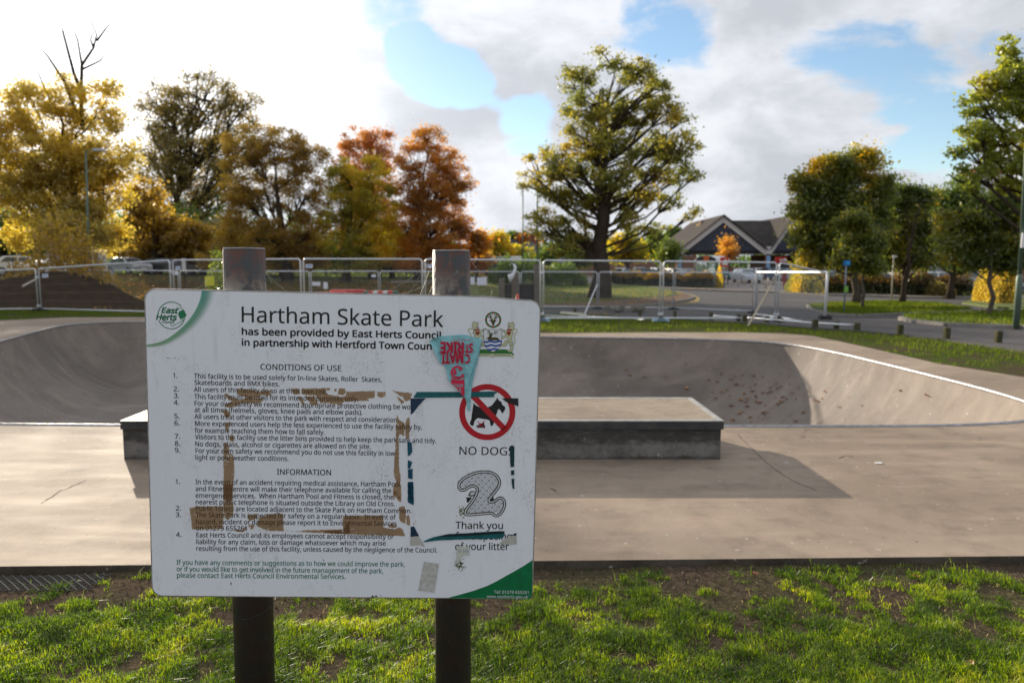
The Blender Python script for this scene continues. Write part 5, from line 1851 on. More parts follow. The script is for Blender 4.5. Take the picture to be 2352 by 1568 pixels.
tree('sycamore_tree', 'large dark sycamore standing alone on the grass island in the centre', 'tree', (at(1377, 690, Y).x, Y, H(8, Y)), [PB(x, y, rx, ry, Y, ((i * 37) % 5 - 2) * .7) for i, (x, y, rx, ry) in enumerate(big)],
     L_BIG, 27000, .17, .55, 17, clumps=430, clump_r=.40, bare=.35, limb_from=.2, trunk_top=at(1405, 170, Y).z, twig_r=.03, shell=.8)
# right hand trees
Y = 37
tree('park_tree', 'broad green and orange tree behind the blue sign post at right', 'tree', gb(1966, Y), [PB(1910, 385, 40, 32, Y), PB(1975, 385, 45, 38, Y), PB(1860, 420, 34, 34, Y), PB(2015, 440, 35, 40, Y), PB(1930, 460, 60, 45, Y), PB(1860, 480, 38, 36, Y), PB(1990, 520, 55, 45, Y), PB(1900, 540, 60, 42, Y), PB(1850, 555, 36, 36, Y), PB(1960, 590, 55, 28, Y), PB(1870, 600, 40, 22, Y)],
     L_MIX, 42000, .16, .2, 18, M_BARK2, clumps=300, clump_r=.45, group='trees on the right hand verge')
Y = 39
tree('park_tree', 'thin dark tree with a crooked stem right of the broad tree', 'tree', gb(2070, 37.5), [PB(2080, 455, 38, 38, Y), PB(2110, 470, 34, 34, Y), PB(2050, 500, 36, 40, Y), PB(2110, 540, 45, 36, Y), PB(2075, 585, 50, 32, Y), PB(2130, 590, 40, 26, Y), PB(2040, 560, 36, 34, Y)],
     L_MIX, 23000, .15, .14, 19, clumps=160, clump_r=.42, group='trees on the right hand verge')
Y = 30
tree('park_tree', 'low yellowing sapling crown in front of the broad tree', 'tree', gb(1981, 33), [PB(1960, 510, 36, 26, 33), PB(1985, 555, 45, 26, 33), PB(1950, 590, 40, 22, 33), PB(2000, 610, 36, 16, 33)],
     L_MIX, 9000, .14, .06, 20, M_BARK2, clumps=90, clump_r=.35, group='trees on the right hand verge')
Y = 44
tree('park_tree', 'dark green tree in the gap left of the right edge', 'tree', gb(2180, Y), [PB(2160, 470, 45, 38, Y), PB(2220, 450, 45, 45, Y), PB(2180, 530, 60, 40, Y), PB(2250, 520, 50, 50, Y), PB(2140, 580, 45, 28, Y), PB(2220, 595, 55, 26, Y), PB(2300, 470, 45, 50, Y), PB(2320, 560, 50, 50, Y), PB(2130, 510, 40, 36, Y)],
     L_DKG, 30000, .16, .2, 21, clumps=190, clump_r=.5, group='trees on the right hand verge')
Y = 26
tree('park_tree', 'slender orange brown tree near the tall lamp post at the right edge', 'tree', gb(2274, 25.5), [PB(2240, 500, 50, 26, Y), PB(2310, 505, 45, 26, Y), PB(2200, 560, 50, 24, Y), PB(2275, 560, 55, 28, Y), PB(2345, 560, 40, 40, Y), PB(2220, 600, 50, 18, Y), PB(2300, 600, 50, 20, Y), PB(2190, 510, 40, 24, Y), PB(2290, 455, 45, 22, Y)],
     L_MIX, 19000, .12, .075, 22, M_BARK2, clumps=150, clump_r=.33, group='trees on the right hand verge')
Y = 24
exr = [([at(x, y, Y) for x, y in pl_], .06, .015) for pl_ in (((2430, 420), (2380, 330), (2300, 270), (2230, 190)), ((2430, 420), (2360, 390), (2280, 350), (2210, 340)), ((2430, 500), (2340, 440), (2260, 420)), ((2230, 425), (2200, 415), (2178, 400)))]
tree('park_tree', 'tall green tree leaning in from the right edge above everything', 'tree', gb(2440, Y), [PB(2330, 110, 28, 34, Y), PB(2265, 190, 30, 26, Y), PB(2320, 180, 50, 40, Y), PB(2250, 240, 42, 26, Y), PB(2340, 240, 45, 34, Y), PB(2230, 300, 42, 22, Y), PB(2300, 310, 50, 30, Y), PB(2220, 345, 36, 20, Y), PB(2310, 370, 60, 26, Y), PB(2240, 400, 45, 20, Y), PB(2400, 200, 60, 90, Y), PB(2410, 350, 60, 60, Y), PB(2350, 430, 50, 26, Y), PB(2220, 435, 34, 14, Y)],
     L_DKG if False else leafmat('green_gold_maple_leaves', [(0, (.13, .15, .03)), (.5, (.26, .29, .05)), (.75, (.46, .40, .06)), (1, (.62, .44, .07))], .5, .55), 17000, .125, .24, 23, clumps=230, clump_r=.24, extra=exr, group='trees on the right hand verge', twig_r=.014)
# small and far trees
for i, (lab, px, Y, bl_, lm_, n_, ls, tr_) in enumerate((
    ('small flame shaped orange tree in front of the gabled store', 1672, 85, [(1672, 560, 8, 15), (1672, 584, 14, 14)], L_ORG, 3200, .17, .12),
    ('round orange and green tree right of the sycamore trunk', 1440, 78, [(1438, 555, 26, 20), (1430, 580, 30, 20), (1462, 580, 24, 22)], L_GRNY, 7000, .26, .2),
    ('slim pale green tree left of the store', 1507, 82, [(1505, 545, 12, 16), (1507, 570, 20, 20)], L_LGT, 4000, .26, .12),
    ('light green bushy tree beside the left brick column of the store', 1538, 80, [(1540, 578, 20, 22), (1525, 590, 16, 12)], L_LGT, 4000, .26, .12),
    ('yellow green tree beyond the right sign post', 1142, 95, [(1135, 555, 24, 20), (1145, 580, 32, 22)], L_GRNY, 7000, .3, .2),
    ('small orange brown tree right of the right sign post', 1095, 62, [(1100, 560, 20, 26), (1092, 595, 28, 24)], L_ORG, 7000, .22, .15),
    ('bright orange tree between the two lamp columns far off', 1213, 150, [(1212, 553, 15, 12), (1220, 560, 14, 10)], leafmat('bright_orange_leaves', [(0, (0.280, 0.104, 0.024)), (1, (0.480, 0.208, 0.040))], .4, .5), 2500, .4, .2),
    ('dark rounded tree on the skyline between the lamp columns', 1195, 220, [(1188, 543, 20, 8), (1222, 538, 10, 9), (1170, 541, 12, 7)], L_DKG, 2500, .6, .3),
    ('green tree on the skyline left of the store roof', 1550, 130, [(1550, 540, 12, 14), (1556, 548, 14, 10)], L_DKG, 2500, .4, .2),
    ('pale olive tree showing under the left end of the lamp columns', 1185, 100, [(1185, 580, 26, 16), (1215, 592, 24, 10)], L_GRNY, 3500, .3, .15),
    ('dark bushy tree low behind the sycamore', 1300, 75, [(1270, 590, 30, 16), (1320, 592, 36, 16)], L_DKG, 6000, .24, .15),
    ('dark green tree behind the bare crown at far left', 20, 60, [(0, 530, 70, 50), (70, 560, 60, 40), (-80, 500, 80, 80)], L_DKG, 12000, .24, .3),
    ('dark dense tree filling the gap behind the yellow brown tree', 470, 72, [(420, 560, 70, 45), (520, 560, 70, 50), (330, 570, 60, 40)], L_DULL, 16000, .28, .3),
    ('dark tree behind the trunk of the green and gold tree', 900, 75, [(800, 590, 70, 35), (900, 580, 80, 40), (980, 590, 60, 34), (1040, 600, 40, 24)], L_DKG, 16000, .28, .3),
    ('golden brown low tree filling the gap left of the half bare tree', 360, 66, [(330, 450, 44, 50), (350, 530, 60, 55), (430, 550, 60, 44), (300, 570, 40, 30)], L_BRN, 14000, .24, .2),
    ('dark tree behind the trunk of the yellow brown tree', 650, 75, [(600, 590, 70, 36), (700, 585, 70, 40)], L_DULL, 13000, .28, .3),
    ('dark green tree far behind the right hand verge', 2120, 75, [(2060, 570, 80, 50), (2160, 560, 90, 70), (2270, 540, 90, 80), (2380, 530, 80, 90), (1980, 590, 60, 36)], L_DKG, 26000, .3, .3),
    ('dark tree behind the broad green and orange tree', 1930, 70, [(1900, 570, 60, 40), (1980, 560, 60, 50), (2030, 590, 50, 30)], L_DKG, 12000, .26, .3))):
    tree('background_tree', lab, 'tree', gb(px, Y), [PB(a, b_, c_, d_, Y, ((j * 3) % 4 - 1.5)) for j, (a, b_, c_, d_) in enumerate(bl_)], lm_, int(n_ * .8), ls * 1.08, tr_, 100 + i, clumps=max(20, n_ // 110), clump_r=.5 + Y / 160, group='background trees')

# hedges and shrubs
def hedge(name, lab, pts, wid, ht, mt, n, ls, seed, cat='hedge', top=None):
    """a clipped mass of leaves along a line"""
    rs = np.random.RandomState(seed)
    pts = [Vector(p) for p in pts]
    c_ = sum(pts, Vector()) / len(pts)
    o = thing(name, lab, cat, (c_.x, c_.y, H(c_.x, c_.y)))
    seg = [(pts[i + 1] - pts[i]).length for i in range(len(pts) - 1)]
    L = sum(seg)
    s = rs.uniform(0, L, n)
    P = np.empty((n, 3))
    acc = 0
    for i, l in enumerate(seg):
        k = (s >= acc) & (s <= acc + l + 1e-6)
        f = ((s[k] - acc) / l)[:, None]
        a, b_ = np.array(pts[i]), np.array(pts[i + 1])
        P[k] = a + (b_ - a) * f
        acc += l
    und = .12 * np.sin(s * 1.7 + seed) + .08 * np.sin(s * 4.3)
    if cat == 'shrub':
        und = und * 1.5 + .75 * np.sqrt(np.clip(np.sin(np.pi * np.clip(s / L, 0.02, .98)), 0, 1)) - .62 + .1 * rs.normal(size=n)
    u = rs.uniform(-1, 1, n); v_ = rs.uniform(0, 1, n) ** .6
    P[:, 0] += 0
    P[:, 1] += u * wid / 2
    zb = np.array([H(x, y) for x, y in P[:, :2]])
    P[:, 2] = zb + v_ * (ht * (1 + und)) * np.sqrt(np.clip(1 - (u * .75) ** 2, 0, 1))
    if top is None:
        np_mesh('foliage', quads(P, ls, rs, .1, 1.3), 4, mt, o)
    else:
        k = v_ > .80
        np_mesh('foliage', quads(P[~k], ls, rs, .1, 1.3), 4, mt, o)
        q = np_mesh('top_foliage', quads(P[k], ls, rs, .1, 1.3), 4, top, o)
        q['label'] = 'yellowing top of the hedge'
    m = M()
    for i in range(int(L / 1.2) + 1):
        f = min(L - .01, i * 1.2)
        acc = 0
        for j, l in enumerate(seg):
            if f <= acc + l:
                q = lerp(pts[j], pts[j + 1], (f - acc) / l)
                break
            acc += l
        z = H(q.x, q.y)
        m.tube([(q.x, q.y, z - .05), (q.x + .1, q.y, z + ht * .75)], [.035, .015], 4, caps=False)
    build('stems', m, M_BARK, o)
    return o
L_HEDGE = leafmat('hedge_leaves', [(0, (.02, .028, .01)), (.6, (.045, .055, .015)), (1, (.12, .075, .02))], .5, .3)
L_HTOP = leafmat('hedge_top_leaves', [(0, (.10, .08, .02)), (.5, (.30, .19, .03)), (1, (.42, .24, .03))], .5, .5)
def hy(px, py, dy=0):
    p = G(px, py)
    return (p.x, p.y + dy, 0)
hedge('clipped_hedge', 'long clipped hedge with an orange top in front of the car park', [hy(1415, 655, 3), hy(1493, 660, 2.6), hy(1580, 663, 2.2), hy(1652, 665, 2.2)], 1.6, 1.35, L_HEDGE, 22000, .13, 1, top=L_HTOP)
hedge('clipped_hedge', 'dark clipped hedge along the far side of the road at right', [hy(1905, 676, 2), hy(2010, 680, 2), hy(2120, 684, 2), hy(2265, 685, 2)], 2.2, 1.5, L_HEDGE, 20000, .12, 2, top=leafmat('hedge_top_brown', [(0, (.07, .045, .02)), (1, (.22, .13, .03))], .5, .4))
hedge('shrub', 'dark green shrubs left of the sycamore trunk', [hy(1120, 656, 3), hy(1200, 656, 2), hy(1350, 660, 2)], 4, 2.1, L_DKG, 16000, .16, 3, 'shrub')
hedge('shrub', 'low brown shrubs behind the right verge sapling', [hy(2140, 684, 1), hy(2200, 686, 1)], 1.8, 1.0, L_DULL, 5000, .12, 4, 'shrub')
hedge('shrub', 'bright yellow bush beside the lamp post at the right edge', [hy(2290, 700, 1), hy(2335, 702, 1)], 2.2, 2.1, L_YEL, 11000, .11, 5, 'shrub')
hedge('shrub', 'small green and yellow shrubs behind the bright low panel', [hy(1835, 676, 1.5), hy(1900, 679, 1.5)], 2.5, 1.3, L_GRNY, 7000, .12, 6, 'shrub')
hedge('shrub', 'small round shrub by the paved crossing', [hy(1655, 664.5, 1), hy(1664, 665.5, 1)], 1.2, 1.3, L_GRNY, 2500, .12, 7, 'shrub')
hedge('shrub', 'dark undergrowth along the back of the lawn behind the autumn trees', [(-62, 78, 0), (-40, 80, 0), (-20, 84, 0), (-4, 88, 0)], 4, 6.0, L_DKG, 26000, .3, 8, 'shrub')
hedge('shrub', 'dark undergrowth behind the parked cars at far left', [(-75, 66, 0), (-42, 68, 0)], 4, 6.0, L_DKG, 20000, .3, 9, 'shrub')
hedge('shrub', 'yellow leaved scrub growing on top of the earth mound', [(-21.5, 30.8, 0), (-17.0, 30.6, 0)], 1.8, 3.1, L_BRN, 6000, .12, 10, 'shrub')
hedge('shrub', 'small pale green shrub on the bank right of the mound', [(-14.6, 34.5, 0), (-13.8, 34.5, 0)], 1, 2.2, L_LGT, 900, .12, 12, 'shrub')
# far wood on the skyline
rs = np.random.RandomState(77)
n = 14000
X = rs.uniform(-260, 330, n)
Yv = 250 + rs.uniform(-12, 12, n)
hh = 9 + 2.5 * np.sin(X * .05) + 2 * np.sin(X * .13 + 1) + 1.2 * np.sin(X * .37)
Pp = np.stack([X, Yv, rs.uniform(0, 1, n) ** .7 * hh], 1)
props(np_mesh('far_wood', quads(Pp, 1.5, rs, .1, 1.2), 4, L_DKG), 'dark line of far woodland along the horizon', 'wood', kind='stuff')

# earth mound
m = M()
NN = 90
from mathutils import noise as mnoise
def mound_z(x, y):
    e = math.exp(-(((x + 18.6) / 3.2) ** 2 + ((y - 30.2) / 2.3) ** 2)) * 1.65 + math.exp(-(((x + 23.5) / 4.2) ** 2 + ((y - 30.2) / 2.2) ** 2)) * 1.15 + math.exp(-(((x + 30) / 4.5) ** 2 + ((y - 31) / 2.4) ** 2)) * 1.0
    nz = mnoise.fractal(Vector((x * .55, y * .55, 3.1)), 1.0, 2.1, 5) 
    return H(x, y) - .30 + e * 1.05 + .16 * nz * min(1, .2 + e * 1.5)
for j in range(NN):
    for i in range(NN):
        x, y = -38 + 26 * i / (NN - 1), 24.5 + 12 * j / (NN - 1)
        m.v.append((x, y, mound_z(x, y)))
for j in range(NN - 1):
    for i in range(NN - 1):
        m.f.append((j * NN + i, j * NN + i + 1, (j + 1) * NN + i + 1, (j + 1) * NN + i))
props(build('earth_mound', m, mat('mulch', (.030, .021, .014), .95, col2=(.060, .038, .022), scale=3, bump=1, bscale=9, detail=8), sm=True), kind='structure')

# ================================================================ BUILDINGS
M_SLATE = mat('dark_slate_hanging', (.036, .042, .065), .7, var=.25, scale=1.2)
M_ROOF = mat('concrete_roof_tiles', (.050, .046, .044), .85, scale=.8, col2=(.075, .066, .06))
M_FASC = mat('pale_fascia', (.60, .57, .55), .7)
M_BRICK = mat('red_brick', (.24, .095, .06), .85, col2=(.16, .06, .04), scale=6)
M_BRICKB = mat('brown_brick', (.22, .12, .085), .85, col2=(.28, .16, .11), scale=1.5)
M_GLASS = mat('window_glass', (.06, .075, .09), .08, spec=.9)
M_LEAD = mat('grey_cladding', (.20, .24, .29), .6)
Y = 92.0
def q3(px, py, y=Y): return at(px, py, y)
st = thing('gabled_store', 'low brick store with big dark triangular gables and grey roofs behind the car park', 'building', (q3(1661, 600).x, Y, H(q3(1661, 600).x, Y)))
def gable(pa, pl_, pr, ye, yb, lab_roof=True):
    a, l, r_ = q3(*pa), q3(*pl_), q3(*pr)
    l.z = r_.z = (l.z + r_.z) / 2
    build('gable_face', M().prism([l + Vector((.3, .25, 0)), r_ + Vector((-.3, .25, 0)), a + Vector((0, .25, -.35))], (0, .2, 0)), M_SLATE, st)
    dn = Vector((0, 0, -.75))
    for (p, q) in ((l, a), (a, r_)):
        build('bargeboard', M().prism([p + dn * 1.0, q + dn, q, p], (0, .22, 0)), M_FASC, st)
        b_ = Vector((0, yb - Y, 0))
        o_ = Vector((0, -.35, .06))
        t_ = Vector((0, 0, .16))
        build('roof', M().prism([p + o_, q + o_, q + b_ + Vector((0, 0, .06)), p + b_ + Vector((0, 0, .06))], t_), M_ROOF, st)
    return a, l, r_
gable((1662, 497), (1560, 576), (1763, 576), Y, Y + 17)
gable((1824, 497), (1768, 576), (1890, 576), Y, Y + 17)
gable((1960, 497), (1896, 576), (2020, 576), Y, Y + 17)
# long roof behind
a, b_ = q3(1612, 509, Y + 8), q3(2100, 505, Y + 8)
b_.z = a.z
e = q3(1560, 576)
for s in (-1, 1):
    m = M().prism([a, b_, (b_.x + 2, b_.y + s * 7.5, e.z + .1), (a.x - 3, a.y + s * 7.5, e.z + .1)], (0, 0, .15))
    build('roof', m, M_ROOF, st)
build('roof_hip', M().prism([a + Vector((-.05, 0, 0)), (a.x - 3, a.y - 7.5, e.z + .1), (a.x - 3, a.y + 7.5, e.z + .1)], (0, 0, .15)), mat('brown_roof_tiles', (.19, .11, .075), .8, var=.3, scale=1), st)
# columns, fascia beam, back wall
gz_ = H(20, Y)
for px in (1561, 1765, 1893):
    c_ = q3(px, 583)
    build('column', M().box((c_.x, Y + .3, (c_.z + gz_) / 2), (.62, .62, c_.z - gz_)), M_BRICK, st)
    build('column_cap', M().box((c_.x, Y + .25, c_.z + .45), (.75, .9, .95)), M_FASC, st)
    s_ = q3(px, 602)
    build('column_sign', M().box((c_.x, Y - .05, s_.z), (.50, .05, 1.7)), mat('pale_blue_sign', (.22, .42, .68), .5), st)
c0_, c1_ = q3(1560, 583), q3(2010, 583)
build('beam', M().box(((c0_.x + c1_.x) / 2, Y + .5, c0_.z + .1), (c1_.x - c0_.x, .4, .35)), mat('dark_beam', (.05, .045, .045), .8), st)
wz = c0_.z
build('wall', M().box(((q3(1772, 583).x + c1_.x) / 2, Y + 8, (wz + gz_) / 2), (c1_.x - q3(1772, 583).x, .3, wz - gz_)), M_BRICKB, st)
for k in range(5):
    px = 1790 + k * 42
    c_ = at(px, 600, Y + 8)
    wf = build('window', M().box((c_.x, Y + 7.82, gz_ + 1.4), (2.0, .06, 2.3)), M_FASC, st)
    build('pane', M().box((c_.x, Y + 7.78, gz_ + 1.4), (1.85, .04, 2.15)), M_GLASS, wf)
# brown brick block behind, with towers
Y2 = 130
l_, r_ = at(1330, 552, Y2), at(1600, 552, Y2)
bb = thing('brick_block', 'long brown brick building with a flat pale parapet behind the sycamore', 'building', ((l_.x + r_.x) / 2, Y2, 0))
build('wall', M().box(((l_.x + r_.x) / 2, Y2 + 6, l_.z / 2), (r_.x - l_.x, 12, l_.z)), M_BRICKB, bb)
build('parapet', M().box(((l_.x + r_.x) / 2, Y2 + 6, l_.z + .25), (r_.x - l_.x + .4, 12.4, .5)), mat('pale_parapet', (.36, .38, .42), .6), bb)
for k in range(9):
    x = l_.x + 1.6 + k * (r_.x - l_.x - 3) / 8
    wf = build('window', M().box((x, Y2 - .02, l_.z - 2.2), (1.3, .08, 1.2)), M_WHITEP, bb)
    build('pane', M().box((x, Y2 - .07, l_.z - 2.2), (1.15, .05, 1.05)), M_GLASS, wf)
tw = at(1567, 528, 140)
build('roof_tower', M().box((tw.x, 140, tw.z / 2), (1.4, 3, tw.z)), mat('orange_brick', (.36, .17, .10), .85, var=.2), bb)
pr = M().prism([at(1582, 545, 141), at(1600, 519, 141), at(1612, 522, 141), at(1612, 545, 141)], (0, 8, 0))
build('steep_roof', pr, M_LEAD, bb)
# houses beyond the right sign post
def house(lab, px0, px1, py_eave, py_ridge, Y, wallm, roofm, axis='x', chim=True, dp=8):
    a, b_ = at(px0, py_eave, Y), at(px1, py_eave, Y)
    zr = at(px0, py_ridge, Y).z
    g0 = H(a.x, Y)
    o = thing('house', lab, 'house', ((a.x + b_.x) / 2, Y + dp / 2, g0))
    cx_, wd = (a.x + b_.x) / 2, b_.x - a.x
    build('wall', M().box((cx_, Y + dp / 2, (a.z + g0) / 2), (wd, dp, a.z - g0)), wallm, o)
    ov = .4
    m = M()
    x0_, x1_, y0_, y1_ = a.x - ov, b_.x + ov, Y - ov, Y + dp + ov
    if axis == 'x':
        r0, r1 = (cx_ - wd * .18, Y + dp / 2, zr), (cx_ + wd * .18, Y + dp / 2, zr)
        m.add([(x0_, y0_, a.z), (x1_, y0_, a.z), (x1_, y1_, a.z), (x0_, y1_, a.z), r0, r1], [(0, 1, 5, 4), (1, 2, 5), (2, 3, 4, 5), (3, 0, 4), (3, 2, 1, 0)])
    else:
        r0, r1 = (cx_, y0_, zr), (cx_, y1_, zr)
        m.add([(x0_, y0_, a.z), (x1_, y0_, a.z), (x1_, y1_, a.z), (x0_, y1_, a.z), r0, r1], [(0, 1, 4), (1, 2, 5, 4), (2, 3, 5), (3, 0, 4, 5), (3, 2, 1, 0)])
    rf = build('roof', m, roofm, o)
    if chim:
        build('chimney', M().box((cx_ + wd * .15, Y + dp / 2, zr + .5), (.9, .7, 1.6)), M_BRICK, rf)
    for k in range(3):
        x = a.x + wd * (k + .5) / 3
        wf = build('window', M().box((x, Y - .02, a.z - 1.1), (wd * .16, .08, 1.1)), M_WHITEP, o)
        build('pane', M().box((x, Y - .07, a.z - 1.1), (wd * .13, .05, .95)), M_GLASS, wf)
    return o
house('grey roofed house with a brick chimney between the lamp columns', 1200, 1238, 582, 551, 120, M_BRICKB, mat('grey_slate', (.13, .12, .125), .8, var=.2))
house('house with a dark two stage roof left of the lamp columns', 1162, 1199, 571, 548, 145, mat('pale_render', (.38, .36, .34), .8), mat('dark_slate', (.07, .07, .085), .8, var=.2))
house('low brown house half hidden behind the sycamore', 1255, 1345, 582, 560, 112, M_BRICKB, M_ROOF, chim=False)
# houses on the right behind trees
Y3 = 95
tb = house('tall house with a red roof and white cupola behind the right edge trees', 2270, 2420, 470, 430, Y3, M_BRICKB, mat('red_brown_tiles', (.20, .075, .05), .8, var=.3), 'x', False, 10)
c_ = at(2316, 395, Y3)
cu = build('cupola', M().box((c_.x, Y3 + 5, c_.z - 1.2), (4.0, 4.0, 3.4)), M_WHITEP, tb)
m = M()
a = at(2316, 390, Y3)
m.add([(a.x - 2.6, Y3 + 2.4, a.z), (a.x + 2.6, Y3 + 2.4, a.z), (a.x + 2.6, Y3 + 7.6, a.z), (a.x - 2.6, Y3 + 7.6, a.z), (a.x, Y3 + 5, a.z + 1.5)], [(0, 1, 4), (1, 2, 4), (2, 3, 4), (3, 0, 4), (3, 2, 1, 0)])
build('cupola_roof', m, MATS['red_brown_tiles'], cu)
house('pale rendered house glimpsed between the right hand trees', 2060, 2240, 520, 470, 100, mat('white_render', (.52, .52, .55), .8), M_ROOF, 'x', True)

# ================================================================ BUS SHELTER, SIGNS, POSTS
Ys = 66
sh = thing('bus_shelter', 'glass bus shelter with a rounded black roof beside the long hedge', 'bus shelter', (at(1625, 640, Ys).x, Ys, H(20, Ys)))
g0 = H(18, Ys)
xa, xb = at(1588, 600, Ys).x, at(1655, 600, Ys).x
ar = []
zE = at(1600, 601, Ys).z
for k in range(13):
    a = math.pi * k / 12
    ar.append(((xa + xb) / 2 - (xb - xa) / 2 * math.cos(a) * .75, Ys, zE + .55 * math.sin(a)))
build('roof_end', M().prism(ar, (0, .12, 0)), M_BLACK, sh)
inner_ = [(p[0], p[1] + .12, p[2]) for p in ar]
rm = M()
dx_ = Vector((2.2, 3.2, 0))
rm.v = [tuple(p) for p in inner_] + [tuple(Vector(p) + dx_) for p in inner_]
for k in range(12):
    rm.f.append((k + 1, k, k + 13, k + 14))
rf_ = build('roof', rm, mat('milky_roof', (.62, .62, .60), .5), sh)
sm_ = rf_.modifiers.new('thickness', 'SOLIDIFY')
sm_.thickness = .03
build('route_sign', M().box(((xa + xb) / 2, Ys - .05, zE + .3), (.5, .04, .45)), mat('orange_sign', (.55, .12, .02), .5), sh)
for x in (xa + .35, xb - .35):
    for dy in (0, 3.0):
        build('post', M().box((x + dy * .66, Ys + dy + .06, (zE + g0) / 2), (.09, .09, zE - g0)), M_BLACK, sh)
gl_ = mat('shelter_glass', (.25, .36, .34), .08, alpha=.45)
for x0_, x1_ in ((xa + .42, (xa + xb) / 2 - .02), ((xa + xb) / 2 + .02, xb - .42)):
    build('glass_panel', M().box(((x0_ + x1_) / 2, Ys + .06, (zE + g0) / 2 + .1), (x1_ - x0_, .02, zE - g0 - .5)), gl_, sh)
def signpost(lab, px, py_top, py_plate, pw, ph, Y, pm, plate_mat, r_=.04, base_px=None, cat='sign', extra=None):
    c_ = at(px, py_plate, Y)
    z0 = H(c_.x, Y)
    o = thing('sign_post', lab, cat, (c_.x, Y, z0))
    zt_ = at(px, py_top, Y).z
    build('pole', M().tube([(c_.x, Y, z0 - .05), (c_.x, Y, zt_)], r_, 8), pm, o, sm=True)
    k = Y / FPX
    build('plate', M().box((c_.x, Y - r_ - .02, c_.z), (pw * k, .02, ph * k)), plate_mat, o)
    if extra:
        e_ = at(px, extra[0], Y)
        build('tag', M().box((c_.x + .02, Y - r_ - .02, e_.z), (extra[1] * k, .02, extra[2] * k)), extra[3], o)
    return o
SBL = mat('blue_sign', (.02, .22, .62), .5)
o = signpost('blue topped sign pole with a lime tag on the right hand verge', 1944, 599, 604, 15, 11, 30.0, mat('grey_pole', (.20, .23, .28), .5), SBL, .035, extra=(664, 9, 14, mat('lime_tag', (.22, .48, .08), .5)))
k = 30 / FPX
c_ = at(1944, 604, 30)
build('symbol', M().tube([(c_.x + .03, 30 - .075, c_.z), (c_.x + .03, 30 - .07, c_.z)], .07, 14), mat('cyan_symbol', (.05, .42, .85), .5), o)
RS = mat('red_sign', (.52, .03, .02), .5)
o = signpost('red square sign with a white mark beside the bus shelter', 1663, 590, 602, 19, 22, 62, M_BLACK, RS)
c_ = at(1664, 603, 62)
build('white_mark', M().prism([(c_.x - .25, 61.9, c_.z - .2), (c_.x + .25, 61.9, c_.z - .2), (c_.x + .28, 61.9, c_.z + .1), (c_.x, 61.9, c_.z + .3)], (0, -.02, 0)), M_WHITEP, o)
o = signpost('wide red entrance sign with a white arrow under the store roof', 1793, 590, 596.5, 27, 13, 80, M_BLACK, RS)
c_ = at(1800, 597, 80)
build('arrow', M().prism([(c_.x - .5, 79.88, c_.z - .08), (c_.x + .05, 79.88, c_.z - .08), (c_.x + .05, 79.88, c_.z - .25), (c_.x + .38, 79.88, c_.z), (c_.x + .05, 79.88, c_.z + .25), (c_.x + .05, 79.88, c_.z + .08), (c_.x - .5, 79.88, c_.z + .08)], (0, -.02, 0)), M_WHITEP, o)
signpost('lime green banner on a pole in the car park', 1719, 590, 598, 10, 16, 84, M_WHITEP, mat('lime_banner', (.25, .42, .04), .6), .05)
signpost('small white plate on a slim post behind the verge tree', 2053, 585, 589, 10, 5, 38, mat('cream_pole', (.46, .43, .34), .6), M_WHITEP, .04)
signpost('white notice on a post among the autumn trees', 423, 590, 607, 9, 26, 50, M_BARK, WHN, .04)
signpost('lavender arrow board beyond the fence left of the sycamore', 1289, 585, 597, 18, 12, 70, M_BLACK, mat('lavender_board', (.42, .40, .62), .6), .04)
signpost('tall red panel beyond the white bollards', 1801, 622, 635, 11, 26, 60, RS, mat('dark_red_panel', (.26, .02, .02), .6), .05)
# litter bin
p = G(1655.5, 663)
lb_ = thing('litter_bin', 'dark litter bin at the right end of the long hedge', 'bin', (p.x, p.y, H(p.x, p.y)))
build('bin_body', M().tube([(p.x, p.y, p.z), (p.x, p.y, p.z + .95)], [.30, .33], 14), mat('dark_navy_plastic', (.015, .018, .03), .5), lb_, sm=True)
build('bin_lid', M().tube([(p.x, p.y, p.z + .96), (p.x, p.y, p.z + 1.15), (p.x, p.y, p.z + 1.2)], [.35, .3, .1], 14), M_BLACK, lb_, sm=True)
# pale bollards at the crossing
M_CREAM = mat('cream_post', (.50, .45, .36), .6)
for (px, pb_, pt, lb2) in ((1695.5, 661, 642, 'first from the left'), (1708, 658, 638, 'second from the left, nearer the store'), (1727, 663.5, 643.5, 'third, close to the rear fence end'), (1759, 664, 642, 'fourth, left of the timber prop'), (1764, 659, 637, 'fifth, behind the prop top'), (1777, 657, 634, 'sixth, against the front fence corner'),
                           (1751, 650, 633, 'short one far back under the canopy'), (1798, 652, 636, 'far one right of the fence corner'), (1809, 647, 632, 'far one beside the red panel'), (1824, 671, 642, 'tallest and nearest, in the shrubs'), (1842, 645, 632, 'smallest, at the back right')):
    p = G(px, pb_)
    zt_ = at(px, pt, p.y).z
    m = M().tube([(p.x, p.y, p.z - .05), (p.x, p.y, zt_ - .06), (p.x, p.y, zt_ - .03), (p.x, p.y, zt_)], [.075, .075, .06, .03], 10)
    props(build('pale_bollard', m, M_CREAM, loc=p, sm=True), 'slim cream bollard at the paved crossing, ' + lb2, 'bollard', 'cream bollards at the paved crossing')
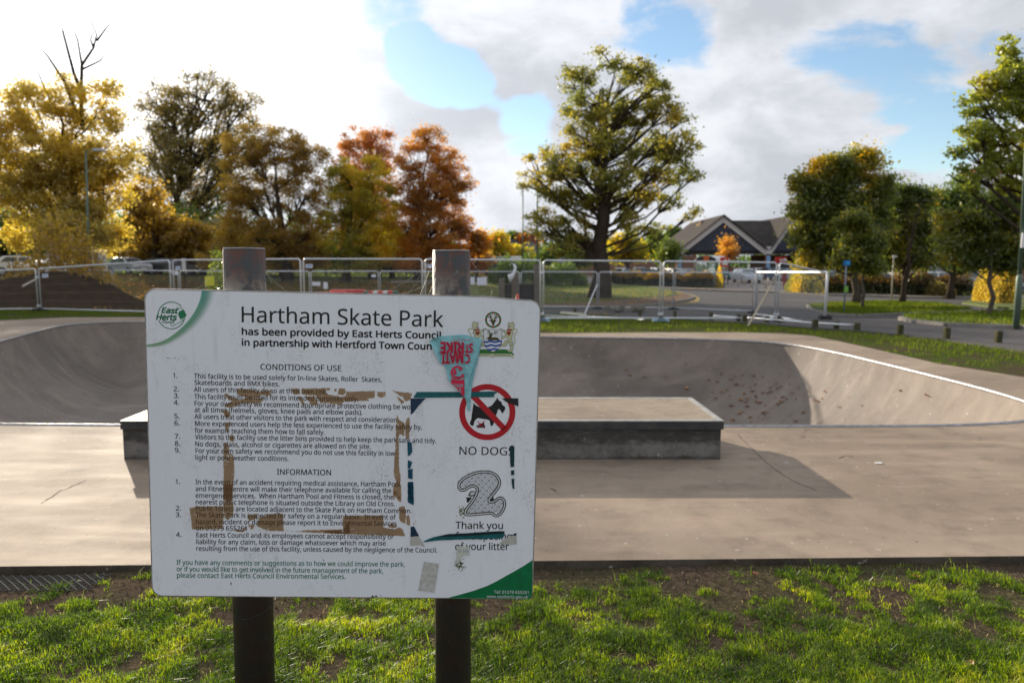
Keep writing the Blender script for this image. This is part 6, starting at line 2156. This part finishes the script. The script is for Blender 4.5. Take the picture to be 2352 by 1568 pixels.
# lamp columns
M_LG = mat('green_lamp_column', (.10, .15, .11), .5, .3)
def lamp(lab, px, py_base_Y, py_top, r0, head, wide=False, px_top=None):
    Y = py_base_Y
    a = at(px, 650, Y)
    z0 = H(a.x, Y)
    o = thing('lamp_column', lab, 'street lamp', (a.x, Y, z0))
    t_ = at(px_top or px, py_top, Y)
    if wide:
        build('column_base', M().tube([(a.x, Y, z0), (a.x, Y, z0 + 1.35), (a.x, Y, z0 + 1.45)], [r0 * 1.5, r0 * 1.5, r0], 14), M_LG, o, sm=True)
        pts_ = [(a.x, Y, z0 + 1.4), tuple(t_)]
    else:
        pts_ = [(a.x, Y, z0 - .05), tuple(t_)]
    build('column', M().tube(pts_, [r0, r0 * .6], 10), M_LG, o, sm=True)
    if head:
        hx = head
        build('arm', M().tube([t_, t_ + Vector((hx * .8, 0, .05))], .035, 6), M_LG, o)
        build('lamp_head', M().box((t_.x + hx * 1.0, Y, t_.z + .05), (abs(hx) * .9, .3, .14), 0, .8), mat('lamp_grey', (.4, .42, .45), .4), o, bevel=.03)
    return o
lamp('tall thin green lamp column left of the pair beside the sycamore', 1201, 62, 437, .08, 0)
lamp('taller green lamp column right of the pair, touching the sycamore leaves', 1234, 55, 376, .09, 0)
lamp('grey green lamp column in front of the yellow tree at left', 205, 40, 347, .08, .75, px_top=197)
for (px, py, w_, h_, mm_, nm) in ((206, 605, 10, 12, RS, 'red plate'), (206, 640, 4, 26, SBL, 'blue band')):
    pass
lamp('thick green lamp post with a pale plate at the right edge of the view', 2341, 18.6, 60, .052, 0, True, px_top=2372)
c_ = at(2351, 552, 18.5)
pl_o = bpy.data.objects['lamp_column.003'] if 'lamp_column.003' in bpy.data.objects else None
if pl_o: build('plate', M().box((c_.x, c_.y - .06, c_.z), (.20, .02, .38)), M_WHITEP, pl_o)
pl_o = bpy.data.objects.get('lamp_column.002')
if pl_o:
    c_ = at(206, 604, 39.85)
    build('warning_plate', M().prism([(c_.x - .28, 39.85, c_.z - .25), (c_.x + .28, 39.85, c_.z - .25), (c_.x, 39.85, c_.z + .3)], (0, -.02, 0)), RS, pl_o)
    c_ = at(206, 640, 39.85)
    build('blue_band', M().tube([(c_.x, 40, c_.z - .5), (c_.x, 40, c_.z + .4)], .1, 10), SBL, pl_o)

# ================================================================ CARS
M_CAR = mat('car_paint', (.5, .5, .5), .25, .2, objcol=True)
M_TYRE = mat('tyre', (.02, .02, .02), .85)
M_RIM = mat('alloy_rim', (.45, .46, .48), .35, .8)
M_HL = mat('headlight_glass', (.7, .72, .75), .1)
M_TL = mat('tail_light', (.45, .01, .01), .2)
def car_proto(kind):
    o = thing('parked_car' if kind != 'van' else 'parked_van', 'proto', 'car' if kind != 'van' else 'van', (0, 0, 0))
    L_, Wd = (4.2, 1.75) if kind == 'hatch' else ((4.7, 1.8) if kind == 'estate' else (5.0, 2.0))
    if kind == 'hatch':
        low = [(-2.1, .35), (-2.08, .75), (-1.95, .95), (-1.0, 1.0), (1.75, .95), (2.02, .85), (2.1, .6), (2.1, .35)]
        cab = [(-1.05, .97), (-.45, 1.42), (.2, 1.48), (1.15, 1.43), (1.8, .97)]
    elif kind == 'estate':
        low = [(-2.35, .35), (-2.32, .72), (-2.15, .92), (-1.1, 1.0), (2.1, .98), (2.3, .85), (2.35, .6), (2.35, .35)]
        cab = [(-1.1, .98), (-.45, 1.42), (.3, 1.5), (1.9, 1.46), (2.15, .98)]
    else:
        low = [(-2.5, .35), (-2.48, .85), (-2.3, 1.1), (-1.6, 1.25), (2.48, 1.25), (2.5, .35)]
        cab = [(-1.6, 1.24), (-.9, 1.9), (-.6, 1.98), (2.4, 2.0), (2.49, 1.9), (2.5, 1.24)]
    def sect(m, prof, w0, w1, z0, z1):
        n = len(prof)
        for s in (-1, 1):
            for x, z in prof:
                k = (z - z0) / (z1 - z0) if z1 > z0 else 0
                m.v.append((x, s * (w0 + (w1 - w0) * max(0, min(1, k))) / 2, z))
        m.f.append(tuple(range(n)))
        m.f.append(tuple(range(n, 2 * n))[::-1])
        for i in range(n):
            j = (i + 1) % n
            m.f.append((j, i, i + n, j + n))
    m = M(); sect(m, low, Wd, Wd * .97, .35, 1)
    build('body', m, M_CAR, o, bevel=.06)
    m = M(); sect(m, cab, Wd * .95, Wd * .72 if kind != 'van' else Wd * .86, cab[0][1], cab[2][1])
    build('cabin', m, M_CAR, o, bevel=.05)
    zc0, zc1 = cab[0][1] + .07, cab[2][1] - .10
    # side windows, windscreen and rear window, proud of the cabin
    for s in (-1, 1):
        w0, w1 = Wd * .95 / 2, (Wd * .72 if kind != 'van' else Wd * .86) / 2
        def sp__(x, z):
            k = (z - cab[0][1]) / (cab[2][1] - cab[0][1])
            return (x, s * (w0 + (w1 - w0) * k + .008), z)
        rngs = ((-.85, .25, -.3, .22), (.35, 1.35, .32, 1.0)) if kind != 'van' else ((-1.3, -.1, -.8, -.15),)
        for (xa_, xb_, xc_, xd_) in rngs:
            pts_ = [sp__(xa_, zc0), sp__(xb_, zc0), sp__(xd_, zc1), sp__(xc_, zc1)]
            m = M().prism(pts_, (0, s * .006, 0))
            build('side_window', m, M_GLASS, o)
    for (i0, i1, d) in ((0, 1, -1), (len(cab) - 1, len(cab) - 2, 1)):
        (xa_, za_), (xb_, zb_) = cab[i0], cab[i1]
        if abs(xa_ - xb_) < .2 and kind == 'van':
            continue
        ww0, ww1 = Wd * .95 / 2 - .12, (Wd * .72 if kind != 'van' else Wd * .86) / 2 - .1
        pa_, pb__ = (xa_ + (xb_ - xa_) * .12, za_ + (zb_ - za_) * .12), (xa_ + (xb_ - xa_) * .9, za_ + (zb_ - za_) * .9)
        nrm = Vector((d * abs(zb_ - za_), 0, abs(xb_ - xa_))).normalized() * .012
        pts_ = [Vector((pa_[0], -ww0, pa_[1])) + nrm, Vector((pa_[0], ww0, pa_[1])) + nrm, Vector((pb__[0], ww1, pb__[1])) + nrm, Vector((pb__[0], -ww1, pb__[1])) + nrm]
        build('windscreen' if d < 0 else 'rear_window', M().prism(pts_, nrm * .5), M_GLASS, o)
    xf = low[0][0]
    for s in (-1, 1):
        build('headlight', M().box((xf - .005, s * Wd * .36, .70), (.06, .34, .15)), M_HL, o, bevel=.02)
        build('tail_light', M().box((low[-1][0] - .01, s * Wd * .40, .82 if kind != 'van' else 1.2), (.06, .22, .22 if kind != 'van' else .5)), M_TL, o, bevel=.02)
        for x in (-L_ * .31, L_ * .31):
            m = M().tube([(x, s * (Wd / 2 - .20), .32), (x, s * (Wd / 2 + .005), .32)], .32, 18)
            wh = build('wheel', m, M_TYRE, o)
            build('rim', M().tube([(x, s * (Wd / 2 + .002), .32), (x, s * (Wd / 2 + .02), .32)], [.20, .17], 12), M_RIM, wh)
    for x_, nm_ in ((xf - .02, 'number_plate'), (low[-1][0] + .02, 'number_plate')):
        build(nm_, M().box((x_, 0, .5), (.02, .5, .11)), M_WHITEP if x_ < 0 else mat('yellow_plate', (.6, .45, .03), .5), o)
    index_children(o)
    return o
protos = {k: car_proto(k) for k in ('hatch', 'estate', 'van')}
used = {}
def place_car(kind, lab, px, Y, rz, col, group, zoff=0):
    x = (px - 1176) / FPX * Y * 1.0
    p = protos[kind]
    c_ = p if kind not in used else copy_tree(p)
    used[kind] = 1
    c_.location = (x, Y, H(x, Y) + .03 + zoff)
    c_.rotation_euler = (0, 0, R(rz))
    c_['label'] = lab
    c_['group'] = group
    def setc(o):
        o.color = (*col, 1)
        for ch in o.children:
            setc(ch)
    PLACED.append((c_, col))
    return c_
PLACED = []
WH, SV, BL, BK, RD, GY = (.72, .72, .70), (.36, .38, .40), (.05, .11, .20), (.02, .02, .022), (.35, .02, .02), (.10, .105, .11)
gL = 'vehicles parked on the left bank'
place_car('hatch', 'white hatchback parked at the far left above the bank', 55, 53, 222, WH, gL)
place_car('van', 'white van parked right of the white hatchback', 165, 52, 75, WH, gL)
place_car('hatch', 'grey car half hidden behind the yellow tree', 300, 62, 150, SV, gL)
place_car('hatch', 'dark car behind the bank left of the yellow notice', 525, 66, 170, GY, gL)
place_car('estate', 'dark estate parked under the autumn trees left of the left post', 400, 64, 185, BK, gL)
gC = 'cars parked in the store car park'
place_car('van', 'white van seen beyond the shrubs right of the right sign post', 1195, 84, 190, WH, gC)
place_car('hatch', 'white hatchback just right of the sycamore trunk', 1424, 80, 92, (.55, .6, .66), gC)
place_car('estate', 'blue car second right of the sycamore trunk', 1447, 74, 85, BL, gC)
place_car('estate', 'dark grey estate third right of the sycamore trunk', 1490, 76, 150, GY, gC)
place_car('hatch', 'blue grey hatchback at the middle of the long hedge', 1518, 80, 95, (.12, .2, .3), gC)
place_car('hatch', 'white hatchback left of the store column', 1548, 78, 110, WH, gC)
place_car('hatch', 'black hatchback next to the store column', 1572, 82, 90, BK, gC)
place_car('estate', 'silver car half hidden by the bus shelter', 1600, 72, 170, SV, gC)
place_car('hatch', 'teal hatchback behind the shelter glass', 1648, 84, 95, (.06, .2, .22), gC)
place_car('hatch', 'dark red hatchback right of the shelter', 1684, 86, 92, RD, gC)
place_car('estate', 'silver four wheel drive facing away near the crossing', 1712, 74, 90, (.5, .54, .6), gC)
place_car('hatch', 'white hatchback under the store canopy', 1742, 88, 90, WH, gC)
place_car('hatch', 'dark hatchback behind the second store column', 1768, 86, 95, BK, gC)
place_car('estate', 'dark blue estate right of the second store column', 1812, 78, 140, BL, gC)
place_car('hatch', 'silver hatchback behind the bright low panel', 1835, 76, 120, SV, gC)
place_car('hatch', 'pale blue hatchback behind the broad tree', 1905, 66, 170, (.35, .45, .52), gC)
place_car('estate', 'dark estate behind the right hand hedge, leftmost there', 2010, 66, 175, GY, gC)
place_car('estate', 'bright white estate behind the right hand hedge', 2150, 60, 172, WH, gC)
place_car('hatch', 'pale silver hatchback right of the bright white estate', 2225, 61, 170, (.5, .55, .56), gC)
place_car('hatch', 'dark red hatchback at the right end of the hedge', 2300, 63, 160, RD, gC)
place_car('estate', 'black estate in the far row of the car park', 1470, 100, 90, BK, gC)
place_car('hatch', 'white hatchback in the far row of the car park', 1505, 102, 90, WH, gC)
for rt, col in PLACED:
    for ch in bpy.data.objects:
        p_ = ch
        while p_ is not None and p_ != rt:
            p_ = p_.parent
        if p_ == rt:
            ch.color = (*col, 1)
# bus roof beyond
a = at(1154, 590, 95)
bs_ = thing('minibus', 'low white roofed minibus beyond the right sign post', 'bus', (a.x, 95, H(a.x, 95)))
g0 = H(a.x, 95)
build('body', M().box((a.x, 95, g0 + 1.3), (5.6, 2.1, 1.6)), mat('green_bus', (.03, .09, .06), .4), bs_, bevel=.1)
build('roof', M().box((a.x, 95, g0 + 2.45), (5.6, 2.0, .7), 0, .93), M_WHITEP, bs_, bevel=.15)
build('window', M().box((a.x, 93.93, g0 + 1.75), (4.8, .04, .6)), M_GLASS, bs_)
for dx in (-1.8, 1.8):
    build('wheel', M().tube([(a.x + dx, 93.9, g0 + .42), (a.x + dx, 94.15, g0 + .42)], .42, 14), M_TYRE, bs_)

# ================================================================ PEOPLE
def skinfig(name, verts, edges, radii, mt, parent, sub=2):
    me = bpy.data.meshes.new(name)
    og = ORG[parent]
    me.from_pydata([tuple(Vector(v) - og) for v in verts], edges, [])
    me.materials.append(mt)
    o = bpy.data.objects.new(name, me)
    COL.objects.link(o)
    o.parent = parent
    ORG[o] = og
    s = o.modifiers.new('skin', 'SKIN')
    for i, r_ in enumerate(radii):
        sv = me.skin_vertices[0].data[i]
        sv.radius = (r_[0], r_[1]) if isinstance(r_, tuple) else (r_, r_)
    me.skin_vertices[0].data[0].use_root = True
    s.use_smooth_shade = True
    u = o.modifiers.new('sub', 'SUBSURF')
    u.levels = u.render_levels = sub
    return o
SKIN = mat('skin', (.42, .24, .17), .6)
def person(lab, x, Y, z0, h, yaw, coat, trou, hair, stride=.22, down=0.0):
    o = thing('person', lab, 'person', (x, Y, z0))
    cs, sn = math.cos(yaw), math.sin(yaw)
    k = h / 1.75
    def P_(a, f, z):       # a: sideways, f: forwards
        return (x + (a * cs - f * sn) * k, Y + (a * sn + f * cs) * k, z0 + z * k)
    # body: one skin, whole figure
    V = [P_(0, 0, .95), P_(0, .0, 1.15), P_(0, .0, 1.38), P_(0, .02, 1.50), P_(0, .03, 1.60), P_(0, .03, 1.70),
         P_(.19, 0, 1.42), P_(.25, -.05, 1.15), P_(.24, .05, .92), P_(.24, .08, .84), P_(-.19, 0, 1.42), P_(-.25, .05, 1.15), P_(-.24, .14, .93), P_(-.24, .18, .85),
         P_(.09, 0, .90), P_(.10, stride * .6, .50), P_(.10, stride, .09), P_(.10, stride + .16, .04), P_(-.09, 0, .90), P_(-.10, -stride * .3, .50), P_(-.10, -stride, .10), P_(-.10, -stride + .15, .04)]
    E_ = [(0, 1), (1, 2), (2, 3), (3, 4), (4, 5), (2, 6), (6, 7), (7, 8), (8, 9), (2, 10), (10, 11), (11, 12), (12, 13), (0, 14), (14, 15), (15, 16), (16, 17), (0, 18), (18, 19), (19, 20), (20, 21)]
    Rr = [(.15, .11), (.15, .11), (.16, .11), .06, (.09, .105), (.07, .08), .06, .048, .036, .03, .06, .048, .036, .03, .085, .062, .045, .035, .085, .062, .045, .035]
    Rr = [tuple(q * k for q in r_) if isinstance(r_, tuple) else r_ * k for r_ in Rr]
    skinfig('body', V, E_, Rr, SKIN, o)
    g_ = lambda idx, add: ([V[i] for i in idx], [((Rr[i][0] + add, Rr[i][1] + add) if isinstance(Rr[i], tuple) else Rr[i] + add) for i in idx])
    v_, r_ = g_((0, 1, 2, 6, 7, 8, 10, 11, 12), .022)
    v_[0] = P_(0, 0, .84)
    skinfig('coat', v_, [(0, 1), (1, 2), (2, 3), (3, 4), (4, 5), (2, 6), (6, 7), (7, 8)], r_, coat, o)
    v_, r_ = g_((0, 14, 15, 16, 18, 19, 20), .018)
    skinfig('trousers', v_, [(0, 1), (1, 2), (2, 3), (0, 4), (4, 5), (5, 6)], r_, trou, o)
    for i0, i1 in ((16, 17), (20, 21)):
        build('shoe', M().tube([V[i0], V[i1]], [.055 * k, .045 * k], 8), M_BLACK, o, sm=True)
    hv = [P_(0, -.01, 1.63), P_(0, .01, 1.74)]
    skinfig('hair', hv, [(0, 1)], [(.098 * k, .105 * k), (.078 * k, .09 * k)], hair, o, 2)
    return o
px = at(748, 620, 85)
person('elderly man in a tan jacket walking away on the path under the trees', px.x, 85, H(px.x, 85), 1.72, .3, mat('tan_jacket', (.28, .17, .09), .85), mat('dark_trousers', (.02, .022, .035), .85), mat('white_hair', (.6, .58, .54), .8))
px = at(180, 650, 33.0)
person('person in a dark jacket seen head and shoulders behind the earth mound', px.x, 33.0, at(180, 636, 33).z - 1.72, 1.72, -1.4, mat('navy_jacket', (.02, .03, .05), .8), mat('dark_trousers'), mat('brown_hair', (.06, .035, .02), .8))
px = at(1793, 620, 77)
# benches / picnic table on the lawn
def bench(lab, px, Y, rz):
    x = (px - 1176) / FPX * Y
    z0 = H(x, Y)
    o = thing('park_bench', lab, 'bench', (x, Y, z0))
    mw = M_POSTW
    for dy in (-.15, 0, .15):
        build('seat_slat', M().box((x, Y + dy, z0 + .45), (1.6, .12, .04)), mw, o)
    for dz in (.62, .78):
        build('back_slat', M().box((x, Y + .24, z0 + dz), (1.6, .03, .11)), mw, o)
    for dx in (-.65, .65):
        build('leg', M().box((x + dx, Y + .03, z0 + .215), (.06, .44, .43)), M_BLACK, o)
        build('back_post', M().box((x + dx, Y + .275, z0 + .55), (.05, .035, .6)), M_BLACK, o)
    return o
bench('park bench under the autumn trees right of the walking man', 862, 72, 0)
bench('park bench half hidden behind the white papers', 948, 74, 0)
# litter: orange leaf close by in the grass
for px, py, lb in ((2228, 1533, 'single orange leaf in the grass at the lower right'), (1735, 1325, 'small orange leaf by the slab edge right of centre'), (2100, 1330, 'pale dry leaf in the thin grass at the right')):
    p = G(px, py, -.04)
    o = bpy.data.objects.new('fallen_leaf', lms[1])
    COL.objects.link(o)
    o.location = (p.x, p.y, -.02)
    o.scale = (.45,) * 3
    o.rotation_euler = (.3, .2, px)
    props(o, lb, 'leaf')

# ================================================================ GRASS
L_GRASS = leafmat('grass_blades', [(0, (.018, .038, .006)), (.38, (.06, .11, .010)), (.60, (.17, .25, .018)), (.80, (.40, .42, .035)), (1, (.46, .34, .08))], 3.5, .55, 45, False)
mgl = L_GRASS
t = NT(mgl.node_tree)
out = t.n['Material Output']
src = out.inputs[0].links[0].from_socket
gl1 = t.new('ShaderNodeBsdfGlossy', i_Roughness=.4)
mx_ = t.new('ShaderNodeMixShader', i_0=.035)
t.link(src, mx_.inputs[1]); t.link(gl1.outputs[0], mx_.inputs[2]); t.link(mx_.outputs[0], out.inputs[0])

def vnoise(x, y, s, seed):
    rs = np.random.RandomState(seed)
    g = rs.rand(64, 64)
    u, v = x / s, y / s
    i, j = np.floor(u).astype(int), np.floor(v).astype(int)
    fu, fv = u - i, v - j
    fu, fv = fu * fu * (3 - 2 * fu), fv * fv * (3 - 2 * fv)
    a, b_ = g[i % 64, j % 64], g[(i + 1) % 64, j % 64]
    c_, d_ = g[i % 64, (j + 1) % 64], g[(i + 1) % 64, (j + 1) % 64]
    return (a * (1 - fu) + b_ * fu) * (1 - fv) + (c_ * (1 - fu) + d_ * fu) * fv

def blades(name, X, Y, Z, hgt, wid, seed, lab, mt=None, lean=.75):
    rs = np.random.RandomState(seed)
    n = len(X)
    an = rs.uniform(0, 2 * np.pi, n)
    h = hgt * rs.uniform(.45, 1.25, n)
    ln = lean * h * rs.uniform(.3, 1.3, n)
    w_ = wid * rs.uniform(.6, 1.2, n)
    dx, dy = np.cos(an), np.sin(an)
    wx, wy = -dy * w_ / 2, dx * w_ / 2
    v = np.empty((n, 7, 3))
    # lower quad (4) then tip triangle (3) as separate vertices
    m1x, m1y, m1z = X + dx * ln * .35, Y + dy * ln * .35, Z + h * .6
    tx, ty, tz = X + dx * ln, Y + dy * ln, Z + h * rs.uniform(.75, 1, n)
    v[:, 0] = np.stack([X - wx, Y - wy, Z - .01], 1)
    v[:, 1] = np.stack([X + wx, Y + wy, Z - .01], 1)
    v[:, 2] = np.stack([m1x + wx * .8, m1y + wy * .8, m1z], 1)
    v[:, 3] = np.stack([m1x - wx * .8, m1y - wy * .8, m1z], 1)
    v[:, 4] = v[:, 3]; v[:, 5] = v[:, 2]
    v[:, 6] = np.stack([tx, ty, tz], 1)
    me = bpy.data.meshes.new(name)
    me.vertices.add(n * 7)
    me.vertices.foreach_set('co', v.astype(np.float32).ravel())
    me.loops.add(n * 7)
    me.loops.foreach_set('vertex_index', np.arange(n * 7, dtype=np.int32))
    me.polygons.add(n * 2)
    st_ = np.empty(n * 2, np.int32)
    st_[0::2] = np.arange(n) * 7
    st_[1::2] = np.arange(n) * 7 + 4
    me.polygons.foreach_set('loop_start', st_)
    me.update(calc_edges=True)
    me.materials.append(mt or L_GRASS)
    o = bpy.data.objects.new(name, me)
    COL.objects.link(o)
    return props(o, lab, 'grass', kind='stuff')
rs = np.random.RandomState(4)
# near lawn
N = 310000
X = rs.uniform(-4.6, 4.8, N); Yv = rs.uniform(2.0, 4.0, N)
ne = e0.y + sl * (X - e0.x)
dist = ne - Yv
d1 = vnoise(X + 20, (Yv + 20) * 1.3, .30, 1); d2 = vnoise(X + 20, Yv + 20, .11, 2); d3 = vnoise(X + 20, Yv + 20, .045, 3)
den_ = d1 * .26 + d2 * .42 + d3 * .32
thr = np.interp(dist, [0, .12, .35, .7, 1.3], [.60, .53, .42, .31, .23])
thr = np.where(X < -.4, thr + .07 * (dist < .5) , thr)
keep = (dist > .02) & (den_ > thr) & (rs.rand(N) < np.clip((den_ - thr) * 11, .12, 1))
X, Yv, den_, thr = X[keep], Yv[keep], den_[keep], thr[keep]
Zv = -.042 + .012 * np.sin(3.1 * X + 1) * np.sin(4.3 * Yv + X)
blades('grass', X, Yv, Zv, .010 + .105 * np.clip(den_ - thr + .03, .01, .33), .0036, 5, 'short lush clumpy grass around the sign posts', lean=1.0)
# taller odd blades, flattened straw and weeds scattered through the near lawn
L_STRAW = leafmat('straw_blades', [(0, (.20, .15, .07)), (.5, (.42, .34, .16)), (1, (.12, .16, .03))], 9, .4, 60, False)
k_ = rs.rand(len(X)) < .035
xb, yb, zb = X[k_] + rs.normal(size=k_.sum()) * .02, Yv[k_] + rs.normal(size=k_.sum()) * .02, Zv[k_]
k2 = yb < e0.y + sl * (xb - e0.x) - .03
blades('grass', xb[k2], yb[k2], zb[k2], .062, .0042, 15, 'longer straggling blades standing out of the near lawn', lean=1.3)
k_ = rs.rand(len(X)) < .04
xb, yb, zb = X[k_] + rs.normal(size=k_.sum()) * .06, Yv[k_] + rs.normal(size=k_.sum()) * .05, Zv[k_]
k2 = yb < e0.y + sl * (xb - e0.x) - .03
blades('grass', xb[k2], yb[k2], zb[k2] + .004, .016, .004, 16, 'dry straw coloured bits lying among the near lawn', L_STRAW, lean=3.2)
# crumbs of soil and grit on the worn strip
nc = 5000
xc = rs.uniform(-4.6, 4.8, nc); yc = e0.y + sl * (xc - e0.x) - .02 - np.abs(rs.normal(size=nc)) * .45
zc_ = -.042 + .012 * np.sin(3.1 * xc + 1) * np.sin(4.3 * yc + xc)
qc = quads(np.stack([xc, yc, zc_ + .004], 1), .014, rs, 0, 1.0)
props(np_mesh('soil_crumbs', qc, 4, mat('soil_crumb', (.10, .075, .055), .95, col2=(.20, .16, .12), scale=40)), 'crumbs of soil and grit on the worn strip beside the slab', 'soil', kind='stuff')
# bank between the slab and the fences
N = 170000
X = rs.uniform(-30, 16, N); Yv = rs.uniform(8, 31, N)
dkp = [(p.x, p.y) for p in dk]
# vectorised point in polygon
def inpoly(X, Yv, poly):
    c_ = np.zeros(len(X), bool)
    n_ = len(poly)
    for i in range(n_):
        x1, y1 = poly[i]; x2, y2 = poly[i - 1]
        if y1 == y2: continue
        k_ = ((y1 > Yv) != (y2 > Yv)) & (X < (x2 - x1) * (Yv - y1) / (y2 - y1) + x1)
        c_ ^= k_
    return c_
roadp = [(p[0], p[1]) for p in road]
pathp = gl([(1150, 719), (1150, 709), (700, 701), (400, 697), (150, 694), (-200, 694), (-200, 702), (150, 704), (400, 707), (700, 712)])
keep = ~inpoly(X, Yv, dkp) & ~inpoly(X, Yv, roadp) & ~inpoly(X, Yv, pathp) & ~((X < 0) & (Yv < 14)) & ~((X < -12) & (Yv < 18))
X, Yv = X[keep], Yv[keep]
den_ = vnoise(X + 60, Yv + 60, .8, 5) * .5 + vnoise(X + 60, Yv + 60, .25, 6) * .5
# distance from the slab is sampled roughly: bare soil hugs its edge
edge = np.full(len(X), 99.0)
P2_ = []
for i in range(len(dkp)):
    a, b_ = np.array(dkp[i - 1]), np.array(dkp[i])
    for k_ in range(max(1, int(np.linalg.norm(b_ - a) / .5))):
        P2_.append(a + (b_ - a) * k_ / max(1, int(np.linalg.norm(b_ - a) / .5)))
for q_ in P2_:
    edge = np.minimum(edge, (X - q_[0]) ** 2 + (Yv - q_[1]) ** 2)
edge = np.sqrt(edge)
thr = np.interp(edge, [0, .5, 1.2, 2.0], [.66, .52, .36, .26])
keep = den_ > thr
X, Yv = X[keep], Yv[keep]
Zv = np.array([H(a, b_) for a, b_ in zip(X, Yv)]) - .03 * (Yv < 24)
blades('grass', X, Yv, Zv, .085, .014, 6, 'rough grass on the bank between the slab and the fences', leafmat('bank_grass_blades', [(0, (.045, .07, .012)), (.5, (.095, .13, .02)), (1, (.19, .18, .045))], .5, .5, 20, False), lean=.8)
# blades on the verges across the road
Xs, Ys_ = [], []
for poly in (gl([(1858, 704), (1907, 700), (1980, 697), (2052, 695.5), (2155, 700.5), (2238, 715), (2180, 721), (2073, 724), (1969, 728), (1907, 724), (1866, 714)]), gl([(2073, 735), (2110, 728), (2176, 723), (2279, 719), (2500, 718), (2560, 752), (2341, 756), (2176, 750), (2093, 741)]),
             gl([(1100, 651.8), (1253, 653), (1400, 655.5), (1476, 659.5), (1525, 666.5), (1565, 677), (1540, 684), (1470, 688), (1400, 694), (1330, 700), (1253, 702), (1100, 700)])):
    a = np.array(poly)
    n_ = 18000
    x_ = rs.uniform(a[:, 0].min(), a[:, 0].max(), n_); y_ = rs.uniform(a[:, 1].min(), a[:, 1].max(), n_)
    k_ = inpoly(x_, y_, poly)
    Xs.append(x_[k_]); Ys_.append(y_[k_])
X, Yv = np.concatenate(Xs), np.concatenate(Ys_)
Zv = np.array([H(a, b_) for a, b_ in zip(X, Yv)]) + .12
blades('grass', X, Yv, Zv, .10, .03, 7, 'mown grass on the road verges and the island', MATS['bank_grass_blades'], lean=.8)
# fallen leaves too many to count on the far verges and the bank
n_ = 5000
x_ = rs.uniform(-30, 16, n_); y_ = rs.uniform(27, 60, n_)
k_ = ~inpoly(x_, y_, roadp) | inpoly(x_, y_, [tuple(p) for p in isl1])
x_, y_ = x_[k_], y_[k_]
z_ = np.array([H(a, b_) for a, b_ in zip(x_, y_)]) + .16
q = quads(np.stack([x_, y_, z_], 1), .12, rs, .0)
q[:, 2] = np.repeat(z_, 4) + (q[:, 2] - np.repeat(z_, 4)) * .25
props(np_mesh('leaf_litter', q, 4, L_ORG), 'scattered orange leaf litter on the bank and verges', 'leaves', kind='stuff')
# plastic mesh matting showing through the worn ground at the slab's near edge
m = M()
rr = random.Random(9)
def mat_patch(x0, x1, depth_):
    y_top = near_edge((x0 + x1) / 2) - .03
    s = .05
    for k in range(-14, int((x1 - x0) / s) + 14):
        for sg in (1, -1):
            pts_ = []
            for j in range(9):
                yy = y_top - depth_ * j / 8
                xx = x0 + k * s + sg * (j / 8) * depth_ * 1.15 + (0 if sg > 0 else 0)
                if x0 <= xx <= x1:
                    pts_.append((xx, yy, -.035 + .012 * math.sin(3.1 * xx + 1) * math.sin(4.3 * yy + xx) + .003 * (sg + 1) + rr.uniform(0, .003)))
            if len(pts_) > 1:
                m.tube(pts_, .0028, 4, caps=False)
mat_patch(-3.6, -2.2, .20)
props(build('turf_mesh', m, mat('black_mesh', (.09, .085, .08), .4, spec=.6)), 'black plastic turf mesh exposed along the near slab edge', 'mesh matting', kind='stuff')
